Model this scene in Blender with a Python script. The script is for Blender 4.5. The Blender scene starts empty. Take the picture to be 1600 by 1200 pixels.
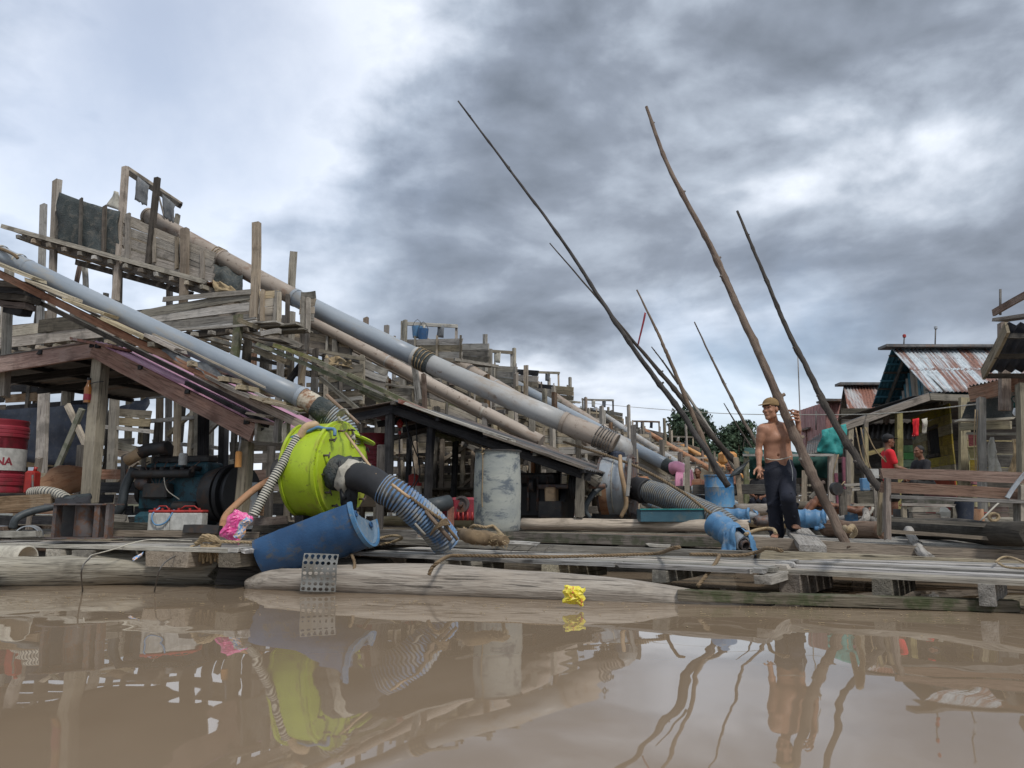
import bpy, math, random
import numpy as np
from mathutils import Vector, Matrix, noise
R = math.radians
rnd = random.Random(7)
S = bpy.context.scene
COL = S.collection

# ------------------------------------------------------------ camera
CAM_H = 0.68
PITCH = math.atan(190 / 1200)
cam = bpy.data.cameras.new('camera'); cam.lens = 27.0; cam.sensor_width = 36
cam.clip_start = 0.05; cam.clip_end = 3000
co = bpy.data.objects.new('camera', cam); COL.objects.link(co)
co.location = (0, 0, CAM_H); co.rotation_euler = (math.pi / 2 + PITCH, 0, 0)
S.camera = co
S.view_settings.view_transform = 'Standard'; S.view_settings.look = 'None'
S.view_settings.gamma = 1; S.view_settings.use_curve_mapping = False
S.view_settings.exposure = 0.62

def ray(px, py):
    x = (px - 800) / 1200; v = (600 - py) / 1200
    c, s = math.cos(PITCH), math.sin(PITCH)
    return Vector((x, c - v * s, s + v * c))
def W(px, py, Y):                       # point seen at a pixel at distance Y
    d = ray(px, py); return Vector((0, 0, CAM_H)) + d * (Y / d.y)
def G(px, py, z):                       # point at height z
    d = ray(px, py); return Vector((0, 0, CAM_H)) + d * ((z - CAM_H) / d.z)
AX = Vector((-0.945, 0.33, 0)).normalized()     # long axis of the rafts (to the left and back)
CX = Vector((0.33, 0.945, 0)).normalized()      # across the rafts (away)
def plane(x, y, d=AX): return (Vector((x, y, 0)), Vector((d.x, d.y, 0)).normalized())
def P_(px, py, pl, off=0.0):            # point on a vertical plane
    o, d = pl; n = Vector((-d.y, d.x, 0))
    if n.y < 0: n = -n
    o = o + n * off
    r = ray(px, py); return Vector((0, 0, CAM_H)) + r * (o.dot(n) / r.dot(n))

# ------------------------------------------------------------ world
SUN_EL, SUN_AZ = R(52), R(150)          # azimuth clockwise from +Y
w = bpy.data.worlds.new('World'); S.world = w; w.use_nodes = True
nt = w.node_tree; nt.nodes.clear()
def N(t, **k):
    n = nt.nodes.new(t)
    for a, b in k.items(): setattr(n, a, b)
    return n
def mth(op, a, b=None, c=None, clamp=False):
    n = N('ShaderNodeMath', operation=op); n.use_clamp = clamp
    for i, v in enumerate((a, b, c)):
        if v is None: continue
        if isinstance(v, (int, float)): n.inputs[i].default_value = v
        else: nt.links.new(v, n.inputs[i])
    return n.outputs[0]
def vm(op, a, b=None, s=None):
    n = N('ShaderNodeVectorMath', operation=op)
    for i, v in enumerate((a, b)):
        if v is None: continue
        if isinstance(v, (tuple, Vector)): n.inputs[i].default_value = tuple(v)
        else: nt.links.new(v, n.inputs[i])
    if s is not None:
        if isinstance(s, (int, float)): n.inputs['Scale'].default_value = s
        else: nt.links.new(s, n.inputs['Scale'])
    return n.outputs['Value'] if op == 'DOT_PRODUCT' else n.outputs[0]
tc = N('ShaderNodeTexCoord').outputs['Generated']
sep = N('ShaderNodeSeparateXYZ'); nt.links.new(tc, sep.inputs[0])
zc = mth('ADD', mth('MAXIMUM', sep.outputs[2], 0.0), 0.13)
pv = N('ShaderNodeCombineXYZ')
nt.links.new(mth('DIVIDE', sep.outputs[0], zc), pv.inputs[0]); nt.links.new(mth('DIVIDE', sep.outputs[1], zc), pv.inputs[1])
def nz(vec, sc, det, ro=.5, dist=0.0, off=(0, 0, 0)):
    n = N('ShaderNodeTexNoise'); n.inputs['Scale'].default_value = sc; n.inputs['Detail'].default_value = det
    n.inputs['Roughness'].default_value = ro; n.inputs['Distortion'].default_value = dist
    nt.links.new(vm('ADD', vec, off), n.inputs['Vector']); return n
zs = mth('POWER', mth('ADD', mth('MAXIMUM', sep.outputs[2], 0.0), .04), .72)       # flatter banks towards the horizon
cq = N('ShaderNodeCombineXYZ'); nt.links.new(sep.outputs[0], cq.inputs[0]); nt.links.new(sep.outputs[1], cq.inputs[1]); nt.links.new(mth('MULTIPLY', zs, 2.1), cq.inputs[2]); dq = cq.outputs[0]
o1 = (3.3, 1.2, 0.4); o2 = (9.1, 4.2, 3)
n0 = nz(dq, 1.25, 6, .5, .1, (5.1, 2.2, 7.7))
n1 = nz(dq, 2.5, 13, .49, .2, o1); n1u = nz(dq, 2.5, 13, .49, .2, (o1[0] - .03, o1[1], o1[2] + .075))
n2 = nz(dq, 6.2, 8, .5, .3, o2); n2u = nz(dq, 6.2, 8, .5, .3, (o2[0] - .01, o2[1], o2[2] + .03))
n3 = nz(tc, 3.2, 7, .6, 0, (1.7, 5.2, 2.2))
wd = vm('SCALE', vm('SUBTRACT', n3.outputs['Color'], (.5, .5, .5)), None, .42)
dw = vm('NORMALIZE', vm('ADD', tc, wd))
val = mth('MULTIPLY_ADD', mth('SUBTRACT', .5, n1.outputs[0]), 1.25, .61)
val = mth('MULTIPLY_ADD', mth('SUBTRACT', n0.outputs[0], .5), .7, val)
val = mth('MULTIPLY_ADD', mth('SUBTRACT', n1.outputs[0], n1u.outputs[0]), 2.3, val)
val = mth('MULTIPLY_ADD', mth('SUBTRACT', n2.outputs[0], n2u.outputs[0]), .75, val)
val = mth('MULTIPLY_ADD', mth('SUBTRACT', .5, n2.outputs[0]), .35, val)
# broad masses of the overcast: (pixel direction, tightness, weight)
for px, py, k, wt in ((60, 60, 16, .20), (250, 90, 40, .06), (520, 70, 60, .24), (420, 190, 60, .24), (150, 200, 120, .16), (1480, 320, 110, .25), (1320, 290, 200, .10), (1200, 90, 26, -.20), (1480, 130, 40, -.16), (900, 110, 70, -.10),
                      (820, 280, 50, -.15), (660, 260, 80, -.08), (500, 430, 100, -.06), (700, 430, 90, -.10), (1010, 500, 200, -.05), (120, 330, 60, .16), (300, 300, 90, .10), (860, 540, 260, -.14), (860, 610, 320, .22), (1050, 560, 400, .10), (1180, 580, 300, .10)):
    d = ray(px, py).normalized()
    e = mth('EXPONENT', mth('MULTIPLY', mth('SUBTRACT', 1.0, vm('DOT_PRODUCT', dw, d)), -float(k)))
    val = mth('MULTIPLY_ADD', e, wt, val)
cr = N('ShaderNodeValToRGB'); nt.links.new(mth('MAXIMUM', val, 0), cr.inputs[0])
E = cr.color_ramp.elements; E[0].position = 0.0; E[0].color = (.12, .15, .20, 1); E[1].position = 1.0; E[1].color = (.84, .88, .95, 1)
for p, c in ((.2, (.155, .18, .22, 1)), (.42, (.24, .275, .335, 1)), (.6, (.38, .43, .505, 1)), (.8, (.62, .67, .75, 1))):
    e = E.new(p); e.color = c
sky = N('ShaderNodeTexSky'); sky.sky_type = 'NISHITA'; sky.sun_disc = False
sky.sun_elevation = SUN_EL; sky.sun_rotation = SUN_AZ; sky.air_density = 1.0; sky.dust_density = 2.0
b1 = N('ShaderNodeBackground'); nt.links.new(sky.outputs[0], b1.inputs[0]); b1.inputs[1].default_value = .11
b2 = N('ShaderNodeBackground'); nt.links.new(cr.outputs[0], b2.inputs[0]); b2.inputs[1].default_value = .86
# thin cover lets some blue through where the deck of cloud is open
dt = ray(230, 90).normalized(); dh = ray(1170, 640).normalized()
e1 = mth('EXPONENT', mth('MULTIPLY', mth('SUBTRACT', 1.0, vm('DOT_PRODUCT', dw, dt)), -26.0))
e2 = mth('EXPONENT', mth('MULTIPLY', mth('SUBTRACT', 1.0, vm('DOT_PRODUCT', dw, dh)), -160.0))
cov = mth('SUBTRACT', 1.0, mth('ADD', mth('MULTIPLY', e1, .65), mth('MULTIPLY', e2, .5)), None, True)
mx = N('ShaderNodeMixShader'); nt.links.new(cov, mx.inputs[0]); nt.links.new(b1.outputs[0], mx.inputs[1]); nt.links.new(b2.outputs[0], mx.inputs[2])
wo = N('ShaderNodeOutputWorld'); nt.links.new(mx.outputs[0], wo.inputs[0])
w.cycles.sampling_method = 'MANUAL'; w.cycles.sample_map_resolution = 512

sl = bpy.data.lights.new('sun', 'SUN'); sl.energy = 1.5; sl.angle = R(11); sl.color = (1, .96, .9)
so = bpy.data.objects.new('sun', sl); COL.objects.link(so)
sd = Vector((math.sin(SUN_AZ) * math.cos(SUN_EL), math.cos(SUN_AZ) * math.cos(SUN_EL), math.sin(SUN_EL)))
so.rotation_euler = sd.to_track_quat('Z', 'Y').to_euler()

# ------------------------------------------------------------ materials
def newmat(name):
    global nt
    m = bpy.data.materials.new(name); m.use_nodes = True; nt = m.node_tree
    b = nt.nodes['Principled BSDF']; return m, b
def mixc(f, a, b, mode='MIX'):
    n = N('ShaderNodeMix', data_type='RGBA', blend_type=mode)
    for i, v in ((0, f), (6, a), (7, b)):
        if isinstance(v, (int, float)): n.inputs[i].default_value = v
        elif isinstance(v, tuple): n.inputs[i].default_value = (v[0], v[1], v[2], 1)
        else: nt.links.new(v, n.inputs[i])
    return n.outputs[2]
def ramp(f, p0, p1, inv=False):
    n = N('ShaderNodeMapRange'); n.interpolation_type = 'SMOOTHSTEP'
    nt.links.new(f, n.inputs[0]); n.inputs[1].default_value = p0; n.inputs[2].default_value = p1
    if inv: n.inputs[3].default_value = 1; n.inputs[4].default_value = 0
    return n.outputs[0]
def mapping(src, sc, off=None):
    v = vm('MULTIPLY', src, sc)
    return v
def coords():
    t = N('ShaderNodeTexCoord').outputs['Object']
    r = N('ShaderNodeObjectInfo').outputs['Random']
    o = N('ShaderNodeCombineXYZ'); nt.links.new(mth('MULTIPLY', r, 37.0), o.inputs[0]); nt.links.new(mth('MULTIPLY', r, 91.0), o.inputs[1])
    return vm('ADD', t, o.outputs[0]), r
def tex(vec, sc, det=4, ro=.55, dist=0):
    n = N('ShaderNodeTexNoise'); n.inputs['Scale'].default_value = sc; n.inputs['Detail'].default_value = det
    n.inputs['Roughness'].default_value = ro; n.inputs['Distortion'].default_value = dist
    nt.links.new(vec, n.inputs['Vector']); return n.outputs[0]
def bump(b, h, dist, st=1.0):
    n = N('ShaderNodeBump'); n.inputs['Strength'].default_value = st; n.inputs['Distance'].default_value = dist
    nt.links.new(h, n.inputs['Height']); nt.links.new(n.outputs[0], b.inputs['Normal'])
def setc(b, c): nt.links.new(c, b.inputs['Base Color'])
def wood(name, c1, c2, mud=(.36, .31, .24), mudamt=.35, dark=.35, var=.7, rough=.9, moss=None):
    m, b = newmat(name); v, r = coords()
    g = tex(vm('MULTIPLY', v, (1.6, 26, 26)), 1.0, 6, .62, .6)
    f = tex(vm('MULTIPLY', v, (5, 90, 90)), 1.0, 3, .6)
    c = mixc(ramp(g, .3, .7), c1, c2)
    c = mixc(mth('MULTIPLY', ramp(f, .50, .64), dark), c, tuple(x * .25 for x in c1))
    cr_ = tex(vm('MULTIPLY', v, (.9, 34, 34)), 1.0, 2, .5, 1.2); c = mixc(mth('MULTIPLY', ramp(cr_, .62, .68), .75), c, tuple(x * .15 for x in c1))
    p = tex(v, 3.1, 6, .65)
    c = mixc(mth('MULTIPLY', ramp(p, .48, .60), mudamt), c, mud)
    p2 = tex(v, 1.7, 5, .6)
    c = mixc(mth('MULTIPLY', ramp(p2, .34, .46, True), .6), c, tuple(x * .36 for x in c1))
    if moss: c = mixc(mth('MULTIPLY', ramp(tex(v, 6.0, 5, .7), .42, .6), .8), c, moss)
    h = N('ShaderNodeHueSaturation'); nt.links.new(c, h.inputs['Color'])
    nt.links.new(mth('MULTIPLY_ADD', r, var, 1 - var / 2), h.inputs['Value'])
    r2 = mth('FRACT', mth('MULTIPLY', r, 17.3)); nt.links.new(mth('MULTIPLY_ADD', r2, .8, .5), h.inputs['Saturation'])
    r3 = mth('FRACT', mth('MULTIPLY', r, 53.1)); nt.links.new(mth('MULTIPLY_ADD', r3, .03, .485), h.inputs['Hue'])
    setc(b, h.outputs[0]); b.inputs['Roughness'].default_value = rough; b.inputs['Specular IOR Level'].default_value = .25
    bump(b, mth('ADD', mth('MULTIPLY', g, .7), mth('MULTIPLY', f, .5)), .014, 1.0)
    return m
def paint(name, c1, c2, c3=None, amt=.6, th=(.5, .62), sc=4.0, st=(1, 1, 1), rough=.55, metal=0.0, bmp=.002, var=.15, spec=.4, c4=None):
    m, b = newmat(name); v, r = coords(); vs = vm('MULTIPLY', v, st)
    a = tex(vs, sc, 6, .6); c = mixc(ramp(a, .3, .7), c1, c2)
    p = tex(vs, sc * 1.9, 7, .7, .3)
    if c3: c = mixc(mth('MULTIPLY', ramp(p, *th), amt), c, c3)
    if c4: c = mixc(mth('MULTIPLY', ramp(tex(v, sc * 5, 4, .7), .58, .68), .8), c, c4)
    h = N('ShaderNodeHueSaturation'); nt.links.new(c, h.inputs['Color']); nt.links.new(mth('MULTIPLY_ADD', r, var, 1 - var / 2), h.inputs['Value'])
    setc(b, h.outputs[0]); b.inputs['Metallic'].default_value = metal; b.inputs['Specular IOR Level'].default_value = spec
    nt.links.new(mth('MULTIPLY_ADD', p, .3, rough - .15), b.inputs['Roughness'])
    bump(b, mth('ADD', p, tex(vs, sc * 14, 3, .6)), bmp)
    return m
def flat(name, c, rough=.6, metal=0.0, em=None):
    m, b = newmat(name); b.inputs['Base Color'].default_value = (*c, 1); b.inputs['Roughness'].default_value = rough; b.inputs['Metallic'].default_value = metal
    v, r = coords(); c2 = mixc(ramp(tex(v, 14, 5, .65), .35, .65), tuple(x * .72 for x in c), c); setc(b, c2)
    return m
M = {}
M['grey'] = wood('weathered_wood', (.20, .175, .14), (.31, .275, .225))
M['grey2'] = wood('weathered_wood_dry', (.27, .25, .215), (.41, .385, .34), (.42, .39, .33), .3)
M['mud'] = wood('mud_caked_wood', (.26, .22, .165), (.37, .315, .24), (.42, .36, .27), .6, .3)
M['tan'] = wood('pale_sawn_wood', (.34, .28, .19), (.46, .39, .28), (.4, .34, .26), .3)
M['dark'] = wood('dark_wet_wood', (.07, .062, .052), (.13, .115, .095), (.24, .21, .17), .22)
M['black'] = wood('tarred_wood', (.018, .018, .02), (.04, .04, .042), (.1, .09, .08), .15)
M['red'] = wood('red_brown_board', (.25, .155, .115), (.36, .24, .18), (.4, .33, .27), .2, .5, .3)
M['brown'] = wood('brown_timber', (.15, .095, .065), (.24, .165, .12), (.36, .3, .24), .3)
M['moss'] = wood('mossy_wood', (.17, .16, .10), (.27, .25, .16), (.3, .26, .19), .25, .3, .4, .9, (.10, .12, .045))
M['mosslow'] = wood('mossy_wet_beam', (.10, .085, .062), (.18, .155, .12), (.22, .19, .14), .3, .4, .3, .9, (.052, .066, .028))
M['log'] = wood('log_grey', (.25, .225, .19), (.40, .37, .32), (.36, .32, .26), .3, .45, .3)
M['deck'] = wood('deck_plank', (.29, .27, .245), (.45, .43, .4), (.4, .37, .32), .3, .5, .45)
M['bench'] = wood('bench_board', (.17, .12, .09), (.27, .2, .155), (.3, .25, .2), .2, .4, .25)
M['pole'] = wood('pole_bark', (.12, .09, .07), (.21, .165, .13), (.27, .22, .17), .3, .4, .2)
M['poledark'] = wood('pole_dark_bark', (.045, .038, .034), (.09, .075, .065), (.14, .12, .1), .2, .4, .2)
M['yellow'] = wood('yellow_painted_board', (.30, .25, .08), (.40, .33, .12), (.2, .16, .09), .6, .4, .2)
M['redpaint'] = wood('red_painted_board', (.28, .045, .04), (.36, .07, .06), (.16, .07, .05), .4, .4, .2)
M['greenpaint'] = wood('green_painted_board', (.18, .42, .18), (.26, .52, .25), (.2, .3, .15), .2, .4, .2)
M['pvc'] = paint('grey_pvc_pipe', (.21, .245, .285), (.29, .325, .36), (.30, .27, .22), .6, (.50, .68), 1.6, (.5, 1.6, 1.6), .38, 0, .001)
M['pvcmud'] = paint('muddy_pipe', (.30, .25, .205), (.40, .34, .285), (.22, .14, .095), .8, (.52, .64), 1.4, (.5, 1.3, 1.3), .55, 0, .002, c4=(.12, .08, .06))
M['pvcpale'] = paint('pale_pipe', (.33, .335, .33), (.45, .45, .44), (.30, .24, .18), .75, (.47, .66), .9, (.5, 1.3, 1.3), .45, 0, .0015, c4=(.2, .15, .12))
M['rustpipe'] = paint('rust_pipe', (.34, .15, .07), (.42, .25, .15), (.16, .07, .04), .8, (.48, .66), 2.5, (.6, 2, 2), .8, 0, .004)
M['orange'] = paint('orange_pipe', (.55, .24, .06), (.6, .32, .12), (.3, .14, .06), .6, (.5, .65), 2.5, (.6, 2, 2), .6)
M['pink'] = paint('pink_paint', (.52, .20, .31), (.6, .28, .38), (.3, .14, .14), .5, (.56, .7), 4, rough=.5)
M['green'] = paint('lime_paint', (.33, .46, .018), (.44, .58, .03), (.30, .25, .05), .75, (.50, .68), 2.4, (1.2, 1.2, .6), .42, 0, .002, .05, .5, (.16, .16, .03))
M['blue'] = paint('blue_plastic', (.024, .070, .16), (.036, .105, .23), (.12, .11, .08), .75, (.52, .7), 3.5, (1, 1.5, 1.5), .42, 0, .002)
M['bluelid'] = paint('blue_plastic_worn', (.11, .18, .26), (.18, .25, .32), (.35, .33, .28), .6, (.5, .7), 5, rough=.5)
M['bluebright'] = paint('bright_blue_plastic', (.06, .17, .32), (.11, .24, .40), (.28, .27, .24), .7, (.52, .7), 5, rough=.5)
M['drum'] = paint('grey_scuffed_drum', (.25, .27, .26), (.36, .37, .33), (.075, .095, .12), .85, (.49, .62), 2.6, (1.6, 1.6, .45), .6, 0, .002)
M['bluedrum'] = paint('faded_blue_drum', (.05, .20, .42), (.12, .30, .5), (.35, .33, .27), .8, (.46, .66), 2.4, (1, 1, 1.6), .55)
M['hose'] = paint('blue_grey_hose', (.15, .21, .28), (.26, .31, .35), (.40, .36, .28), .8, (.44, .6), 5, rough=.5, spec=.3)
M['hoseblue'] = paint('ribbed_blue_hose', (.07, .17, .36), (.16, .26, .40), (.38, .35, .28), .85, (.44, .62), 3.2, rough=.5, spec=.3)
M['hosedark'] = flat('dark_hose', (.05, .06, .065), .55)
M['hosepale'] = paint('pale_hose', (.40, .38, .32), (.5, .47, .4), (.2, .18, .15), .5, rough=.6)
M['hosetan'] = paint('tan_hose', (.42, .28, .16), (.5, .36, .22), (.25, .18, .12), .5, rough=.6)
M['rubber'] = flat('black_rubber', (.018, .018, .02), .6)
M['cloth'] = paint('grey_cloth', (.12, .13, .14), (.2, .21, .22), (.3, .28, .25), .4, rough=.95, bmp=.006)
M['tarp'] = paint('dark_tarp', (.035, .045, .045), (.07, .08, .08), (.15, .14, .12), .5, (.5, .6), 3, rough=.8, bmp=.02)
M['tarpblue'] = paint('navy_tarp', (.018, .024, .04), (.035, .045, .07), (.1, .1, .1), .3, rough=.6)
M['teal'] = paint('teal_tarp', (.02, .22, .21), (.04, .30, .28), (.02, .1, .1), .6, rough=.7)
M['tarpgreen'] = paint('dark_green_tarp', (.012, .05, .04), (.02, .085, .07), (.01, .03, .03), .5, rough=.8)
M['steel'] = paint('rusty_steel', (.09, .08, .08), (.15, .13, .125), (.16, .075, .04), .8, (.48, .6), 6, rough=.6, metal=.35, bmp=.003)
M['iron'] = paint('dark_iron', (.035, .035, .037), (.07, .068, .065), (.12, .07, .045), .5, rough=.6, metal=.4)
M['galv'] = paint('galvanised_casing', (.30, .33, .36), (.42, .45, .47), (.26, .17, .12), .7, (.52, .66), 4, (1.5, 1.5, .7), .45, .3)
M['steelgrey'] = paint('dull_grey_sheet', (.11, .112, .108), (.17, .17, .16), (.1, .09, .07), .7, rough=.6)
M['groove'] = flat('shaded_mud_groove', (.115, .108, .095), .8)  # mud tone that also paints shade into the hose grooves for contrast
M['engine'] = paint('teal_engine_paint', (.012, .055, .075), (.025, .09, .115), (.02, .02, .02), .8, (.48, .6), 6, rough=.45, bmp=.004)
M['zinc'] = None
M['rope'] = flat('tan_rope', (.36, .27, .16), .9)
M['ropedark'] = flat('brown_rope', (.2, .14, .08), .9)
M['wire'] = flat('thin_wire', (.12, .11, .1), .6)
M['white'] = flat('white_plastic', (.48, .48, .45), .5)
M['redplastic'] = flat('red_plastic', (.36, .028, .022), .45)
M['scorched'] = paint('scorched_pipe_end', (.42, .37, .29), (.5, .45, .36), (.20, .09, .04), .9, (.44, .58), 5, rough=.7, bmp=.004, c4=(.04, .035, .03))
M['tealdark'] = paint('dull_teal_plastic', (.035, .095, .13), (.05, .125, .165), (.15, .15, .12), .4, rough=.5)
M['redcloth'] = paint('red_shirt', (.62, .02, .03), (.7, .03, .04), rough=.9)
M['drumred'] = paint('maroon_drum', (.20, .018, .03), (.26, .03, .045), (.1, .03, .03), .5, rough=.4)
M['pinkbag'] = paint('pink_wrapper', (.72, .06, .28), (.8, .12, .36), (.85, .5, .6), .5, (.55, .6), 20, rough=.25, spec=.6)
M['label'] = paint('printed_wrapper_panel', (.8, .8, .8), (.75, .35, .1), (.1, .3, .6), .9, (.5, .53), 22, rough=.3)
M['yellowwrap'] = paint('yellow_wrapper', (.75, .62, .04), (.8, .7, .08), (.6, .08, .06), .9, (.56, .59), 16, rough=.25, spec=.6, c4=(.05, .3, .08))
M['pinkroof'] = paint('pink_sheet_edge', (.38, .18, .27), (.48, .26, .36), (.3, .2, .2), .5, rough=.5)
M['skin'] = paint('tanned_skin', (.33, .165, .10), (.43, .22, .14), (.25, .11, .07), .5, (.46, .7), 9, rough=.55, bmp=.0008, var=.0)
M['skindark'] = paint('dark_skin', (.17, .075, .045), (.23, .105, .06), rough=.5, bmp=.0008)
M['navy'] = paint('navy_trousers', (.008, .010, .019), (.014, .017, .030), rough=.8, bmp=.004)
M['khaki'] = paint('khaki_cap', (.20, .13, .06), (.26, .17, .08), rough=.9)
M['hair'] = flat('black_hair', (.01, .009, .008), .7)
M['capblack'] = flat('black_cap', (.012, .012, .014), .8)
M['tealcloth'] = paint('turquoise_shorts', (.03, .30, .32), (.05, .36, .4), rough=.9)
M['blackcloth'] = paint('black_shirt', (.015, .015, .017), (.03, .03, .034), rough=.9)
M['plum'] = flat('plum_board', (.2, .06, .09), .7)
M['bulb'] = flat('bulb_glass', (.75, .78, .8), .2)
M['amber'] = flat('amber_bottle', (.30, .12, .03), .2)
M['dry'] = flat('dry_straw', (.38, .29, .17), .95)
M['leaf'] = None
def roofmat(name, base, base2, rust, amt, k=(.45, .6)):
    m, b = newmat(name); v, r = coords()
    c = mixc(ramp(tex(v, 5, 4), .35, .65), base, base2)
    s = tex(vm('MULTIPLY', v, (2.2, .13, .13)), 1.0, 5, .65, .1)
    s2 = tex(vm('MULTIPLY', v, (9, .5, .5)), 1.0, 5, .7, .1)
    f = ramp(mth('ADD', mth('MULTIPLY', s, .65), mth('MULTIPLY', s2, .35)), *k)
    rc = mixc(ramp(tex(v, 14, 5, .7), .35, .65), rust, tuple(x * .5 for x in rust))
    setc(b, mixc(mth('MULTIPLY', f, amt), c, rc)); b.inputs['Roughness'].default_value = .6; b.inputs['Metallic'].default_value = .15
    return m
M['zinc'] = roofmat('rusty_zinc_roof', (.38, .43, .46), (.52, .57, .6), (.26, .11, .07), .92, (.48, .56))
M['rustroof'] = roofmat('very_rusty_zinc', (.4, .4, .4), (.45, .45, .45), (.30, .12, .075), .95, (.38, .5))
M['tealroof'] = roofmat('teal_sheet', (.04, .13, .17), (.06, .18, .23), (.1, .08, .07), .5, (.5, .6))
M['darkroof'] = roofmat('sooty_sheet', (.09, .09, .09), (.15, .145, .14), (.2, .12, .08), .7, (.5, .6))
M['rustred'] = roofmat('dull_red_sheet', (.26, .12, .11), (.32, .16, .14), (.2, .08, .06), .8)

# ------------------------------------------------------------ object helpers
WMX = {}
def link(o, parent=None, mw=None):
    COL.objects.link(o); mw = mw or Matrix.Identity(4)
    if parent is not None:
        o.parent = parent; o.matrix_basis = WMX[parent].inverted() @ mw
    else: o.matrix_basis = mw
    WMX[o] = mw; return o
def tag(o, label=None, cat=None, group=None, kind=None):
    if label: o['label'] = label
    if cat: o['category'] = cat
    if group: o['group'] = group
    if kind: o['kind'] = kind
    return o
def thing(name, label, cat, loc, group=None):
    o = bpy.data.objects.new(name, None); o.empty_display_size = .2
    link(o, None, Matrix.Translation(Vector(loc))); return tag(o, label, cat, group)
def mobj(name, vs, fs, mat, parent=None, mw=None, smooth=False, mats=None, fm=None):
    me = bpy.data.meshes.new(name); me.from_pydata([tuple(v) for v in vs], [], fs)
    for m_ in (mats or [mat]): me.materials.append(M[m_] if isinstance(m_, str) else m_)
    if fm is not None: me.polygons.foreach_set('material_index', fm)
    if smooth: me.polygons.foreach_set('use_smooth', [True] * len(me.polygons))
    me.update(); o = bpy.data.objects.new(name, me); return link(o, parent, mw)
def frame(x, up, loc):
    x = x.normalized(); y = up.cross(x)
    if y.length < 1e-4: y = Vector((0, 1, 0)).cross(x)
    y.normalize(); z = x.cross(y)
    m = Matrix((x, y, z)).transposed().to_4x4(); m.translation = loc; return m
UP = Vector((0, 0, 1))
def board(name, p0, p1, w, t, mat, parent=None, up=UP, jit=.012, warp=.01, segs=3):
    """timber from p0 to p1; w along 'up', t across"""
    p0 = Vector(p0); p1 = Vector(p1); L = (p1 - p0).length; mw = frame(p1 - p0, up, p0)
    vs = []; fs = []; bw = rnd.uniform(-warp, warp); bt = rnd.uniform(-warp, warp)
    for i in range(segs + 1):
        u = i / segs; x = u * L; k = math.sin(u * math.pi)
        cy, cz = bt * k, bw * k
        for sy, sz in ((-1, -1), (1, -1), (1, 1), (-1, 1)):
            e = jit if i in (0, segs) else 0
            vs.append((x + rnd.uniform(-e, e) * 1.6, cy + sy * t / 2 * (1 + rnd.uniform(-.06, .06)), cz + sz * w / 2 * (1 + rnd.uniform(-.05, .05))))
    for i in range(segs):
        a = i * 4
        for j in range(4):
            b = (j + 1) % 4; fs.append((a + j, a + 4 + j, a + 4 + b, a + b))
    n = segs * 4; fs.append((0, 1, 2, 3)); fs.append((n + 3, n + 2, n + 1, n))
    return mobj(name, vs, [f[::-1] for f in fs], mat, parent, mw)
def box(name, c, sx, sy, sz, mat, parent=None, rot=0.0, bev=.0, ax=None):
    mw = Matrix.Translation(Vector(c)) @ Matrix.Rotation(rot, 4, 'Z')
    if ax is not None: mw = Matrix.Translation(Vector(c)) @ frame(ax, UP, Vector()).to_3x3().to_4x4()
    b = bev; vs = []; x, y, z = sx / 2, sy / 2, sz / 2
    if b <= 0:
        vs = [(i * x, j * y, k * z) for k in (-1, 1) for i, j in ((-1, -1), (1, -1), (1, 1), (-1, 1))]
        fs = [(3, 2, 1, 0), (4, 5, 6, 7)] + [(i, (i + 1) % 4, (i + 1) % 4 + 4, i + 4) for i in range(4)]
    else:
        rings = []
        for k, q in ((-z, b), (-z + b, 0), (z - b, 0), (z, b)):
            X, Y = x - q, y - q; c_ = b if q == 0 else b * .5
            rings.append([(-X + c_, -Y, k), (X - c_, -Y, k), (X, -Y + c_, k), (X, Y - c_, k), (X - c_, Y, k), (-X + c_, Y, k), (-X, Y - c_, k), (-X, -Y + c_, k)])
        vs = [v for r_ in rings for v in r_]; fs = [tuple(range(7, -1, -1)), tuple(range(24, 32))]
        for i in range(3):
            for j in range(8): a = i * 8 + j; b_ = i * 8 + (j + 1) % 8; fs.append((a, b_, b_ + 8, a + 8))
    return mobj(name, vs, fs, mat, parent, mw)
def cat(pts, n=8):
    P = [Vector(p) for p in pts]; P = [P[0] * 2 - P[1]] + P + [P[-1] * 2 - P[-2]]; out = []
    for i in range(1, len(P) - 2):
        a, b, c, d = P[i - 1:i + 3]
        for k in range(n):
            t = k / n; out.append(.5 * ((2 * b) + (c - a) * t + (2 * a - 5 * b + 4 * c - d) * t * t + (3 * b - a - 3 * c + d) * t ** 3))
    out.append(P[-2]); return out
def lerp_list(v, n):
    if isinstance(v, (int, float)): return [v] * n
    return [v[min(int(i / (n - 1) * (len(v) - 1)), len(v) - 2)] * (1 - (i / (n - 1) * (len(v) - 1) - min(int(i / (n - 1) * (len(v) - 1)), len(v) - 2))) +
            v[min(int(i / (n - 1) * (len(v) - 1)), len(v) - 2) + 1] * (i / (n - 1) * (len(v) - 1) - min(int(i / (n - 1) * (len(v) - 1)), len(v) - 2)) for i in range(n)]
def frames(P):
    T = [(P[min(i + 1, len(P) - 1)] - P[max(i - 1, 0)]).normalized() for i in range(len(P))]
    u = UP.cross(T[0]);
    if u.length < .05: u = Vector((1, 0, 0)).cross(T[0])
    u.normalize(); F = []
    for t in T:
        u = (u - t * u.dot(t)); u.normalize(); F.append((u, t.cross(u)))
    return F
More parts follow.
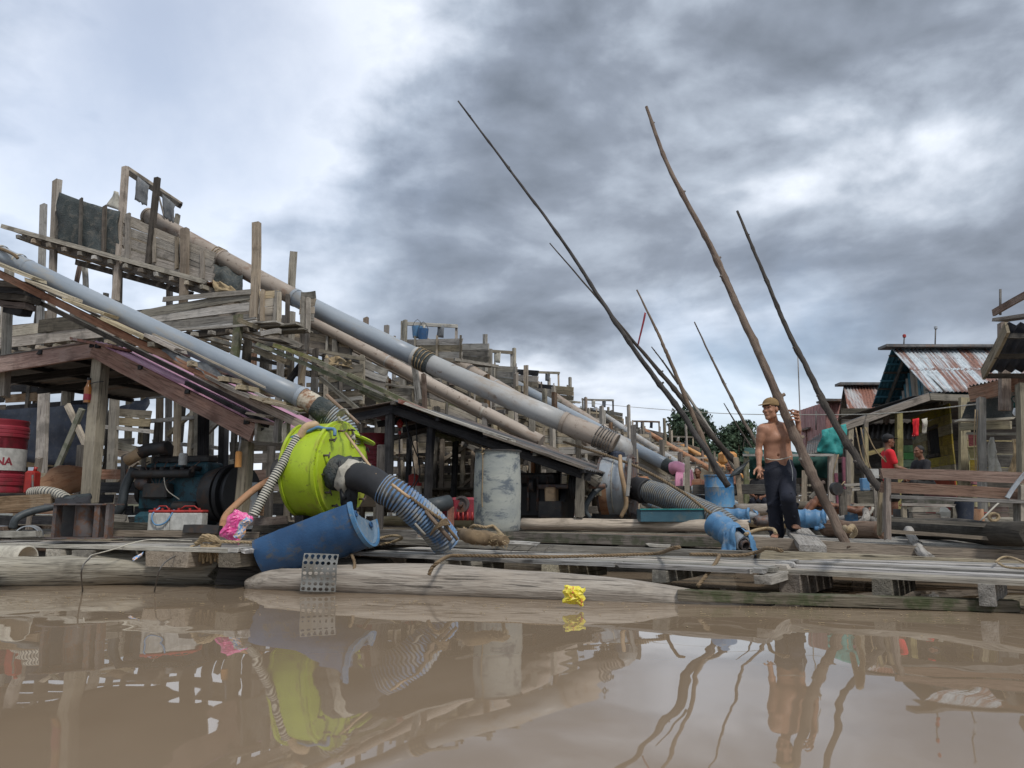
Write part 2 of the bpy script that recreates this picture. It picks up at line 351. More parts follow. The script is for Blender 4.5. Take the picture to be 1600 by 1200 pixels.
def tubegeo(P, rad, sides, cap=True, jit=0.0, sq=1.0):
    F = frames(P); vs = []; fs = []
    for i, (p, (u, v)) in enumerate(zip(P, F)):
        for j in range(sides):
            a = j / sides * 2 * math.pi; r = rad[i] * (1 + (rnd.uniform(-jit, jit) if jit else 0))
            vs.append(p + u * math.cos(a) * r + v * math.sin(a) * r * sq)
    for i in range(len(P) - 1):
        for j in range(sides):
            a = i * sides + j; b = i * sides + (j + 1) % sides; fs.append((a, b, b + sides, a + sides))
    if cap:
        fs.append(tuple(range(sides - 1, -1, -1))); n = (len(P) - 1) * sides; fs.append(tuple(range(n, n + sides)))
    return vs, fs
def tube(name, pts, r, mat, parent=None, sides=12, cap=True, jit=0.0, smooth=True, n=0, sq=1.0):
    P = cat(pts, n) if n else [Vector(p) for p in pts]
    mw = frame(P[-1] - P[0] if (P[-1] - P[0]).length > .01 else Vector((1, 0, 0)), UP, P[0]); inv = mw.inverted()
    vs, fs = tubegeo(P, lerp_list(r, len(P)), sides, cap, jit, sq)
    o = mobj(name, [inv @ v for v in vs], fs, mat, parent, mw, smooth)
    if smooth and cap:
        pf = o.data.polygons; pf[len(pf) - 1].use_smooth = False; pf[len(pf) - 2].use_smooth = False
    return o
def rod(name, a, b, r, mat, parent=None, sides=8, seg=1, **k):
    a = Vector(a); b = Vector(b); return tube(name, [a.lerp(b, i / seg) for i in range(seg + 1)], r, mat, parent, sides, **k)
def ribbed(name, pts, r, pitch, mat, parent=None, sides=20, amp=.08, n=14, profile='round', mat2=None):
    """corrugated hose: rings really stand out"""
    P = cat(pts, n); d = [0]
    for i in range(1, len(P)): d.append(d[-1] + (P[i] - P[i - 1]).length)
    k = max(2, int(d[-1] / pitch)); out = []; rr = []; rl = lerp_list(r, 101)
    offs = ((0, 0), (.28, 1), (.62, 1), (.86, 0))
    import bisect
    for i in range(k):
        for o_, h in offs:
            s = (i + o_) / k * d[-1]; j = min(max(bisect.bisect(d, s) - 1, 0), len(P) - 2); f = (s - d[j]) / max(d[j + 1] - d[j], 1e-6)
            out.append(P[j].lerp(P[j + 1], f)); rr.append(rl[int(s / d[-1] * 100)] * (1 + amp * (h - .5)))
    mw = frame(P[-1] - P[0], UP, P[0]); inv = mw.inverted()
    vs, fs = tubegeo(out, rr, sides, True); fm = None; mats = [mat]
    if mat2:
        mats = [mat, mat2]; fm = []
        for i in range(len(out) - 1): fm += [0 if i % 4 in (0, 1) else 1] * sides
        fm += [0, 0]
    return mobj(name, [inv @ v for v in vs], fs, mat, parent, mw, True, mats, fm)
def rope(name, pts, r, mat='rope', parent=None, n=10, strands=3, label=None, cat_='rope'):
    P = cat(pts, n); d = 0; L = []; pp = P[0]
    Q = []; step = r * 1.1; acc = 0
    for i in range(len(P) - 1):
        l = (P[i + 1] - P[i]).length; k = max(1, int(l / step))
        for j in range(k): Q.append(P[i].lerp(P[i + 1], j / k))
    Q.append(P[-1]); F = frames(Q); vs = []; fs = []; s = 0; ds = [0]
    for i in range(1, len(Q)): ds.append(ds[-1] + (Q[i] - Q[i - 1]).length)
    for k in range(strands):
        path = []
        for i, q in enumerate(Q):
            a = ds[i] / (r * 7) * 2 * math.pi + k * 2 * math.pi / strands; u, v = F[i]
            path.append(q + (u * math.cos(a) + v * math.sin(a)) * r * .52)
        v2, f2 = tubegeo(path, [r * .56] * len(path), 5, True); b = len(vs); vs += v2; fs += [tuple(x + b for x in f) for f in f2]
    mw = Matrix.Translation(Q[0]); o = mobj(name, [v - Q[0] for v in vs], fs, mat, parent, mw, True)
    if label: tag(o, label, cat_)
    return o
def sheet(name, a, b, c, d, waves, amp, mat, parent=None, th=.006, rows=2, jit=0.0):
    """corrugated sheet a-b along the waves' count (top edge), c,d the bottom edge under b,a"""
    a, b, c, d = map(Vector, (a, b, c, d)); n = (b - a).cross(d - a).normalized()
    if n.z < 0: n = -n
    nu = max(2, waves * 4); mw = frame(b - a, n, a); inv = mw.inverted(); vs = []; fs = []
    for s in (0, 1):
        for j in range(rows + 1):
            for i in range(nu + 1):
                u = i / nu; v = j / rows; p = a.lerp(b, u).lerp(d.lerp(c, u), v)
                p = p + n * (amp * math.sin(u * waves * 2 * math.pi) - s * th + rnd.uniform(-jit, jit)); vs.append(inv @ p)
    st = nu + 1; o = st * (rows + 1)
    for j in range(rows):
        for i in range(nu):
            q = j * st + i; fs.append((q, q + st, q + st + 1, q + 1)); fs.append((q + o, q + 1 + o, q + st + 1 + o, q + st + o))
    def side(L):
        for i in range(len(L) - 1): fs.append((L[i], L[i + 1], L[i + 1] + o, L[i] + o))
    side(list(range(st))); side([rows * st + i for i in range(st)][::-1]); side([j * st for j in range(rows + 1)][::-1]); side([j * st + nu for j in range(rows + 1)])
    return mobj(name, vs, fs, mat, parent, mw, amp > 0)
def lathe(name, c, axis, prof, mat, parent=None, sides=28, up=UP, a0=0.0, a1=360.0, smooth=True, mats=None, fmf=None):
    """prof: list of (distance along axis, radius)"""
    mw = frame(Vector(axis), up, Vector(c)); full = abs(a1 - a0) >= 359.9; vs = []; fs = []; fm = []; n = sides if full else sides + 1
    for x, r in prof:
        for j in range(n):
            a = R(a0 + (a1 - a0) * j / sides); vs.append((x, math.cos(a) * r, math.sin(a) * r))
    for i in range(len(prof) - 1):
        for j in range(sides):
            p = i * n + j; q = i * n + (j + 1) % n; fs.append((p, q, q + n, p + n)); fm.append(fmf(i) if fmf else 0)
    o = mobj(name, vs, [f[::-1] for f in fs], mat, parent, mw, False, mats, fm if fmf else None)
    if smooth:
        try: o.data.shade_auto_smooth()
        except Exception: pass
        o.data.polygons.foreach_set('use_smooth', [True] * len(o.data.polygons))
        es = []
        import bmesh
        bm = bmesh.new(); bm.from_mesh(o.data)
        for e in bm.edges:
            if len(e.link_faces) == 2 and e.calc_face_angle(0) > R(38): e.smooth = False
        bm.to_mesh(o.data); bm.free()
    return o
def cloth(name, c4, mat, parent=None, nu=8, nv=8, amp=.03, th=.004, sag=0.0, seed=0, ragged=0.0):
    """thin hanging or lying sheet between corners a b (top) c d (bottom), folded by noise"""
    a, b, c, d = map(Vector, c4); n = (b - a).cross(d - a).normalized(); vs = []; fs = []
    for s in (0, 1):
        for j in range(nv + 1):
            for i in range(nu + 1):
                u, v = i / nu, j / nv; p = a.lerp(b, u).lerp(d.lerp(c, u), v)
                q = noise.noise(Vector((u * 3 + seed, v * 1.5 + seed * 2, seed))) * amp + noise.noise(Vector((u * 9, v * 6, seed))) * amp * .4
                p = p + n * (q + s * th) - UP * sag * math.sin(u * math.pi) * (1 if j else .6)
                if ragged and j == nv: p = p + (p - a.lerp(b, u)) * (ragged * noise.noise(Vector((u * 7, seed, 3))))
                vs.append(p - a)
    st = nu + 1; o = st * (nv + 1)
    for j in range(nv):
        for i in range(nu):
            q = j * st + i; fs.append((q, q + 1, q + st + 1, q + st)); fs.append((q + o, q + st + o, q + st + 1 + o, q + 1 + o))
    for L in (list(range(st))[::-1], [nv * st + i for i in range(st)], [j * st for j in range(nv + 1)], [j * st + nu for j in range(nv + 1)][::-1]):
        for i in range(len(L) - 1): fs.append((L[i], L[i + 1], L[i + 1] + o, L[i] + o))
    return mobj(name, vs, fs, mat, parent, Matrix.Translation(a), True)
def log(name, p0, p1, r0, r1, mat, parent=None, sides=14, seg=16, rough=.07, bend=.0, flatten=1.0, seed=0, ends=.02):
    p0 = Vector(p0); p1 = Vector(p1); mw = frame(p1 - p0, UP, p0); L = (p1 - p0).length; vs = []; fs = []
    for i in range(seg + 1):
        u = i / seg; r = r0 + (r1 - r0) * u; cy = bend * math.sin(u * math.pi) + .02 * noise.noise(Vector((u * 3, seed, 0))); cz = .02 * noise.noise(Vector((u * 4, seed, 5)))
        for j in range(sides):
            a = j / sides * 2 * math.pi
            q = 1 + rough * noise.noise(Vector((u * L * 1.3, math.cos(a) * 1.6 + seed, math.sin(a) * 1.6))) * 2 + rough * .5 * noise.noise(Vector((u * L * .4, math.cos(a) * 6 + seed, math.sin(a) * 6)))
            e = ends * noise.noise(Vector((math.cos(a) * 2, math.sin(a) * 2, seed + i))) * 4 if i in (0, seg) else 0
            vs.append((u * L + e, cy + math.cos(a) * r * q, cz + math.sin(a) * r * q * flatten))
    for i in range(seg):
        for j in range(sides): a = i * sides + j; b = i * sides + (j + 1) % sides; fs.append((a, b, b + sides, a + sides))
    fs.append(tuple(range(sides - 1, -1, -1))); n = seg * sides; fs.append(tuple(range(n, n + sides)))
    o = mobj(name, vs, fs, mat, parent, mw, True); o.data.polygons[len(fs) - 1].use_smooth = False; o.data.polygons[len(fs) - 2].use_smooth = False
    return o

# ------------------------------------------------------------ water and far land
def water():
    m, b = newmat('muddy_water')
    t = N('ShaderNodeTexCoord').outputs['Object']
    c = mixc(ramp(tex(t, .55, 4, .5), .3, .7), (.228, .168, .112), (.265, .20, .138))
    c = mixc(mth('MULTIPLY', ramp(tex(vm('MULTIPLY', t, (.6, 2.0, 1)), 1.3, 6, .7, .6), .56, .66), .35), c, (.25, .185, .12))
    setc(b, c); b.inputs['Roughness'].default_value = .012; b.inputs['IOR'].default_value = 1.36; b.inputs['Specular IOR Level'].default_value = .62
    a = tex(vm('MULTIPLY', t, (.8, .55, 1)), 1.1, .6, .3, .1); a2 = tex(vm('MULTIPLY', t, (1, .8, 1)), 3.2, 1, .4, .1); a3 = tex(vm('MULTIPLY', t, (1, 1.2, 1)), .30, 1, .5)
    hgt = mth('ADD', mth('ADD', mth('MULTIPLY', a, 1.0), mth('MULTIPLY', a2, .07)), mth('MULTIPLY', a3, 1.2))
    bump(b, hgt, .027, 1.0)
    o = mobj('water', [(-400, -30, 0), (400, -30, 0), (400, 900, 0), (-400, 900, 0)], [(0, 1, 2, 3)], m); tag(o, kind='structure')
    o = mobj('riverbed', [(-400, -30, -.5), (400, -30, -.5), (400, 900, -.5), (-400, 900, -.5)], [(0, 1, 2, 3)], 'dark'); tag(o, kind='structure')
water()
def far_bank():
    xs = [-300 + i * 12 for i in range(56)]; vs = []; fs = []
    for i, x in enumerate(xs):
        h = 1.6 + 1.2 * noise.noise(Vector((x * .05, 2, 0)))
        vs += [(x, 118, -.2), (x, 124, h * .6), (x, 140, h), (x, 700, h + 1)]
    for i in range(len(xs) - 1):
        for j in range(3): a = i * 4 + j; fs.append((a, a + 4, a + 5, a + 1))
    m, b = newmat('bank_ground'); v, r = coords(); setc(b, mixc(tex(v, .2, 6), (.05, .065, .03), (.12, .10, .06))); b.inputs['Roughness'].default_value = 1
    tag(mobj('far_bank', vs, fs, m, smooth=True), kind='structure')
far_bank()

# ------------------------------------------------------------ foreground logs
L = P = None
def ground_line(pl, z): return pl
g = lambda x, y, z: G(x, y, z)
def split_log():
    a = G(-130, 893, .12); b = G(338, 890, .12)
    o = log('mooring_log', a, b, .185, .155, 'log', None, 18, 30, .10, .03, .78, 3, .05)
    tag(o, 'thick grey split log with a broken end, under the pale rope knot', 'log')
    for (x0, y0, x1, y1, l) in ((137, 876, 136, 921, 0), (272, 873, 246, 922, 1)):
        p, q = G(x0, y0, .24), G(x1, y1, .0); mid = G((x0 + x1) / 2 - 2, y0 + 14, .20) + Vector((0, -.03, 0))
        st = tube('strap', [p + Vector((0, .05, .03)), mid + Vector((0, -.03, .01)), q + Vector((0, -.06, -.02))], .006, 'wire', o, 6, n=5)
split_log()
def long_log():
    # tapered, half sunk
    pts = [W(388, 914, 6.6), W(430, 907, 6.55), W(520, 909, 6.45), W(700, 913, 6.2), W(850, 920, 5.98), W(1010, 932, 5.75), W(1120, 943, 5.6), W(1210, 957, 5.5)]
    P = cat(pts, 8); rr = [.05, .095, .13, .14, .13, .10, .075, .05]; rr = lerp_list(rr, len(P)); mw = frame(P[-1] - P[0], UP, P[0]); inv = mw.inverted()
    F = frames(P); vs = []; fs = []; sd_ = 18
    for i, (p, (u, v)) in enumerate(zip(P, F)):
        for j in range(sd_):
            a = j / sd_ * 2 * math.pi; q = 1 + .16 * noise.noise(Vector((i * .12, math.cos(a) * 2, math.sin(a) * 2 + 4))) + .07 * noise.noise(Vector((i * .05, math.cos(a) * 7, math.sin(a) * 7)))
            vs.append(inv @ (p + (u * math.cos(a) * 1.25 + v * math.sin(a)) * rr[i] * q))
    for i in range(len(P) - 1):
        for j in range(sd_): a = i * sd_ + j; b = i * sd_ + (j + 1) % sd_; fs.append((a, b, b + sd_, a + sd_))
    fs.append(tuple(range(sd_ - 1, -1, -1))); n = (len(P) - 1) * sd_; fs.append(tuple(range(n, n + sd_)))
    o = mobj('mooring_log', vs, fs, 'log', None, mw, True)
    tag(o, 'long tapering bleached log half sunk in front of the middle walkway', 'log')
long_log()

# ------------------------------------------------------------ walkways
def walkway(label, fl, fr, z, width, nplanks, blocks, mat='deck', depth_th=.032, cat_='walkway', name='walkway', jl=.9, cut=.35):
    """fl, fr: pixels of the near top edge; blocks: joists seen under the edge (px0, px1, ybottom)"""
    a = G(fl[0], fl[1], z); b = G(fr[0], fr[1], z); d = (b - a).normalized(); n = Vector((-d.y, d.x, 0)); Lg = (b - a).length
    t = thing(name, label, cat_, (a.x, a.y, 0)); pw = width / nplanks
    for i in range(nplanks):
        s = rnd.uniform(-.12, .03) if i else 0; o_ = n * (pw * (i + .5))
        while s < Lg:
            l = rnd.uniform(1.6, 3.4) if i else rnd.uniform(2.5, 4); e = min(s + l, Lg + rnd.uniform(-.05, .1))
            zz = z - depth_th / 2 + rnd.uniform(-.006, .008)
            p = a + d * (s + .005) + o_; q = a + d * (e - .005) + o_; p.z = zz; q.z = zz + rnd.uniform(-.006, .006)
            if rnd.random() > .04 or i == 0: board('plank', p, q, pw * rnd.uniform(.82, .95), depth_th, mat if rnd.random() > .25 else 'grey2', t, up=n, warp=.006, segs=4)
            s = e
    for (x0, x1, yb, *m_) in blocks:
        c = G((x0 + x1) / 2, fl[1] + (fr[1] - fl[1]) * ((x0 + x1) / 2 - fl[0]) / (fr[0] - fl[0]), z); wdt = (x1 - x0) / 1200 * c.y
        yt = fl[1] + (fr[1] - fl[1]) * ((x0 + x1) / 2 - fl[0]) / (fr[0] - fl[0]); hz = (yb - yt) / 1200 * c.y
        zt = z - depth_th - .004; h = max(hz - depth_th, .06)
        board('joist', c + n * -.02 + UP * (zt - h / 2 - z), c + n * (jl) + UP * (zt - h / 2 - z), wdt * .92, h, m_[0] if m_ else 'grey', t, up=d, warp=.003, jit=.006)
    return t
walkway('low bleached plank walkway at the left with a rope knot tied on its edge', (-60, 849), (382, 858), .33, .62, 4, [(70, 104, 880, 'mud'), (112, 152, 880, 'mud'), (222, 306, 884), (340, 376, 884)], 'deck')
walkway('narrow bleached plank walkway behind the long bleached log, brown rope lying along it', (540, 862), (1180, 890), .24, 1.15, 7, [(495, 552, 897, 'grey'), (679, 703, 897), (846, 874, 907), (1018, 1044, 908), (1178, 1206, 910)], 'deck')
walkway('broad plank walkway at the right on thick blocks above the mossy beam', (1178, 887), (1640, 909), .215, 1.75, 9, [(1216, 1250, 929), (1362, 1392, 935), (1528, 1552, 944)], 'deck')
def beam(label, p0, p1, Y0, Y1, hpx, t, mat, name='timber_beam', **k):
    a = W(*p0, Y0); b = W(*p1, Y1); h = hpx * (Y0 + Y1) / 2400; o = board(name, a - UP * h / 2, b - UP * h / 2, h, t, mat, None, segs=10, **k)
    return tag(o, label, 'beam')
beam('low mossy wet beam on the waterline under the broad right walkway', (1056, 921), (1590, 938), 5.62, 5.15, 15, .14, 'mosslow')
beam('wet brown beam under the block ends of the left walkway', (345, 880), (600, 893), 6.9, 6.9, 30, .12, 'dark')
beam('weathered long beam running behind the middle walkway', (558, 837), (1180, 861), 7.9, 6.95, 10, .10, 'grey', warp=.015)
beam('weathered long beam behind the broad right walkway', (1184, 860), (1660, 880), 6.9, 7.0, 14, .12, 'grey', warp=.02)
beam('pale-topped timber with a green stained side, behind the middle walkway', (778, 830), (1170, 840), 8.3, 7.9, 14, .2, 'mosslow')
beam('thick squared timber under the man, from the blue wrapped pipe end to the right', (1168, 838), (1660, 862), 8.2, 7.5, 18, .2, 'grey')
beam('narrow grey board lying flat beside the coir mat', (785, 845), (842, 848), 7.2, 7.1, 4, .1, 'grey2', name='loose_board')
beam('short grey board lying on the beam left of the blue wrapped pipe end', (1012, 849), (1046, 851), 7.0, 6.95, 4, .1, 'grey2', name='loose_board')
beam('short squared timber end at the foot of the ribbed blue hose', (560, 827), (652, 829), 7.8, 7.8, 16, .12, 'dark', name='timber_block')
def pipe_log(label, p0, p1, z, r, mat, name='timber_pole', **k):
    a = G(*p0, z); b = G(*p1, z); o = log(name, a, b, r, r * .97, mat, None, 14, 12, .03, k.get('bend', 0), 1, rnd.random() * 9, .012); return tag(o, label, 'pole' if 'pole' in name else 'log')
pipe_log('smooth tan pole lying behind the tilted blue half drum', (596, 815), (742, 817), .40, .09, 'tan')
pipe_log('smooth tan pole lying between the grey drum and the blue wrapped pipe end', (816, 819), (1169, 822), .42, .085, 'tan')
tube('ring', [G(1009, 812, .5) + Vector((0, 0, 0)), G(1010, 832, .34)], .01, 'wire', None, 6) if False else None

# logs and floats of the farther rafts on the right
for i, (p0, p1, z, r, mt_, lab) in enumerate((
    ((1148, 815), (1240, 817), .40, .09, 'tan', 'tan log end lying left of the shirtless man'),
    ((1292, 826), (1380, 829), .40, .11, 'brown', 'brown log with a rope knot, right of the blue bundle'),
    ((1382, 822), (1612, 836), .42, .12, 'dark', 'dark thick log lying right behind the bench legs'),
    ((1300, 812), (1372, 814), .42, .09, 'log', 'pale log lying behind the brown log with the rope knot'),
    ((1395, 812), (1480, 815), .44, .08, 'log', 'pale grey log under the table behind the bench'),
    ((1290, 803), (1400, 804), .44, .10, 'grey', 'farthest grey log left of the man in the red shirt'),
    ((1500, 816), (1620, 819), .42, .09, 'log', 'pale log at the right edge under the coiled rope'),
    ((1165, 803), (1280, 802), .44, .07, 'dark', 'dark log lying behind the shirtless man'))):
    pipe_log(lab, p0, p1, z, r, mt_, name='float_log')
def footplank():
    a = G(1246, 826, .42); b = G(1268, 866, .40)
    a = W(1246, 829, 9.0); b = W(1270, 857, 7.4); board_ = board('foot_plank', a, b, .25, .06, 'deck', None, up=Vector((1, .3, 0)), segs=6)
    tag(board_, 'short thick bleached plank end pointing at the camera under the man\'s raised foot', 'plank')
footplank()
def branch():
    o = tube('branch_stub', [W(1420, 829, 8.6), W(1424, 838, 8.3), W(1432, 852, 7.9), W(1441, 865, 7.6), W(1454, 873, 7.4)], [.052, .045, .048, .05, .045], 'log', None, 12, n=5, jit=.05)
    tag(o, 'crooked bleached branch lying over the beams in front of the bench', 'branch')
    tube('binding', [W(1429, 849, 7.9), W(1435, 845.5, 7.85), W(1440, 848, 7.9)], .008, 'wire', o, 6)
    o = tube('branch_stub', [G(1345, 818, .45), G(1352, 812, .5), W(1354, 802, 10.2), W(1352, 797, 10.3)], [.05, .05, .045, .04], 'log', None, 10, n=4, jit=.06)
    tag(o, 'short pale bent stump standing among the logs left of the bench', 'branch')
branch()

# ------------------------------------------------------------ ropes in front
def knot():
    t = thing('knotted_rope', 'pale tan rope tied in a fat knot round the edge of the left walkway', 'rope', G(322, 850, .33))
    y = 6.75
    for k in range(3):
        rope('turn', [W(306 + k * 3, 850 - k * 2, y - .03), W(318, 840 - k * 2.5 + 3, y - .08 - k * .01), W(334, 840 - k * 2 + 4, y - .08), W(343, 848 + k, y - .03), W(332, 852 + k * 2, y - .06), W(314, 852 + k * 2, y - .06)], .021, 'rope', t)
    rope('tail', [W(343, 846, y - .02), W(360, 847, y), W(380, 847, y + .05), W(400, 849, y + .15)], .014, 'rope', t)
    for k in range(9):
        x = 308 + k * 4; rope('loose_strand', [W(324 + (k - 4) * 1.5, 853, y - .08), W(x + 1, 866, y - .09 - .01 * (k % 3)), W(x - 2 + (k % 3) * 2, 874 + (k % 3) * 3, y - .1)], .012, 'rope', t, 6)
    rope('tail', [W(304, 853, y), W(296, 856, y - .02), W(290, 862, y + .02)], .012, 'rope', t)
knot()
def deckrope(pts, z, r, lab, mat='ropedark'):
    P = []
    for p in pts:
        zz = p[2] if len(p) > 2 else z; P.append(G(p[0], p[1], zz) if len(p) < 4 else W(p[0], p[1], p[3]))
    return rope('mooring_rope', P, r, mat, None, 10, label=lab)
deckrope([(670, 898, 0, 5.95), (676, 886, 0, 5.95), (688, 876, 0, 5.98), (702, 869, .27), (720, 868, .265), (780, 869, .265), (850, 870, .265), (930, 868.5, .265), (1000, 866, .265), (1030, 864, .28), (1050, 857, .37), (1062, 855, .385)], .27, .015, 'long twisted brown rope lying along the middle walkway')
deckrope([(1078, 866, .27), (1110, 866, .265), (1140, 868, .265), (1165, 867, .27), (1185, 862, .30), (1195, 857, .36), (1212, 858, .37), (1222, 861, .36)], .3, .015, 'twisted brown rope lying in front of the blue wrapped pipe end')
deckrope([(1124, 868, .28), (1118, 880, 0, 5.9), (1106, 896, 0, 5.72), (1090, 916, 0, 5.6)], .3, .015, 'brown rope hanging down to the mossy beam left of the broad walkway')
deckrope([(566, 848, .36), (590, 842, .36), (612, 837, .39), (628, 840, .385), (615, 846, .33), (580, 853, .29), (556, 856, .28), (540, 860, .26)], .3, .014, 'rope loop lying behind the tilted blue half drum', 'rope')
deckrope([(545, 861, .27), (550, 868, 0, 6.5), (554, 880, 0, 6.4), (553, 893, 0, 6.3)], .3, .013, 'rope end hanging below the tilted blue half drum', 'ropedark')
deckrope([(735, 824, .43), (742, 821, .47), (758, 824, .45), (770, 822, .46), (778, 829, .42), (790, 842, .40)], .4, .017, 'bent pale rope arching over the coir mat beside the grey drum', 'rope')
deckrope([(1165, 835, .42), (1180, 829, .44), (1196, 826, .45), (1208, 827, .45), (1212, 833, .42)], .4, .018, 'pale rope behind the blue wrapped pipe end beside the man\'s foot', 'rope')
deckrope([(1320, 824, .5), (1326, 828, .52), (1332, 823, .52), (1336, 832, .46), (1331, 838, .42)], .4, .022, 'pale rope knot round the brown log beside the leaning pole', 'rope')
deckrope([(1556, 878, .26), (1566, 871, .27), (1580, 871, .27), (1598, 878, .26), (1612, 886, .25), (1594, 888, .24), (1572, 886, .24), (1560, 880, .26)], .3, .009, 'thin pale rope loop on the broad walkway at the right edge', 'rope')
o = tube('cable', [W(1549, 870, 7.6), W(1552, 862, 7.7), W(1570, 850, 7.8), W(1600, 838, 7.9), W(1630, 832, 7.9)], .006, 'wire', None, 6, n=5); tag(o, 'thin slack cable rising to the right edge beside the bench', 'cable')
o = tube('cable', [W(137, 876, 6.5), W(142, 868, 6.55), W(160, 863, 6.65), (W(185, 856, 6.72)), W(205, 849, 6.85), W(238, 843, 6.95), W(300, 845, 6.85)], .005, 'hosepale', None, 6, n=6); tag(o, 'thin pale cord running from the split log onto the left walkway', 'cord')
for i in range(3):
    x = 798 + i * 26; o = tube('wire_curl', [G(x, 862, .245), G(x + 6, 856, .30), G(x + 14, 853, .31), G(x + 20, 858, .25)], .003, 'wire', None, 4, n=5)
    tag(o, ('left', 'middle', 'right')[i] + ' of three thin wire curls sticking up from the middle walkway', 'wire', 'wire curls on the walkway')
# coir mat
def coir():
    P = []; vs = []; fs = []
    c = [G(722, 833, .44), G(740, 839, .42), G(765, 842, .40), G(790, 845, .39)]
    base = thing('coir_roll', 'frayed brown coir bundle lying beside the grey drum', 'coir mat', c[0])
    tube('core', c, [.05, .065, .06, .04], 'ropedark', base, 10, n=4, jit=.15)
    for k in range(420):
        u = rnd.random(); i = min(int(u * 3), 2); p = c[i].lerp(c[i + 1], u * 3 - i); a = rnd.uniform(0, 6.28); d = Vector((rnd.uniform(-1, 1) * .8, math.cos(a), math.sin(a))).normalized()
        q = p + d * .05; e = q + d * rnd.uniform(.01, .035) + Vector((rnd.uniform(-.04, .04), 0, -.008)); s = Vector((.003, .001, .003)); b = len(vs)
        vs += [q - s - base.location, q + s - base.location, e - base.location]; fs.append((b, b + 1, b + 2))
    tag(mobj('fibre', vs, fs, 'dry', base, Matrix.Translation(base.location)), kind='stuff')
coir()

# ------------------------------------------------------------ litter
def crumple(name, px, py, Y, wpx, hpx, mat, label, cat_, seed, tilt=0.0, thick=.35, mats=None, panel=None):
    c = W(px, py, Y); sx = wpx / 1200 * Y; sz = hpx / 1200 * Y; nu, nv = 12, 12; vs = []; fs = []; fm = []
    for s in (0, 1):
        for j in range(nv + 1):
            for i in range(nu + 1):
                u = i / nu - .5; v = j / nv - .5; e = min(1, 4.5 * min(.5 - abs(u), .5 - abs(v)))
                q = noise.noise(Vector((u * 5 + seed, v * 5, seed + s * 3))) * .3 + (abs(noise.noise(Vector((u * 8, v * 8, seed + s)))) - .2) * .5
                y = (thick * .5 * e + q * thick * e) * (1 if s else -1) * sx
                kx = u + .13 * noise.noise(Vector((v * 4, seed, 1))); kz = v + .13 * noise.noise(Vector((u * 4, seed, 7)))
                vs.append((kx * sx, y, kz * sz))
    st = nu + 1; o = st * (nv + 1)
    for s in (0, 1):
        for j in range(nv):
            for i in range(nu):
                q = j * st + i + s * o; f = (q, q + 1, q + st + 1, q + st); fs.append(f if s == 0 else f[::-1])
                fm.append(1 if (panel and s == 0 and panel(i / nu, j / nv)) else 0)
    for Lq in (list(range(st)), [nv * st + i for i in range(st)][::-1], [j * st for j in range(nv + 1)][::-1], [j * st + nu for j in range(nv + 1)]):
        for i in range(len(Lq) - 1): fs.append((Lq[i + 1], Lq[i], Lq[i] + o, Lq[i + 1] + o)); fm.append(0)
    mw = Matrix.Translation(c) @ Matrix.Rotation(tilt, 4, 'Y')
    return tag(mobj(name, vs, fs, mat, None, mw, False, mats, fm), label, cat_)
crumple('detergent_bag', 369, 822, 6.95, 34, 46, 'pinkbag', 'crumpled shiny pink packet with a printed panel standing on the left walkway', 'plastic bag', 4, .45, .35, ['pinkbag', 'label'], lambda u, v: u > .64 and .12 < v < .9)
crumple('snack_wrapper', 897, 930, 5.28, 32, 27, 'yellowwrap', 'crumpled yellow snack wrapper floating against the bleached log', 'wrapper', 9, .1, .4)
def paper():
    t = thing('paper_scrap', 'folded pale printed paper scrap draped over a block end of the left walkway', 'paper', G(240, 858, .33))
    a, b = W(238, 856, 6.7), W(265, 857, 6.7)
    cloth('flap', (a, b, W(266, 868, 6.66), W(248, 868, 6.66)), 'hosepale', t, 6, 4, .02, .003, 0, 2)
    cloth('crumpled_end', (W(224, 862, 6.6), W(222, 868, 6.6), W(208, 877, 6.55), W(207, 872, 6.6)), 'label', t, 5, 4, .03, .003, 0, 5)
paper()
def perforated():
    t = None; c0 = W(473, 867, 6.14); nx, nz = 6, 7; Wd = .275; H = .275; vs = []; fs = []; seg = 12
    def pt(x, z, d=0):
        zz = H - z; q = .0
        if z < .06: q = (.06 - z) ** 1.2 * 1.6
        q += .012 * math.sin(x * 17 + z * 9) + .006 * math.sin(z * 41)
        return Vector((x * .99, q + d + .0, -z * 1.0 + (0.01 if z < .03 else 0)))
    cx, cz = Wd / nx, H / nz
    for s in (0, 1):
        d = .004 * s
        for i in range(nx):
            for j in range(nz):
                if (i, j) in ((2, 4), (5, 1)): r = .25
                else: r = .34
                if j == 2: r *= .55
                X, Z = (i + .5) * cx, (j + .5) * cz; b = len(vs)
                for k in range(seg):
                    a = (k + .5) / seg * 2 * math.pi; vs.append(pt(X + math.cos(a) * cx * r, Z + math.sin(a) * cz * r, d))
                for k in range(seg):
                    a = (k + .5) / seg * 2 * math.pi; ca, sa = math.cos(a), math.sin(a); m_ = max(abs(ca), abs(sa)); vs.append(pt(X + ca / m_ * cx / 2, Z + sa / m_ * cz / 2, d))
                for k in range(seg):
                    f = (b + k, b + (k + 1) % seg, b + seg + (k + 1) % seg, b + seg + k); fs.append(f if s else f[::-1])
        if s == 0: half = len(vs)
    for c in range(nx * nz):
        b = c * 2 * seg
        for k in range(seg): fs.append((b + k, b + (k + 1) % seg, b + half + (k + 1) % seg, b + half + k))
    mw = Matrix.Translation(c0) @ Matrix.Rotation(R(4), 4, 'Z') @ Matrix.Rotation(R(2), 4, 'Y')
    tag(mobj('perforated_sheet', vs, fs, 'steelgrey', None, mw), 'dull grey perforated sheet full of round holes hanging beside the bleached log', 'perforated sheet')
perforated()

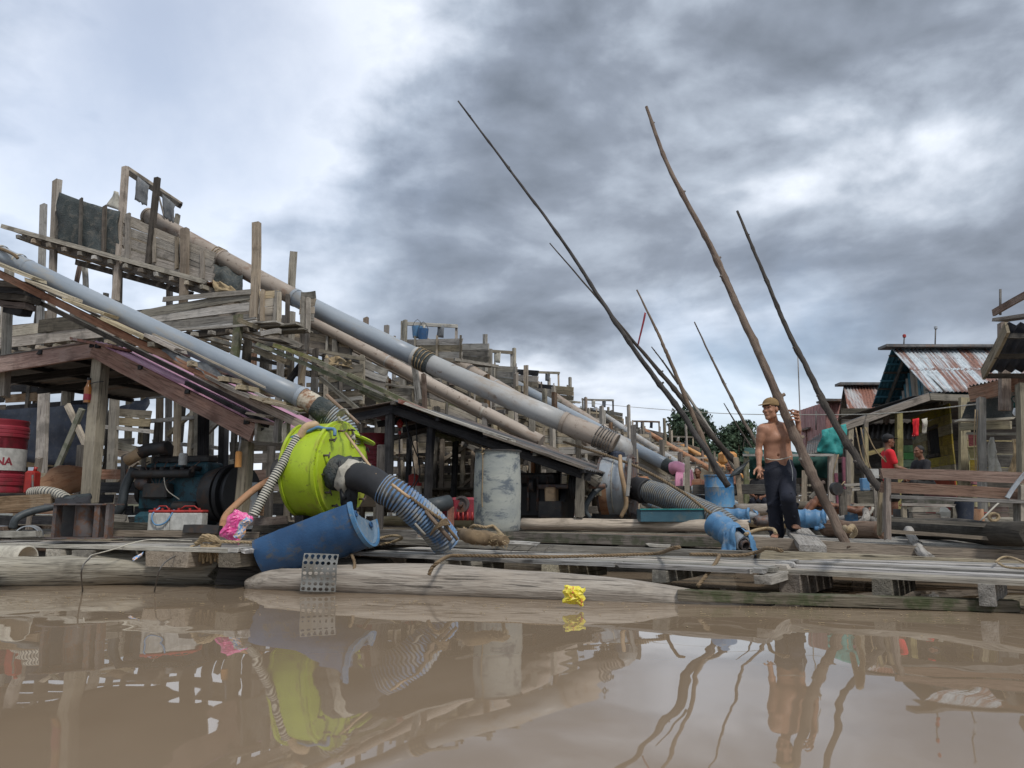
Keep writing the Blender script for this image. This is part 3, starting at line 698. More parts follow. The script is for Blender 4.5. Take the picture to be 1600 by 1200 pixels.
# ------------------------------------------------------------ tilted blue half drum
def half_drum():
    a = W(419, 864, 6.74); b = W(570, 806, 6.60); ax = (b - a).normalized(); L = (b - a).length; r = .262
    t = thing('half_drum', 'blue plastic drum cut in half lengthwise, tilted against the left walkway', 'drum', a)
    up = (Vector((0, .35, 1)) - ax * ax.dot(Vector((0, .35, 1)))).normalized()
    prof = []
    for i in range(25):
        u = i / 24; rr = r * (1 - .05 * (abs(u - .5) * 2) ** 6) + (.006 if abs(u - .30) < .025 or abs(u - .72) < .025 else 0); prof.append((u * L, rr))
    # lathe frame: cos -> Y axis of frame, sin -> up;  lower half is kept
    body = lathe('shell', a, ax, prof, 'blue', t, 40, up, 172, 372)
    body2 = lathe('inner_shell', a, ax, [(x, q - .007) for x, q in prof], 'bluelid', t, 40, up, 172, 372)
    lid = lathe('lid', a + ax * (L - .03), ax, [(0, .001), (0.0, .05), (0.004, r * .8), (.0, r * .9), (.025, r * .93), (.03, r * .99), (.012, r * .995)], 'bluelid', t, 40, up, 174, 366)
    rim = lathe('rim', a + ax * (L - .028), ax, [(0, r * .985), (0, r * 1.035), (.035, r * 1.035), (.038, r * .95), (.02, r * .94)], 'bluebright', t, 40, up, 172, 372)
    lathe('base', a + ax * .02, ax, [(0, .001), (.002, r * .93)], 'blue', t, 40, up, 172, 372)
    for px, py in ((551, 788), (590, 781)):
        p = W(px, py, 6.62 if px < 560 else 6.5)
    m = frame(ax, up, a + ax * L)
    for s in (-.6, .55):
        c = m @ Vector((-.018, r * s, -.03)); lathe('bung', c, ax, [(0, .028), (.012, .028), (.014, .018), (.004, .016), (.004, .001)], 'blue', t, 12, up)
half_drum()

# ------------------------------------------------------------ raft decks (platforms under the machinery)
def raft_deck(label, o0, Lx, Wy, z, mats=('grey', 'dark', 'brown', 'mud'), along=True, ax=AX, cx=CX, name='raft_deck', pl=.16):
    """o0 near right corner; runs Lx along ax and Wy across"""
    t = thing(name, label, 'raft', (o0.x, o0.y, 0)); o0 = Vector((o0.x, o0.y, 0))
    k = int(Wy / pl)
    for i in range(k):
        s = rnd.uniform(-.2, 0)
        while s < Lx:
            e = min(s + rnd.uniform(1.8, 3.8), Lx + rnd.uniform(-.1, .1)); c = cx * (pl * (i + .5)); zz = z - .015 + rnd.uniform(-.012, .012)
            if rnd.random() > .05: board('deck_board', o0 + ax * s + c + UP * zz, o0 + ax * (e - .01) + c + UP * zz, pl * .93, .03, rnd.choice(mats), t, up=cx, segs=2)
            s = e
    for i in range(int(Lx / 1.1)):
        c = o0 + ax * (.3 + i * 1.1 + rnd.uniform(-.1, .1)); board('cross_beam', c - cx * .05 + UP * (z - .11), c + cx * (Wy + .1) + UP * (z - .11), .13, .11, rnd.choice(('dark', 'brown')), t, segs=2)
    for i in range(max(2, int(Wy / .9))):
        c = o0 + cx * (.25 + i * .95) + UP * .02; o = log('pontoon_log', c - ax * .3, c + ax * (Lx + .3), .17, .15, 'dark', t, 10, 8, .06, 0, 1, i * 3.1)
    return t
raft_deck('dark raft deck under the blue engine and the lime green pump', Vector((-1.55, 7.35, 0)), 7.2, 3.4, .31)
raft_deck('raft deck under the sooty roof and the grey casing pump', Vector((2.35, 10.9, 0)), 9.5, 3.6, .33)
raft_deck('raft deck between the grey drum and the middle walkway', Vector((1.9, 7.9, 0)), 3.3, 2.6, .31)
raft_deck('raft deck under the man and the blue floats', Vector((4.9, 7.6, 0)), 2.7, 2.2, .29, ('grey2', 'deck', 'grey'))
raft_deck('raft deck behind the bench leading to the huts', Vector((8.3, 8.0, 0)), 3.9, 4.2, .30, ('grey2', 'deck', 'grey'))
raft_deck('raft deck under the huts at the right', Vector((15, 14.0, 0)), 10.5, 9.0, .34, ('grey', 'brown', 'dark'), pl=.3)
raft_deck('raft deck under the pink pump in the middle distance', Vector((7.3, 16.5, 0)), 12, 6.0, .34, ('grey', 'mud', 'dark'), pl=.3)
raft_deck('raft deck behind the left engine raft', Vector((-3.5, 13.2, 0)), 8, 3.0, .32, ('grey', 'mud', 'dark'), pl=.25)

# ------------------------------------------------------------ helpers for frames traced on upright planes
def bp(name, x0, y0, x1, y1, wpx, t, pl, off, mat, parent, **k):
    p, q = P_(x0, y0, pl, off), P_(x1, y1, pl, off); d = pl[1]; n = Vector((-d.y, d.x, 0))
    sc = ((p.y + q.y) / 2) / 1200; up = n.cross((q - p).normalized())
    if up.length < .1: up = UP
    return board(name, p, q, wpx * sc, t, mat, parent, up=up, **k)
PL2 = plane(1.6, 12.0)
def span(x, y, pl, a, b, w_, t, mat, parent, name='joist', dz=0):     # a timber across the plane seen end on
    p, q = P_(x, y, pl, a), P_(x, y, pl, a); n = Vector((-pl[1].y, pl[1].x, 0)); n = n if n.y > 0 else -n
    q = p + n * (b - a); p.z += dz; q.z += dz
    return board(name, p, q, w_, t, mat, parent)
def planked_box(parent, pl, off, quad, rows, mats, th=.03, batt=(), gap=.94, bw=5, cut=()):
    """side wall of planks; quad = TL, TR, BR, BL pixels"""
    (ax_, ay), (bx, by), (cx_, cy), (dx, dy) = quad
    for i in range(rows):
        u0, u1 = i / rows, (i + 1) / rows; um = (u0 + u1) / 2
        x0, y0 = ax_ + (dx - ax_) * um, ay + (dy - ay) * um; x1, y1 = bx + (cx_ - bx) * um, by + (cy - by) * um
        hl = ((dy - ay) + (cy - by)) / 2 / rows
        bp('side_plank', x0 + rnd.uniform(-2, 2), y0, x1 + rnd.uniform(-2, 2), y1, hl * gap, th, pl, off + rnd.uniform(-.012, .012), rnd.choice(mats), parent, segs=4, warp=.012)
    for (x, y0, y1, w_) in batt: bp('batten', x, y0, x + rnd.uniform(-1, 1), y1, w_, .04, pl, off - th * .5 - .024, rnd.choice(mats), parent)
WD = ('mud', 'grey', 'grey', 'mud', 'grey2'); DK = ('grey', 'dark', 'brown')

# ------------------------------------------------------------ second tower, the tall one at the left
def tower_two():
    t = thing('sluice_tower', 'tallest mud caked sluice tower at the left with grey rags hanging from its top frame', 'sluice tower', P_(200, 790, PL2))
    pl = PL2
    b = lambda *a, **k: bp(*a, **k)
    # posts in front row
    for (x0, y0, x1, y1, w_, off, m_) in (
        (88, 282, 78, 540, 10, -.45, 'grey'), (68, 320, 62, 560, 10, .9, 'grey2'), (196, 262, 180, 470, 10, -.5, 'mud'), (246, 278, 232, 412, 8, -.55, 'dark'),
        (289, 358, 284, 512, 12, -.62, 'mud'), (184, 414, 172, 790, 14, -.3, 'mud'), (265, 430, 262, 790, 8, .8, 'grey'), (401, 349, 396, 505, 13, -.7, 'grey'),
        (459, 394, 455, 470, 10, .9, 'grey'), (278, 335, 274, 360, 5, .5, 'grey'), (132, 415, 134, 450, 6, .9, 'grey2'), (126, 412, 119, 445, 4, .9, 'brown'),
        (72, 548, 62, 790, 18, -.3, 'mud'), (83, 480, 80, 560, 12, -.35, 'grey'), (388, 520, 380, 700, 12, .2, 'dark'), (372, 492, 366, 560, 13, -.9, 'moss'),
        (250, 600, 244, 790, 9, .9, 'mud'), (310, 600, 305, 780, 10, .4, 'mud'), (278, 600, 272, 770, 9, .0, 'mud'), (330, 620, 326, 780, 9, .9, 'grey2'), (205, 560, 200, 690, 9, .9, 'mud'),
        (434, 455, 430, 505, 6, -.72, 'mud'), (415, 520, 408, 690, 12, .9, 'dark'), (438, 540, 434, 640, 9, .3, 'grey'), (455, 560, 452, 640, 8, .8, 'dark'),
        (476, 500, 470, 640, 9, .2, 'grey'), (492, 590, 488, 660, 9, .7, 'grey2'), (345, 430, 342, 460, 7, .6, 'grey'), (105, 590, 100, 780, 10, .9, 'grey')):
        b('post', x0, y0, x1, y1, w_, .09, pl, off, m_, t, warp=.02)
    # headers of the top frame
    b('top_rail', 195, 266, 282, 322, 8, .09, pl, -.42, 'dark', t); b('top_rail', 200, 262, 283, 318, 5, .05, pl, .5, 'grey', t)
    b('brace', 246, 300, 258, 345, 2, .03, pl, -.1, 'grey', t)
    # launder floor, side planks
    b('floor_beam', 5, 354, 322, 441, 7, .08, pl, -.62, 'grey2', t, segs=6); b('floor_beam', 40, 372, 345, 462, 11, .10, pl, -.45, 'dark', t, segs=6)
    b('floor_beam', 38, 366, 330, 452, 8, .10, pl, .55, 'dark', t, segs=6); b('floor_beam', 120, 410, 300, 460, 9, .08, pl, .1, 'dark', t)
    for k in range(13):
        x = 26 + k * 24; y = 362 + (x - 26) * .272; span(x, y + 7, pl, -.68, .8, .075, .08, rnd.choice(('grey2', 'mud', 'grey')), t)
    for k in range(20):
        x = 20 + k * 16; y = 358 + (x - 20) * .275; p = P_(x, y, pl, -.55); q = P_(x + 15, y + 4, pl, -.55); n = CX * 1.15
        if k % 1 == 0: board('floor_plank', p - UP * .0, p + n, .022, .22, rnd.choice(DK), t, segs=1)
    planked_box(t, pl, -.5, ((192, 332), (334, 396), (332, 440), (188, 402)), 4, WD, batt=((200, 334, 404, 9), (240, 343, 410, 5), (276, 370, 420, 6), (316, 390, 436, 7)))
    planked_box(t, pl, .5, ((190, 330), (330, 385), (330, 432), (190, 398)), 3, WD)
    # dark rubber lining wall at the upper end
    planked_box(t, pl, -.46, ((92, 316), (188, 334), (186, 404), (92, 378)), 1, ('dark',), gap=.98)
    o = cloth('mud_lining', (P_(92, 300, pl, -.56), P_(187, 330, pl, -.56), P_(184, 402, pl, -.56), P_(90, 376, pl, -.56)), 'tarp', t, 22, 10, .10, .02, .05, 4)
    b('batten', 164, 322, 162, 396, 7, .04, pl, -.62, 'dark', t); b('batten', 127, 310, 125, 388, 5, .04, pl, -.62, 'dark', t)
    b('post', 94, 281, 90, 330, 5, .07, pl, -.5, 'mud', t)
    cloth('hanging_rag', (P_(215, 275, pl, -.5), P_(233, 290, pl, -.5), P_(229, 322, pl, -.5), P_(210, 312, pl, -.5)), 'cloth', t, 8, 8, .05, .006, 0, 1, .1)
    cloth('hanging_rag', (P_(254, 303, pl, -.5), P_(274, 320, pl, -.5), P_(271, 348, pl, -.5), P_(256, 340, pl, -.5)), 'cloth', t, 8, 8, .05, .006, 0, 6, .15)
    cloth('torn_sheet', (P_(178, 298, pl, .4), P_(185, 300, pl, .4), P_(190, 330, pl, .4), P_(166, 322, pl, .4)), 'hosepale', t, 6, 6, .06, .006, 0, 7)
    # mud spill under the launder mouth
    o = cloth('mud_lump', (P_(330, 412, pl, -.1), P_(380, 425, pl, -.1), P_(378, 455, pl, -.4), P_(331, 452, pl, -.4)), 'tarp', t, 12, 10, .12, .03, 0, 8)
    cloth('straw_pile', (P_(332, 438, pl, -.55), P_(360, 446, pl, -.55), P_(372, 456, pl, -.62), P_(334, 454, pl, -.62)), 'dry', t, 14, 8, .10, .03, 0, 9)
    # second level: long sluice running to the left
    planked_box(t, pl, -.7, ((220, 486), (392, 452), (392, 506), (220, 518)), 3, WD, batt=())
    planked_box(t, pl, -.55, ((-20, 514), (240, 484), (240, 520), (-20, 548)), 2, WD, batt=())
    b('side_plank', 255, 468, 392, 456, 8, .03, pl, -.74, 'mud', t); b('side_plank', 60, 510, 150, 500, 22, .03, pl, -.58, 'dark', t)
    planked_box(t, pl, .9, ((0, 512), (392, 462), (392, 500), (0, 540)), 2, WD)
    for k in range(15):
        x = 4 + k * 27; y = 543 - x * .085; span(x, y + 4, pl, -.75, 1.0, .07, .09, rnd.choice(WD), t)
    for k in range(3): b('ledge_strip', 240 + k * 14, 522 - k * 3, 400, 497 + k * 5, 3.4, .05, pl, -.85 - .03 * k, 'grey2', t)
    b('beam', -20, 560, 260, 530, 10, .1, pl, -.5, 'dark', t); b('beam', 260, 528, 400, 512, 11, .1, pl, -.6, 'dark', t)
    # box end facing the pipe at the right
    cp = plane(*P_(404, 500, pl, -.72).xy, CX)
    e0 = P_(404, 500, pl, -.72)
    for r_ in range(4):
        z0 = P_(404, 455, pl, -.72).z; z1 = P_(404, 503, pl, -.72).z; zz = z1 + (z0 - z1) * (r_ + .5) / 4
        p = Vector((e0.x, e0.y, zz)); board('end_plank', p, p + (CX * .1 + -AX * 1.0).normalized() * .38, (z0 - z1) / 4 * .95, .03, rnd.choice(('mud', 'tan', 'grey')), t)
        p2 = p - AX * .66 + CX * .3; board('end_plank', p2, p2 - AX * .30, (z0 - z1) / 4 * .93, .03, rnd.choice(('mud', 'tan', 'grey')), t)
    for x in (411, 436, 450, 474, 482): b('batten', x, 452 + (x - 404) * .16, x - 1, 510 + (x - 404) * .12, 6, .05, pl, -.75, rnd.choice(('grey', 'mud', 'dark')), t)
    # platforms right of it
    for k, (x0, y0, x1, y1) in enumerate(((402, 506, 440, 505), (410, 512, 470, 508), (420, 520, 482, 516), (400, 528, 455, 536), (405, 540, 470, 546))):
        p = P_(x0, y0, pl, -1.0 + .12 * k); q = P_(x1, y1, pl, -1.0 + .12 * k); board('platform_board', p, q, .03, .3, rnd.choice(WD), t, up=UP)
    b('platform_edge', 374, 500, 404, 512, 7, .06, pl, -1.05, 'mud', t); b('platform_edge', 410, 522, 438, 517, 8, .08, pl, -1.1, 'grey2', t)
    b('platform_edge', 440, 528, 470, 540, 7, .08, pl, -.9, 'grey', t)
    # long mossy plank stair running down to the right
    for (x0, y0, x1, y1, w_, off, m_) in ((404, 538, 640, 640, 6, -1.0, 'moss'), (430, 540, 500, 565, 6, -1.05, 'moss'), (490, 562, 560, 596, 6, -1.06, 'moss'), (545, 585, 690, 655, 6, -1.08, 'moss'), (565, 610, 620, 640, 7, -.9, 'moss'), (400, 548, 450, 566, 9, -.8, 'mud')):
        b('stair_board', x0, y0, x1, y1, w_, .12, pl, off, m_, t, segs=5)
    # braces and beams of the legs
    for (x0, y0, x1, y1, w_, off, m_) in (
        (60, 640, 110, 750, 9, .6, 'grey2'), (128, 640, 74, 765, 9, -.35, 'moss'), (105, 632, 136, 700, 9, -.32, 'mud'), (176, 760, 215, 720, 7, -.2, 'grey'),
        (500, 590, 560, 640, 6, .5, 'grey'), (448, 600, 470, 570, 8, .5, 'black'), (395, 560, 450, 572, 6, .6, 'dark'), (470, 600, 478, 560, 5, -.4, 'tan'),
        (200, 660, 330, 650, 6, .5, 'grey2'), (230, 620, 330, 612, 7, .5, 'grey2'), (240, 690, 340, 700, 6, .8, 'grey2'), (300, 700, 350, 650, 6, .6, 'grey'), (262, 680, 308, 640, 6, .7, 'mud'),
        (-10, 600, 240, 575, 9, .7, 'dark'), (-10, 660, 90, 650, 10, .6, 'grey'), (-10, 690, 90, 684, 10, .6, 'dark'), (180, 585, 330, 575, 9, .8, 'grey'), (80, 712, 160, 708, 5, .5, 'tan'), (90, 720, 160, 724, 5, .5, 'grey2')):
        b('brace', x0, y0, x1, y1, w_, .07, pl, off, m_, t)
    # low pale planked box seen under the pink roof
    planked_box(t, pl, -.1, ((176, 637), (236, 642), (236, 667), (176, 664)), 2, ('tan', 'mud'))
    b('ledge_strip', 174, 668, 243, 675, 6, .3, pl, -.15, 'grey2', t)
    planked_box(t, pl, -.1, ((174, 686), (214, 698), (205, 716), (174, 712)), 2, ('tan', 'mud')); b('side_plank', 174, 720, 207, 723, 6, .04, pl, -.1, 'tan', t)
    return t
tower_two()
o = cloth('tarp', (P_(-5, 640, PL2, .2), P_(140, 632, PL2, .2), P_(140, 735, PL2, .1), P_(-5, 715, PL2, .1)), 'tarpblue', None, 14, 8, .15, .006, 0, 3); tag(o, 'navy tarpaulin hanging behind the red oil drum at the left', 'tarpaulin')
o = cloth('tarp', (P_(176, 640, PL2, .4), P_(232, 620, PL2, .4), P_(230, 645, PL2, .3), P_(178, 650, PL2, .3)), 'tarpblue', None, 8, 6, .15, .006, 0, 5); tag(o, 'dark sheet stretched above the pale planked box under the pink roof', 'tarpaulin')

# ------------------------------------------------------------ pipes
def pipe(label, a, b, r0, r1, mat, joints=(), name='slurry_pipe', seg=10, sag=.0, sides=22):
    a = Vector(a); b = Vector(b); pts = [a.lerp(b, i / seg) - UP * sag * math.sin(math.pi * i / seg) for i in range(seg + 1)]
    o = tube(name, pts, [r0, r1], mat, None, sides); tag(o, label, 'pipe'); d = (b - a).normalized()
    for u, m_, w_, k in joints:
        p = a.lerp(b, u) - UP * sag * math.sin(math.pi * u); r = r0 + (r1 - r0) * u
        lathe('sleeve', p - d * w_ / 2, d, [(0, r * .9), (0, r * k), (w_, r * k), (w_, r * .9)], m_, o, sides)
    return o
p1a, p1b = W(-90, 352, 9.6), W(474, 622, 8.02)
pipe('smooth blue grey pipe climbing left over the pink roof', p1b, p1a, .107, .107, 'pvc', ((.004, 'pvc', .05, 1.06), (.72, 'pvc', .03, 1.03)), sides=32, seg=12, sag=.03)
p2a, p2b = P_(232, 338, PL2), P_(962, 694, PL2)
def pipe_two(label, secs):
    t = thing('slurry_pipe', label, 'pipe', p2b); at = lambda u: p2b.lerp(p2a, u) - UP * .20 * math.sin(math.pi * u)
    for u0, u1, m_, r in secs:
        tube('pipe_section', [at(u0 + (u1 - u0) * i / 6) for i in range(7)], r, m_, t, 32)
        p, q = at(u1), at(min(u1 + .01, 1)); d = (q - p).normalized() if u1 < .99 else (p2a - p2b).normalized(); lathe('joint_ring', p - d * .03, d, [(0, .155), (0, .172), (.06, .174), (.07, .155)], m_, t, 32)
    for k in range(16):
        u = rnd.uniform(.03, .95); p = at(u); d = (p2a - p2b).normalized(); a0 = rnd.uniform(-30, 90); lathe('mud_smear', p, d, [(0, .1638), (0, .1665), (rnd.uniform(.05, .3), .1665), (.31, .1638)], rnd.choice(('scorched', 'mud', 'pvcmud', 'steel')), t, 10, UP, 180 + a0, 180 + a0 + rnd.uniform(10, 45))
pipe_two('longest muddy grey pipe crossing the whole row of towers down to the grey casing pump', ((0, .085, 'pvcmud', .163), (.085, .36, 'pvcpale', .163), (.36, .62, 'pvc', .163), (.62, .80, 'pvcmud', .163), (.80, 1, 'pvcmud', .160)))
def on2(x):        # point of the sagging pipe's axis at a pixel column
    best = min(range(401), key=lambda i: abs(pix((p2b.lerp(p2a, i / 400)))[0] - x)); u = best / 400; return p2b.lerp(p2a, u) - UP * .20 * math.sin(math.pi * u)
def pix(p):
    d = p - Vector((0, 0, CAM_H)); c_, s_ = math.cos(PITCH), math.sin(PITCH); f_ = d.y * c_ + d.z * s_; return 800 + 1200 * d.x / f_, 600 - 1200 * (d.z * c_ - d.y * s_) / f_
def lashing(x, y, pl, r, k, w_, mat='rope', label=None):
    c = on2(x); t = thing('lashing', label, 'rope', c); d = (p2b - p2a).normalized(); u = d.cross(UP).normalized(); v = u.cross(d)
    for i in range(k):
        q = c + d * (i - k / 2) * w_; tilt = rnd.uniform(-.35, .35)
        pts = [q + (u * math.cos(a) + v * math.sin(a)) * (r + .012) + d * math.sin(a) * .08 * tilt for a in [j / 14 * 2 * math.pi for j in range(15)]]
        tube('turn', pts, .009, mat, t, 6)
    return t
o = lathe('wrapping', on2(652), (p2b - p2a), [(0, .160), (.01, .172), (.12, .178), (.30, .174), (.31, .165)], 'tarp', None, 24); tag(o, 'dark tarp wrapped round the longest pipe above the sooty roof', 'wrapping')
lashing(664, 576, PL2, .18, 4, .07, label='rope turns lashing the dark wrapping to the longest pipe')
lashing(345, 392, PL2, .165, 3, .06, label='rope turns round the longest pipe beside the straw pile')
lashing(948, 687, PL2, .175, 7, .045, 'wire', label='cord turns round the lower end of the longest pipe by the grey casing pump')
# thinner pipe behind
PL2b = plane(.3, 14.6)
p3a, p3b = P_(478, 496, PL2b), P_(846, 690, PL2b)
pipe('brown stained thinner pipe below the longest pipe, ending on the sooty roof', p3b, p3a, .125, .125, 'pvcmud', ((.22, 'hosepale', .03, 1.03), (.62, 'pvcpale', .03, 1.03)), seg=12, sag=.02)

# ------------------------------------------------------------ first tower (mostly outside the frame) under the blue grey pipe
def tower_one():
    pl = plane(*p1b.xy, Vector((p1a.x - p1b.x, p1a.y - p1b.y, 0)))
    t = thing('sluice_tower', 'red brown timber launder and planks under the smooth blue grey pipe', 'sluice tower', P_(100, 700, pl, .2))
    b = lambda n, x0, y0, x1, y1, w_, th, off, m_, **k: bp(n, x0, y0, x1, y1, w_, th, pl, off, m_, t, **k)
    b('main_beam', -60, 398, 350, 600, 11, .07, -.25, 'red', segs=6); b('main_beam', 310, 583, 480, 668, 12, .07, -.24, 'brown', segs=4); b('main_beam', -60, 412, 440, 660, 7, .06, .3, 'dark', segs=6)
    b('main_beam', 290, 600, 420, 664, 10, .06, .0, 'black', segs=3)
    for (x0, y0, x1, y1) in ((-40, 396, 62, 438), (50, 440, 118, 468), (108, 470, 174, 494), (168, 500, 232, 530), (236, 526, 282, 548), (330, 590, 398, 622), (398, 620, 466, 640)):
        b('top_plank', x0, y0, x1, y1, 5, .20, -.26, 'mud')
    b('top_plank', 60, 448, 465, 646, 3.5, .06, -.1, 'grey2', segs=6); b('top_plank', 240, 522, 415, 606, 2.5, .04, -.3, 'tan')
    for x in (236, 296, 345, 372, 415):
        y = 538 + (x - 236) * .49; p = P_(x, y, pl, -.36); board('cross_block', p, p + CX * .6, .05, .07, 'mud', t)
    cloth('grey_rag', (P_(250, 538, pl, -.22), P_(345, 584, pl, -.22), P_(352, 598, pl, -.30), P_(254, 552, pl, -.30)), 'cloth', t, 16, 5, .10, .012, 0, 3)
    b('post', 436, 655, 434, 690, 8, .07, -.1, 'grey'); b('post', 15, 415, 8, 620, 9, .09, .35, 'grey')
    b('post', 448, 660, 447, 690, 8, .07, -.2, 'tan')
    # dark hanging box at the far left
    for k, (x0, x1, y) in enumerate(((0, 56, 448), (2, 54, 458), (4, 52, 468), (8, 48, 478), (12, 42, 487))):
        b('box_board', x0, y - 2, x1, y + 2, 10, .3 - .04 * k, .1, rnd.choice(('black', 'dark', 'brown')))
    return t
tower_one()
o = tube('rope_wrap', [W(-5, 386, 9.2), W(10, 392, 9.1), W(22, 398, 9.0), W(28, 404, 9.0)], .02, 'ropedark', None, 7, n=4); tag(o, 'brown cord bundled on the upper left end of the blue grey pipe', 'cord')
for k, (x, y) in enumerate(((50, 414), (18, 402))):
    d = (p1b - p1a).normalized(); c = p1a.lerp(p1b, (x + 90) / 564); o = lathe('clamp_band', c, d, [(0, .098), (0, .106), (.03, .106), (.03, .098)], 'hosepale', None, 20); tag(o, ('right hand', 'left hand')[k] + ' strap round the blue grey pipe near the left edge', 'strap')

# ------------------------------------------------------------ generic towers for the rest of the row
def tower(label, bot, top, r, pmat, plabel, zs=(1.1, 2.0, 2.9), hdr=1.5, seed=1, detail=1.0, frame_=True, depth=1.5, low=.15, joints=()):
    """bot, top: world points of the pipe's ends. The trestle stands under the pipe and beyond it."""
    rr = random.Random(seed); bot = Vector(bot); top = Vector(top); a = Vector((top.x - bot.x, top.y - bot.y, 0)); Ls = a.length; a.normalize(); c = Vector((-a.y, a.x, 0)); c = c if c.y > 0 else -c
    t = thing('sluice_tower', label, 'sluice tower', (bot + a * Ls * .6) * 1.0 - UP * bot.z)
    zp = lambda s: bot.z + (top.z - bot.z) * s / Ls
    def pt(s, d, z): return Vector((bot.x, bot.y, z)) + a * s + c * d
    def B(n, p, q, w_, th, m_=None, **k): return board(n, p, q, w_, th, m_ or rr.choice(WD + ('dark', 'brown')), t, segs=2, **k)
    n = max(4, int(Ls * (1 - low) / (1.15 / detail)))
    for i in range(n + 3):
        s = Ls * low + (Ls * (1 - low) + 1.2) * i / (n + 1)
        for d in (-.5, depth * .5 - .1, depth):
            if rr.random() < .12: continue
            zt = zp(min(s, Ls)) + rr.choice((-.5, -.3, -.15, .1, .35, .8)) * (1 if d > -.4 else .7)
            s_ = s + rr.uniform(-.15, .15); B('post', pt(s_, d, .2), pt(s_ + rr.uniform(-.06, .06), d, zt), .10, .09)
    # rails at each level
    for z in list(zs) + [zs[-1] + .9, zs[-1] + 1.8, zs[-1] + 2.6]:
        s0 = max(Ls * low, Ls * (z + .35 - bot.z) / (top.z - bot.z))
        if s0 > Ls - .6: continue
        for d in (-.42, depth + .06): B('rail', pt(s0, d, z), pt(Ls + rr.uniform(.2, 1.2), d, z + rr.uniform(-.1, .15)), .10, .06)
        k = int((Ls - s0) / (.55 / detail))
        for i in range(k):
            s = s0 + (Ls - s0) * i / k + rr.uniform(-.1, .1); B('joist', pt(s, -.75 + rr.uniform(-.1, .1), z - .08), pt(s, depth + .3, z - .08), .07, .09)
        # sluice box standing on this level, part of the length
        if rr.random() < .8:
            e0 = s0 + rr.uniform(.2, .5); e1 = min(Ls + .8, e0 + rr.uniform(1.8, 4.0))
            if e1 - e0 > 1:
                for h in range(3):
                    for d in (-.38, depth * .6):
                        sl_ = rr.uniform(-.03, .03); B('side_plank', pt(e0, d, z + .06 + h * .16), pt(e1, d, z + .06 + h * .16 + sl_), .15, .03, rr.choice(WD))
                    B('end_plank', pt(e0, -.38, z + .06 + h * .16), pt(e0, depth * .6, z + .06 + h * .16), .15, .03, rr.choice(WD))
                for i in range(int((e1 - e0) / .6)): B('batten', pt(e0 + i * .6 + .1, -.42, z - .05), pt(e0 + i * .6 + .1, -.42, z + .56), .08, .04)
        if rr.random() < .9:
            s1 = s0 + rr.uniform(0, 1.5)
            for w_ in range(3): B('walk_board', pt(s1, -.9 + w_ * .2, z), pt(s1 + 2.2, -.9 + w_ * .2, z + rr.uniform(-.03, .03)), .03, .17)
    for i in range(int(n * 1.2)):
        s = Ls * low + rr.random() * Ls * (1 - low); zt = max(.9, zp(s) - .5); z0 = rr.uniform(.3, max(.4, zt - 1.2)); B('brace', pt(s, rr.choice((-.45, depth)), z0), pt(s + rr.choice((-.9, .9)), rr.choice((-.45, depth)), min(zt, z0 + 1.3)), .07, .05)
    # plank launder following under the pipe, with stepped boards
    k = int(Ls / 1.3)
    for i in range(k):
        s = Ls * (low * .6) + i * (Ls * (1 - low * .6)) / k; e = s + Ls / k * 1.08
        B('launder_plank', pt(s, -.62, zp(s) - .62), pt(e, -.62, zp(e) - .66), .09, .05, rr.choice(('moss', 'mud', 'grey', 'grey2'))); B('launder_plank', pt(s, -.35, zp(s) - .72), pt(e, -.35, zp(e) - .72), .05, .3, rr.choice(DK))
        B('cross_block', pt(s, -.75, zp(s) - .56), pt(s, .3, zp(s) - .56), .05, .08, rr.choice(WD))
    # header launder sloping the other way, at the top
    H0, H1 = Ls - hdr * 1.3, Ls + hdr; zh = top.z
    for h in range(3):
        for d in (-.42, .45): B('side_plank', pt(H0, d, zh - .45 + h * .17 - .30), pt(H1, d, zh - .45 + h * .17 + .30), .16, .03, 'black' if h == 2 and rr.random() < .3 else rr.choice(WD))
    for i in range(5): s = H0 + (H1 - H0) * i / 4; z = zh - .45 - .3 + .6 * i / 4; B('batten', pt(s, -.46, z - .12), pt(s, -.46, z + .5), .09, .05); B('joist', pt(s, -.65, z - .14), pt(s, .75, z - .14), .07, .08)
    B('floor_beam', pt(H0, -.5, zh - .9), pt(H1 + .5, -.5, zh - .2), .09, .08); B('floor_beam', pt(H0, .5, zh - .9), pt(H1, .5, zh - .25), .09, .08)
    if frame_:
        s = Ls - .25; B('frame_post', pt(s + .55, -.5, zh - .6), pt(s + .55, -.5, zh + .55), .09, .08); B('frame_post', pt(s - .55, .5, zh - .8), pt(s - .55, .5, zh + .38), .08, .07)
        B('frame_rail', pt(s + .62, -.5, zh + .5), pt(s - .62, .5, zh + .36), .09, .07)
        for q in (.3, .65): p = pt(s + .55 - 1.1 * q, -.5 + q, zh + .45 - .1 * q); cloth('hanging_rag', (p, p + (-a + c * .4) * .2, p + (-a + c * .4) * .18 - UP * .34, p + a * .02 - UP * .3), rr.choice(('cloth', 'tarpblue', 'hosepale')), t, 4, 4, .04, .006, 0, seed)
    o = pipe(plabel, bot, top, r, r, pmat, joints, sag=.03, sides=18)
    return t
pB0, pB1 = W(1052, 732, 18.2), W(752, 572, 23.0)
p30, p31 = W(925, 690, 16.0), W(662, 534, 20.5)
tower('mud coloured sluice tower in the middle with blue pails hanging in its top frame', p30, p31, .155, 'pvcmud', 'muddy pipe of the tower with the hanging blue pails', (1.0, 1.9, 2.8), 1.7, 3, 1.2, True, low=.12, joints=((.5, 'pvcpale', .04, 1.04),))
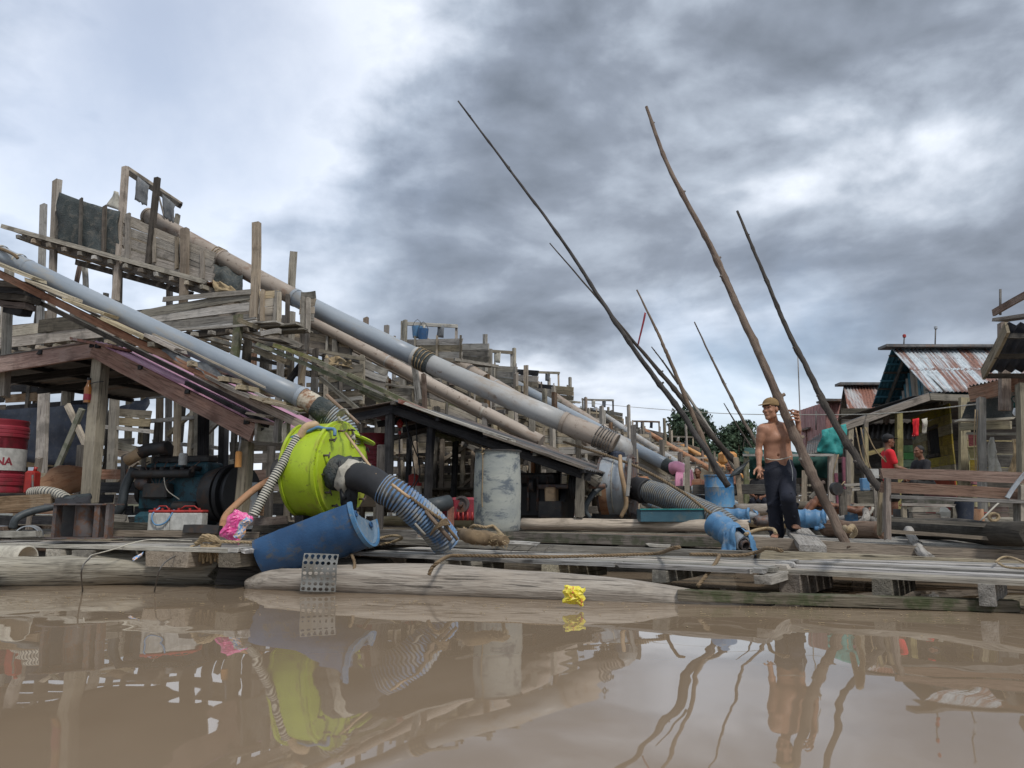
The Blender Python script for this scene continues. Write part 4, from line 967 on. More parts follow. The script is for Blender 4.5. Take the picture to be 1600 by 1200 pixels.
tower('sluice tower behind the one with blue pails, small rags in its top frame', pB0, pB1, .15, 'pvc', 'grey pipe that ends in the pink elbow', (1.1, 2.1, 3.1), 1.5, 8, 1.1, low=.12, joints=((.30, 'pvcpale', .03, 1.03), (.0, 'tarp', .5, 1.08)))
tower('low near sluice tower under the brown stained thinner pipe', p3b + Vector((.25, .4, -.2)), p3a + Vector((0, .5, -.1)), .05, 'pvcmud', 'thin pipe hidden behind the brown stained pipe', (1.0, 1.8, 2.6), 1.0, 12, 1.2, False, low=.05)
tower('sluice tower of rust stained timber right of the tower with small rags', W(1000, 706, 25), W(838, 600, 30), .15, 'pvcmud', 'rust stained pipe right of the grey pipe with the pink elbow', (1.3, 2.4, 3.4), 1.4, 21, .9)
tower('far sluice tower with a thin pale pipe, left of the orange pipes', W(1088, 742, 29), W(930, 640, 36), .14, 'pvcpale', 'thin pale pipe left of the orange pipes', (1.3, 2.4, 3.3), 1.3, 34, .8)
tower('far sluice tower carrying the lower orange rusty pipe', W(1122, 740, 34), W(1006, 672, 41), .13, 'rustpipe', 'lower of the two orange rusty pipes before the trees', (1.3, 2.2), 1.3, 45, .7)
tower('farthest sluice tower carrying the upper orange pipe', W(1160, 745, 40), W(1062, 694, 47), .13, 'orange', 'upper of the two orange pipes before the trees', (1.3, 2.1), 1.3, 57, .7)
pipe('pale pipe between the two orange pipes', W(1125, 752, 38), W(1020, 688, 44), .12, .12, 'pvcpale')
# pieces of the near low tower that show between the pipes
def low_box():
    pl = plane(.2, 14.9)
    t = thing('sluice_box', 'mud caked plank box between the blue grey pipe and the brown stained pipe', 'sluice box', P_(550, 650, pl))
    planked_box(t, pl, -.9, ((500, 574), (565, 568), (565, 622), (500, 626)), 4, ('grey', 'mud', 'dark'), batt=((510, 560, 628, 7), (532, 566, 622, 5)))
    planked_box(t, pl, -.7, ((565, 560), (604, 578), (602, 616), (565, 612)), 4, ('mud', 'grey2', 'mud'), batt=((566, 555, 632, 8),))
    for (x0, y0, x1, y1, w_, off, m_) in ((500, 548, 570, 562, 5, -.9, 'grey'), (505, 630, 565, 622, 6, -1.0, 'grey2'), (493, 545, 490, 668, 8, -.4, 'dark'), (508, 552, 505, 668, 8, .6, 'grey'), (580, 575, 576, 660, 8, .3, 'grey2'), (596, 590, 594, 660, 8, .8, 'dark'),
        (645, 552, 654, 625, 8, -1.6, 'grey2'), (662, 585, 664, 640, 6, -1.2, 'brown'), (480, 520, 476, 560, 7, -.5, 'dark'), (452, 545, 480, 552, 8, -.7, 'brown'), (600, 600, 650, 606, 4, -.4, 'grey'), (470, 640, 560, 632, 6, -.4, 'grey'), (560, 640, 720, 690, 7, -1.2, 'moss'), (590, 630, 680, 668, 6, -1.0, 'mud'), (640, 655, 760, 700, 6, -1.1, 'grey2')):
        bp('timber', x0, y0, x1, y1, w_, .08, pl, off, m_, t)
    cloth('straw_pile', (P_(508, 556, pl, -.7), P_(548, 562, pl, -.7), P_(552, 574, pl, -.95), P_(506, 570, pl, -.95)), 'dry', t, 12, 6, .14, .03, 0, 9)
    return t
low_box()
for k, (x, y0, y1, w_) in enumerate(((563, 452, 520, 7), (766, 545, 600, 6), (822, 570, 640, 6), (740, 533, 590, 6), (600, 490, 520, 5), (841, 597, 640, 4))):
    pl = plane(.5, 19); bpn = bp('lone_post', x, y0, x - 1, y1 + 60, w_, .1, pl, .4 * k, 'grey', None) if k in (1, 2) else None
    if bpn: tag(bpn, ('', 'tall post right of the small rags in the second middle tower frame', 'tall dark post above the muddy pipes, farthest right of the tall posts')[k], 'post')
def long_troughs():
    rr = random.Random(5)
    for k, (x0, y0, x1, y1, off, lab) in enumerate(((520, 575, 905, 735, 3.6, 'descending plank trough behind the brown stained thinner pipe'), (690, 605, 985, 738, 5.2, 'descending plank trough of the tower with the blue pails'), (820, 632, 1040, 742, 7.0, 'descending plank trough of the tower with small rags'))):
        pl = PL2; a, b = P_(x0, y0, pl, off), P_(x1, y1, pl, off); t = thing('plank_trough', lab, 'trough', b); n = int((b - a).length / 1.5)
        for r_ in range(4):
            for d in (0, .55):
                for i in range(n):
                    p, q = a.lerp(b, i / n), a.lerp(b, (i + 1.02) / n); o = CX * (d + rr.uniform(-.015, .015)) + UP * (r_ * .13 - .2)
                    if rr.random() > .10: board('trough_plank', p + o, q + o + UP * rr.uniform(-.03, .03), .12, .03, rr.choice(('mud', 'grey', 'grey2', 'dark', 'mud', 'moss')), t, segs=1)
        for i in range(n * 2):
            p = a.lerp(b, i / n / 2); board('batten', p - CX * .03 - UP * .32, p - CX * .03 + UP * rr.choice((.3, .34, .6)), .07, .04, rr.choice(('grey', 'mud', 'dark')), t, segs=1)
            board('cross_block', p - CX * .2 - UP * .30, p + CX * .8 - UP * .30, .06, .08, rr.choice(('grey2', 'mud')), t, segs=1)
            if i % 2 == 0: board('prop', Vector((p.x, p.y, .25)), p - UP * .3, .09, .08, rr.choice(('mud', 'grey', 'dark')), t, segs=1)
long_troughs()
def pail(x, y, Y, mat, lab):
    c = W(x, y, Y); t = thing('pail', lab, 'pail', c - UP * .15)
    lathe('body', c - UP * .18, UP, [(0, .001), (0, .12), (.3, .15), (.3, .14), (.02, .115), (.02, .001)], mat, t, 14, Vector((1, 0, 0)))
    tube('handle', [c + Vector((-.14, 0, .12)), c + Vector((-.07, 0, .26)), c + Vector((0, 0, .32)), c + Vector((.07, 0, .26)), c + Vector((.14, 0, .12))], .008, 'wire', t, 5)
pail(652, 517, 20.2, 'bluebright', 'blue pail hanging left in the top frame of the middle tower')
pail(661, 521, 20.0, 'blue', 'darker blue pail hanging right in the top frame of the middle tower')

# ------------------------------------------------------------ left shelter with the pink roof
S1 = plane(-2.76, 8.2)
def shelter_one():
    t = thing('engine_shelter', 'open shelter with red brown gable boards and a pink sheet roof over the blue engine', 'shelter', P_(250, 800, S1))
    b = lambda n, x0, y0, x1, y1, w_, th, off, m_, **k: bp(n, x0, y0, x1, y1, w_, th, S1, off, m_, t, **k)
    b('gable_board', 146, 545, 396, 676, 27, .04, -.06, 'red', segs=5); b('gable_board', 148, 545, -60, 579, 27, .04, -.055, 'red', segs=5)
    ridge0 = P_(148, 533, S1, -.10); eave0 = P_(399, 660, S1, -.10); left0 = P_(-120, 572, S1, -.10); dep = 3.3
    back = CX * dep; bkr = CX * 1.75
    sheet('roof_sheet', ridge0, ridge0 + bkr, eave0 + bkr, eave0, 26, .012, 'pinkroof', t); sheet('roof_sheet', ridge0 + back, ridge0, left0, left0 + back, 26, .012, 'darkroof', t)
    for k in range(3):
        o_ = CX * (.10 + k * .78); board('rafter', ridge0 + o_ - UP * .09, eave0 + o_ - UP * .09, .09, .05, 'black', t); board('rafter', ridge0 + o_ - UP * .09, left0 + o_ - UP * .09, .09, .05, 'black', t)
    for u in (.02, .3, .6, .95):
        p = ridge0.lerp(eave0, u) - UP * .04; board('purlin', p, p + bkr, .05, .06, 'black', t); p = ridge0.lerp(left0, u) - UP * .04; board('purlin', p, p + back, .05, .06, 'black', t)
    for u in (.12, .2, .45, .75):
        p = ridge0.lerp(eave0, u) + UP * .0 - UP * .045; q = ridge0.lerp(eave0, min(u + .2, 1)) - UP * .045
    e = eave0 - UP * .10; board('eave_board', e + CX * .0, e + CX * 1.6, .19, .035, 'mud', t, segs=4)
    # posts
    b('post', 158, 562, 140, 784, 20, .13, .06, 'mud', warp=.02); b('post', 386, 690, 374, 822, 17, .11, .10, 'grey', warp=.01); b('post', -70, 600, -75, 800, 18, .12, .1, 'grey')
    p = P_(374, 815, S1, .1)
    for (s, d, h) in ((-.1, 2.6, 1.5), (2.0, 3.0, 2.2), (4.2, 3.0, 2.0)):
        q = Vector((-2.76, 8.2, 0)) + AX * s + CX * d; board('post', q + UP * .3, q + UP * h, .1, .1, 'dark', t)
    p = P_(318, 640, S1, 1.2); q = P_(316, 800, S1, 1.2); board('post', p, q, .1, .1, 'black', t); p = P_(350, 640, S1, 2.0); q = P_(348, 780, S1, 2.0); board('post', p, q, .1, .1, 'black', t)
    b('tie', 396, 692, 480, 698, 7, .06, .9, 'grey'); b('ridge_cap', 125, 532, 190, 545, 4, .3, .05, 'rustroof')
    b('ledge_board', 390, 646, 420, 652, 4, .14, -.12, 'mud'); b('ledge_board', 392, 656, 440, 665, 5, .2, -.02, 'brown')
    return t
shelter_one()
o = thing('amber_bottle', 'small amber bottle tied to the left shelter post', 'bottle', P_(135, 630, S1, -.05)); c = P_(136, 629, S1, -.02)
lathe('body', c, UP, [(0, .001), (0, .042), (.17, .045), (.2, .03), (.23, .02), (.27, .02), (.27, .001)], 'amber', o, 14, Vector((1, 0, 0)))
lathe('wrapper', c + UP * .03, UP, [(0, .044), (0, .047), (.07, .047), (.07, .044)], 'drumred', o, 14, Vector((1, 0, 0)))
lathe('cap', c + UP * .265, UP, [(0, .022), (.03, .022), (.03, .001)], 'rubber', o, 10, Vector((1, 0, 0)))
tube('tie_string', [c + Vector((0, 0, .22)), P_(150, 597, S1, -.05), P_(162, 596, S1, -.02)], .005, 'rubber', o, 5)

# orange object by the right post
o = thing('shock_absorber', 'orange and chrome tube standing beside the right shelter post', 'tube', P_(374, 730, S1, .05)); c = P_(372, 730, S1, -.02)
lathe('sleeve', c, UP, [(0, .001), (0, .035), (.16, .035), (.17, .02), (.17, .001)], 'orange', o, 12, Vector((1, 0, 0))); rod('rod', c + UP * .17, c + UP * .33 + Vector((.02, 0, 0)), .012, 'galv', o)

def drum_shape(name, label, c, r, h, mat, ribs=((.33, .012), (.66, .012)), cat_='drum', tilt=None, rim='iron', parent=None, wob=0):
    t = thing(name, label, cat_, c); prof = [(0, .001), (0, r), (.02, r * 1.015), (.035, r)]
    for f, a in ribs:
        prof += [(h * f - .03, r), (h * f - .015, r + a), (h * f + .015, r + a), (h * f + .03, r)]
    prof += [(h - .03, r), (h - .02, r * 1.02), (h, r * 1.02), (h, r * .97), (h - .02, r * .96), (h - .02, .001)]
    lathe('shell', c, UP, prof, mat, t, 36, Vector((1, 0, 0)))
    return t
# red oil drum with lettering
def oil_drum():
    c = W(0, 772, 9.1); c = Vector((W(-12, 768, 9.0).x, 9.0, W(0, 770, 9.0).z)); r, h = .305, .84
    t = drum_shape('oil_drum', 'red oil drum with a white lettered band at the left edge', c, r, h, 'drumred', ((.30, .0), (.12, .012), (.17, .012), (.22, .012), (.78, .012), (.83, .012), (.88, .012), (.62, .0)))
    lathe('white_band', c + UP * h * .30, UP, [(0, r + .001), (0, r + .004), (h * .30, r + .004), (h * .30, r + .001)], 'white', t, 40, Vector((1, 0, 0)))
    cu = bpy.data.curves.new('lettering', 'FONT'); cu.body = 'PERTAMINA'; cu.size = .118; cu.extrude = .002; cu.offset = .004; to = bpy.data.objects.new('tmp', cu); COL.objects.link(to)
    bpy.context.view_layer.update(); me = bpy.data.meshes.new_from_object(to); bpy.data.objects.remove(to); me.name = 'lettering'
    import bmesh
    bm = bmesh.new(); bm.from_mesh(me); bmesh.ops.triangulate(bm, faces=bm.faces)
    xs = [v.co.x for v in bm.verts]; W_ = max(xs); rb = r + .0045
    for _ in range(2):
        es = [e for e in bm.edges if e.calc_length() > .05]; bmesh.ops.subdivide_edges(bm, edges=es, cuts=1)
    bmesh.ops.triangulate(bm, faces=bm.faces)
    # right end of the word sits near the visible right side of the drum
    for v in bm.verts:
        ang = (v.co.x - W_) / rb; base = math.radians(-90 + 66); th = base + ang; rr_ = rb + max(v.co.z, 0)
        v.co = Vector((math.cos(th) * rr_, math.sin(th) * rr_, v.co.y + h * .375))
    bm.to_mesh(me); bm.free(); o = bpy.data.objects.new('lettering', me); me.materials.clear(); me.materials.append(M['drumred']); link(o, t, Matrix.Translation(c))
oil_drum()
o = thing('jerrycan', 'small red plastic jerrycan beside the red oil drum', 'jerrycan', W(49, 772, 9.0))
c = W(50, 754, 8.95); box('can_body', c, .12, .16, .27, 'redplastic', o, 0, .025); rod('spout', c + Vector((.02, 0, .13)), c + Vector((.03, 0, .18)), .02, 'redplastic', o); rod('pipe', W(51, 742, 8.8), W(51, 800, 8.8), .012, 'steel', o)
# engine
def engine():
    c = W(285, 760, 9.4); c.z = .45; t = thing('engine', 'big grimy teal blue diesel engine under the pink roof', 'engine', (c.x, c.y, .33)); a = -AX   # to the right/front
    m3 = frame(a, UP, c)
    T = lambda x, y, z: m3 @ Vector((x, y, z))
    box('block', T(0, 0, .38), .95, .42, .42, 'engine', t, ax=a, bev=.03); box('head', T(0, .02, .66), .92, .30, .16, 'engine', t, ax=a, bev=.02); box('rocker_cover', T(0, .02, .78), .84, .2, .09, 'iron', t, ax=a, bev=.02)
    box('oil_pan', T(.05, 0, .09), .8, .34, .18, 'engine', t, ax=a, bev=.03); box('skid', T(.1, -.26, -.06), 1.7, .1, .1, 'iron', t, ax=a); box('skid', T(.1, .26, -.06), 1.7, .1, .1, 'iron', t, ax=a)
    lathe('flywheel_housing', T(.48, 0, .36), a, [(0, .2), (0, .30), (.14, .33), (.2, .33), (.2, .1), (.24, .001)], 'iron', t, 28)
    lathe('flywheel', T(.74, 0, .36), a, [(0, .001), (0, .36), (.05, .36), (.06, .30), (.12, .30), (.12, .34), (.15, .34), (.15, .001)], 'rubber', t, 32)
    lathe('fan_pulley', T(-.6, 0, .38), a, [(0, .001), (0, .14), (.03, .11), (.06, .14), (.06, .001)], 'iron', t, 22)
    for i in range(6):
        x = -.38 + i * .15; tube('exhaust_runner', [T(x, -.15, .66), T(x, -.26, .66), T(x + .03, -.30, .60)], .032, 'iron', t, 9); tube('injector_line', [T(x, -.16, .76), T(x + .02, -.24, .70), T(-.1, -.30, .42)], .006, 'steel', t, 5, n=3)
    tube('manifold', [T(-.46, -.31, .60), T(.4, -.31, .60)], .05, 'iron', t, 12)
    tube('intake_elbow', [T(-.05, -.22, .92), T(-.3, -.24, .90), T(-.42, -.26, .86)], .075, 'iron', t, 14, n=4); tube('intake_hose', [T(-.40, -.26, .87), T(-.60, -.28, .77)], .072, 'hosetan', t, 14)
    tube('lower_hose', [T(-.56, -.2, .68), T(-.62, -.26, .45), T(-.62, -.3, .22), T(-.75, -.3, .10), T(-1.05, -.32, .10)], .055, 'hosedark', t, 14, n=5)
    lathe('oil_filter', T(.22, -.26, .70), UP, [(0, .001), (0, .05), (.12, .05), (.14, .04), (.14, .001)], 'white', t, 16, Vector((1, 0, 0)))
    box('injection_pump', T(-.1, -.28, .40), .36, .14, .18, 'iron', t, ax=a, bev=.02); lathe('starter', T(.15, -.27, .22), a, [(0, .001), (0, .06), (.3, .06), (.32, .04), (.32, .001)], 'iron', t, 16)
    box('breather', T(-.28, 0, .90), .13, .13, .16, 'iron', t, ax=a, bev=.02); lathe('alternator', T(-.46, -.22, .5), a, [(0, .001), (0, .07), (.05, .09), (.14, .09), (.18, .06), (.18, .001)], 'steel', t, 16)
    tube('cable', [T(0, -.32, .62), T(.1, -.36, .42), T(.28, -.34, .30)], .006, 'hosepale', t, 5, n=4)
    box('drain_tank', T(.02, -.36, .06), .62, .2, .20, 'engine', t, ax=a, bev=.05)
engine()
# batteries
for k, (x, lab) in enumerate(((252, 'white battery with a blue cable, left of the pair on the left walkway'), (294, 'white battery on the right of the pair, near the pink packet'))):
    c = W(x, 829, 7.6); t = thing('battery', lab, 'battery', c); w_ = (33, 49)[k] / 1200 * 7.6; a = Vector((1, .0, 0))
    box('case', c + UP * .085, w_, .15, .17, 'white', t, 0, .008); box('lid', c + UP * .185, w_ * 1.02, .152, .025, 'redplastic', t, 0, .006)
    for s in (-.3, .05, .35): lathe('terminal_cap', c + Vector((w_ * s, -.03, .197)), UP, [(0, .012), (.02, .012), (.02, .001)], 'redplastic', t, 10, Vector((1, 0, 0)))
    tube('handle', [c + Vector((-w_ * .3, 0, .2)), c + Vector((-w_ * .15, 0, .235)), c + Vector((w_ * .15, 0, .235)), c + Vector((w_ * .3, 0, .2))], .007, 'redplastic', t, 6)
    for s in (-.45, -.1, .3): box('case_rib', c + Vector((w_ * s, -.078, .08)), .006, .006, .15, 'white', t)
    if k == 0: tube('blue_cable', [c + Vector((-.02, -.02, .22)), c + Vector((-.06, -.09, .15)), c + Vector((-.02, -.1, .06)), c + Vector((.08, -.1, .08)), c + Vector((.14, -.06, .2))], .008, 'bluebright', t, 7, n=5)
# steel frame block that carries the left post
def steel_block():
    t = thing('steel_pedestal', 'rusty steel pedestal with upright flanges under the left shelter post', 'pedestal', W(135, 838, 7.25)); y = 7.2
    box('top_plate', W(133, 788, y), .56, .34, .014, 'steel', t); 
    for x, w_, m_ in ((89, .03, 'steel'), (155, .05, 'steel'), (171, .03, 'steel')): c = W(x, 814, y - .1); box('flange', c, w_, .10, .30, m_, t)
    lathe('barrel', W(133, 838, y + .02), UP, [(0, .001), (0, .1), (.29, .1), (.29, .001)], 'steel', t, 24, Vector((1, 0, 0)))
    box('base_plate', W(133, 840, y), .56, .34, .012, 'steel', t); box('web', W(104, 814, y + .12), .14, .012, .30, 'iron', t)
steel_block()
def half_hose():
    a, b = W(-30, 862, 6.5), W(60, 862, 6.3); r = .095; t = None; ax = (b - a).normalized(); prof = []
    for i in range(34): prof += [(i * .0155, r), (i * .0155 + .004, r * 1.05), (i * .0155 + .009, r * 1.05), (i * .0155 + .012, r)]
    o = lathe('split_hose', a - UP * .05, ax, prof + [(prof[-1][0], r * .93)] + [(0, r * .93)], 'hosepale', None, 22, UP, 5, 172); tag(o, 'half of a split ribbed pale hose lying like an arch under the left walkway', 'hose')
half_hose()
# odds and ends on the left raft
def bits_left():
    def B_(lab, x0, y0, x1, y1, w_, th, Y, mat, nm='timber'): 
        o = board(nm, W(x0, y0, Y), W(x1, y1, Y), w_ / 1200 * Y, th, mat, None, segs=4); tag(o, lab, 'timber')
    B_('thick dark timber under the red oil drum', -20, 789, 98, 784, 24, .5, 8.7, 'brown')
    B_('pale long timber running behind the batteries', 172, 833, 405, 836, 9, .10, 7.5, 'grey')
    B_('long grey timber lying left behind the walkway', -20, 834, 60, 834, 9, .12, 7.4, 'grey2')
    B_('dark board under the batteries', 168, 820, 235, 822, 11, .06, 7.8, 'dark')
    B_('short brown block under the ribbed hose foot', 392, 815, 450, 812, 12, .1, 7.5, 'brown', 'timber_block')
    B_('dark sill under the lime green pump', 400, 822, 560, 826, 16, .25, 8.0, 'dark')
    B_('pale short board behind the steel pedestal', 172, 810, 198, 811, 12, .05, 7.9, 'mud')
    B_('dark channel beam right of the batteries', 290, 826, 345, 828, 12, .08, 7.45, 'iron', 'channel')
    t = tube('suction_hose', [W(20, 825, 7.8), W(26, 810, 7.8), W(50, 799, 7.9), W(90, 790, 8.0), W(110, 780, 8.1), W(140, 776, 8.3)], .038, 'hosedark', None, 12, n=6); tag(t, 'dark green hose curving down left of the steel pedestal', 'hose')
    o = lathe('cut_drum_ring', W(48, 838, 7.7), Vector((.4, -.9, 0)), [(0, .10), (0, .11), (.25, .11), (.25, .10)], 'galv', None, 24, UP, 0, 180); tag(o, 'pale half ring of sheet metal lying behind the left walkway', 'metal ring')
    o = ribbed('suction_hose', [W(48, 770, 8.8), W(68, 768, 8.6), W(90, 772, 8.5), W(104, 780, 8.4)], .055, .05, 'hosedark', None, 14, .2, mat2='hosepale'); tag(o, 'black and pale ribbed hose stub behind the steel pedestal', 'hose')
    o = cloth('rag', (W(86, 782, 7.6), W(140, 776, 7.9), W(143, 786, 7.4), W(84, 796, 7.3)), 'blackcloth', None, 10, 6, .08, .02, 0, 4); tag(o, 'black rag bunched on the steel pedestal', 'rag')
    o = tube('mud_heap', [W(60, 770, 10.0), W(100, 752, 10.2), W(150, 745, 10.4)], [.15, .22, .1], 'rustpipe', None, 10, n=4, jit=.15); tag(o, 'rusty brown heap behind the left shelter post', 'heap')
bits_left()

# ------------------------------------------------------------ lime green pump
def green_pump():
    ax = -AX; c = W(533, 735, 7.75); r = .475; wdt = .40; t = thing('pump', 'lime green round pump casing with bolted face', 'pump', (c.x, c.y, .36))
    up = UP; back = c - ax * wdt
    lathe('casing', back, ax, [(0, .001), (0, r * .94), (.01, r * .985), (.05, r), (wdt * .45, r * 1.0), (wdt - .03, r), (wdt, r), (wdt, r * .5)], 'green', t, 56)
    lathe('flange_ring', c - ax * .03, ax, [(0, r), (0, r * 1.05), (.035, r * 1.05), (.035, r * .98)], 'green', t, 56)
    lathe('cover_plate', c + ax * .006, ax, [(0, r * 1.0), (.03, r * 1.0), (.032, r * .97), (.045, r * .66), (.05, r * .64), (.05, .001)], 'green', t, 56)
    lathe('rear_ring', back - ax * .0, ax, [(0, r * .98), (0, r * 1.03), (.03, r * 1.03), (.03, r)], 'green', t, 56)
    m = frame(ax, UP, c)
    for i in range(14):
        a = R(8 + i * 25.7); p = m @ Vector((.055, math.cos(a) * r * .86, math.sin(a) * r * .86)); q = p + ax * .05
        b = rod('bolt', p - ax * .02, q, .011, 'steel', t, 8); u = (m.to_3x3() @ Vector((0, -math.sin(a), math.cos(a)))); rod('bolt_handle', q - u * .03, q + u * .03, .008, 'steel', b, 6)
    ring = [m @ Vector((.05, .0 + math.cos(a) * .055 + .12, math.sin(a) * .07 + .30)) for a in [j / 14 * 6.283 for j in range(15)]]
    tube('lifting_ring', ring, .009, 'steel', t, 6)
    # discharge flange at the top right, behind
    fx = c - ax * .15 + CX * .35 + UP * .22
    lathe('discharge_flange', W(562, 687, 8.05), Vector((.35, .1, .9)), [(0, .001), (0, .16), (.02, .17), (.03, .16), (.03, .001)], 'green', t, 36, Vector((1, 0, 0)))
    box('discharge_throat', W(556, 718, 8.05), .18, .22, .32, 'green', t, .3, .03)
    # inlet and rags
    tube('inlet_stub', [c + ax * .02 - UP * .03, c + ax * .22 - UP * .04], .17, 'rubber', t, 20)
    tube('rag_wrap', [W(527, 745, 7.5), W(533, 738, 7.42), W(545, 740, 7.38), W(560, 744, 7.34)], [.15, .165, .16, .15], 'tarp', t, 18, n=5, jit=.10)
    tube('mud_packing', [W(545, 742, 7.30), W(556, 748, 7.26)], [.165, .155], 'hosepale', t, 18, n=4, jit=.16)
    cloth('hanging_rag', (W(522, 725, 7.25), W(532, 720, 7.25), W(548, 775, 7.2), W(536, 782, 7.2)), 'rubber', t, 7, 9, .05, .01, 0, 3)
    cloth('hanging_rag', (W(530, 760, 7.2), W(560, 760, 7.2), W(556, 806, 7.25), W(534, 806, 7.25)), 'rubber', t, 8, 9, .06, .01, 0, 12)
    box('foot', c - ax * .3 - UP * (r + .03), .1, .5, .12, 'iron', t, ax=ax); box('foot', c - ax * .02 - UP * (r + .03), .08, .5, .12, 'iron', t, ax=ax)
    lathe('shaft_guard', back - ax * .35, ax, [(0, .001), (0, .13), (.35, .15)], 'iron', t, 20)
green_pump()
# dark wrapped elbow, then ribbed blue suction hose
o = tube('wrapped_elbow', [W(555, 745, 7.25), W(572, 748, 7.15), W(590, 757, 7.08), W(606, 771, 7.0)], [.135, .135, .13, .125], 'rubber', None, 22, n=6, jit=.02); tag(o, 'black taped elbow between the lime green pump and the ribbed blue hose', 'elbow')
o = ribbed('suction_hose', [W(598, 762, 7.02), W(622, 776, 7.0), W(650, 798, 7.05), W(672, 817, 7.12), W(690, 838, 7.2), W(697, 848, 7.25)], [.130, .132, .132], .030, 'hoseblue', None, 26, .16, mat2='groove'); tag(o, 'thick ribbed blue suction hose running down from the lime green pump', 'hose')
for k, (x0, y0, x1, y1, Y, r, m_, lab) in enumerate(((612, 757, 640, 778, 6.8, .014, 'hosetan', 'tan tie rod lying on top of the ribbed blue hose'), (664, 798, 704, 844, 6.95, .018, 'pole', 'brown stick lashed along the lower side of the ribbed blue hose'), (680, 800, 715, 844, 7.05, .015, 'ropedark', 'brown stick lashed along the upper side of the ribbed blue hose'), (648, 818, 664, 836, 6.92, .012, 'log', 'short pale stick lying on the ribbed blue hose'))):
    o = rod('stick', W(x0, y0, Y), W(x1, y1, Y), r, m_, None, 8, 3, jit=.08); tag(o, lab, 'stick')
o = rope('lashing', [W(640, 776, 6.9), W(655, 788, 6.92), W(672, 800, 6.97), W(690, 812, 7.0)], .016, 'ropedark', None, label='rope running down the upper side of the ribbed blue hose')
t = thing('lashing', 'rope lashing tying two sticks onto the ribbed blue hose', 'rope', W(690, 815, 6.95))
for k in range(5): rope('turn', [W(676 - k, 828 + k * 2, 6.95), W(686, 817 + k * 1.5, 6.87), W(697 + k, 811 + k * 2, 6.95), W(702, 820, 7.05)], .008, 'ropedark', t, 5)
# rope or rod from the pipe elbow to the ribbed hose
o = rod('guy_rope', W(540, 677, 7.6), W(588, 742, 7.0), .013, 'hosetan', None, 7, 4); tag(o, 'tan tie rope passing in front of the lime green pump', 'rope')
# delivery elbow from pump to pipe
o = tube('burnt_joint', [p1b + (p1a - p1b).normalized() * .04, W(498, 637, 8.0), W(515, 649, 8.0)], [.107, .117, .122], 'scorched', None, 26, n=5, jit=.01); tag(o, 'scorched rusty joint at the lower end of the blue grey pipe', 'joint')
o = tube('pitch_wrap', [W(492, 633, 7.98), W(506, 642, 7.98), W(516, 648, 7.98)], [.112, .128, .125], 'tarp', None, 24, n=5, jit=.04); tag(o, 'black pitch wrapped round the scorched joint', 'wrapping')
o = ribbed('flexible_sleeve', [W(508, 645, 8.0), W(522, 655, 8.0), W(534, 668, 8.0), (W(542, 684, 8.0)), W(546, 700, 8.0)], [.125, .13, .135, .13, .12], .026, 'hose', None, 24, .10, mat2='groove'); tag(o, 'ribbed grey sleeve bending down into the lime green pump', 'sleeve')
o = cloth('wrapping', (W(528, 650, 7.82), W(552, 672, 7.82), W(556, 688, 7.84), W(520, 674, 7.84)), 'hosepale', None, 10, 8, .05, .012, 0, 7); tag(o, 'pale cloth wrapped over the ribbed grey sleeve', 'cloth')
o = rod('tie_rod', W(510, 617, 7.7), W(560, 662, 7.65), .018, 'brown', None, 8, 3, jit=.1); tag(o, 'brown stick tied across the ribbed grey sleeve', 'stick')
t = thing('lashing', 'wire lashing round the stick on the grey sleeve', 'rope', W(537, 643, 7.6))
for k in range(5): rope('turn', [W(526 + k * 2, 650, 7.7), W(532 + k * 2, 640 + k, 7.6), W(541 + k, 640 + k * 2, 7.58), W(546, 650 + k, 7.7)], .007, 'hosepale', t, 5)
# hoses at left of the pump
o = ribbed('ribbed_hose', [W(466, 682, 7.5), W(452, 706, 7.45), W(432, 740, 7.35), W(412, 775, 7.3), W(396, 806, 7.25)], .042, .024, 'hosepale', None, 16, .16, mat2='hosedark'); tag(o, 'narrow black and pale striped hose hanging left of the lime green pump', 'hose')
o = tube('tan_hose', [W(468, 684, 7.5), W(478, 668, 7.5), W(491, 664, 7.52), W(494, 667, 7.6)], .040, 'hosetan', None, 14, n=6); tag(o, 'short tan hose bend over the top of the lime green pump', 'hose')
o = tube('blue_strap', [W(446, 700, 7.7), W(455, 685, 7.55), W(475, 676, 7.5), W(495, 668, 7.5), W(508, 670, 7.48), W(522, 671, 7.42), W(523, 681, 7.4)], .017, 'bluebright', None, 8, n=5); tag(o, 'bright blue strap lying over the top of the lime green pump', 'strap')
o = tube('tan_hose', [W(425, 748, 8.2), W(396, 766, 8.1), W(368, 790, 7.9), W(352, 808, 7.7), W(346, 832, 7.5)], .036, 'rustpipe', None, 12, n=6); tag(o, 'rusty brown hose arching down behind the pink packet', 'hose')
o = box('metal_guard', W(385, 790, 8.4), .22, .03, .5, 'galv', None, .3); tag(o, 'pale sheet metal guard behind the right shelter post', 'guard')

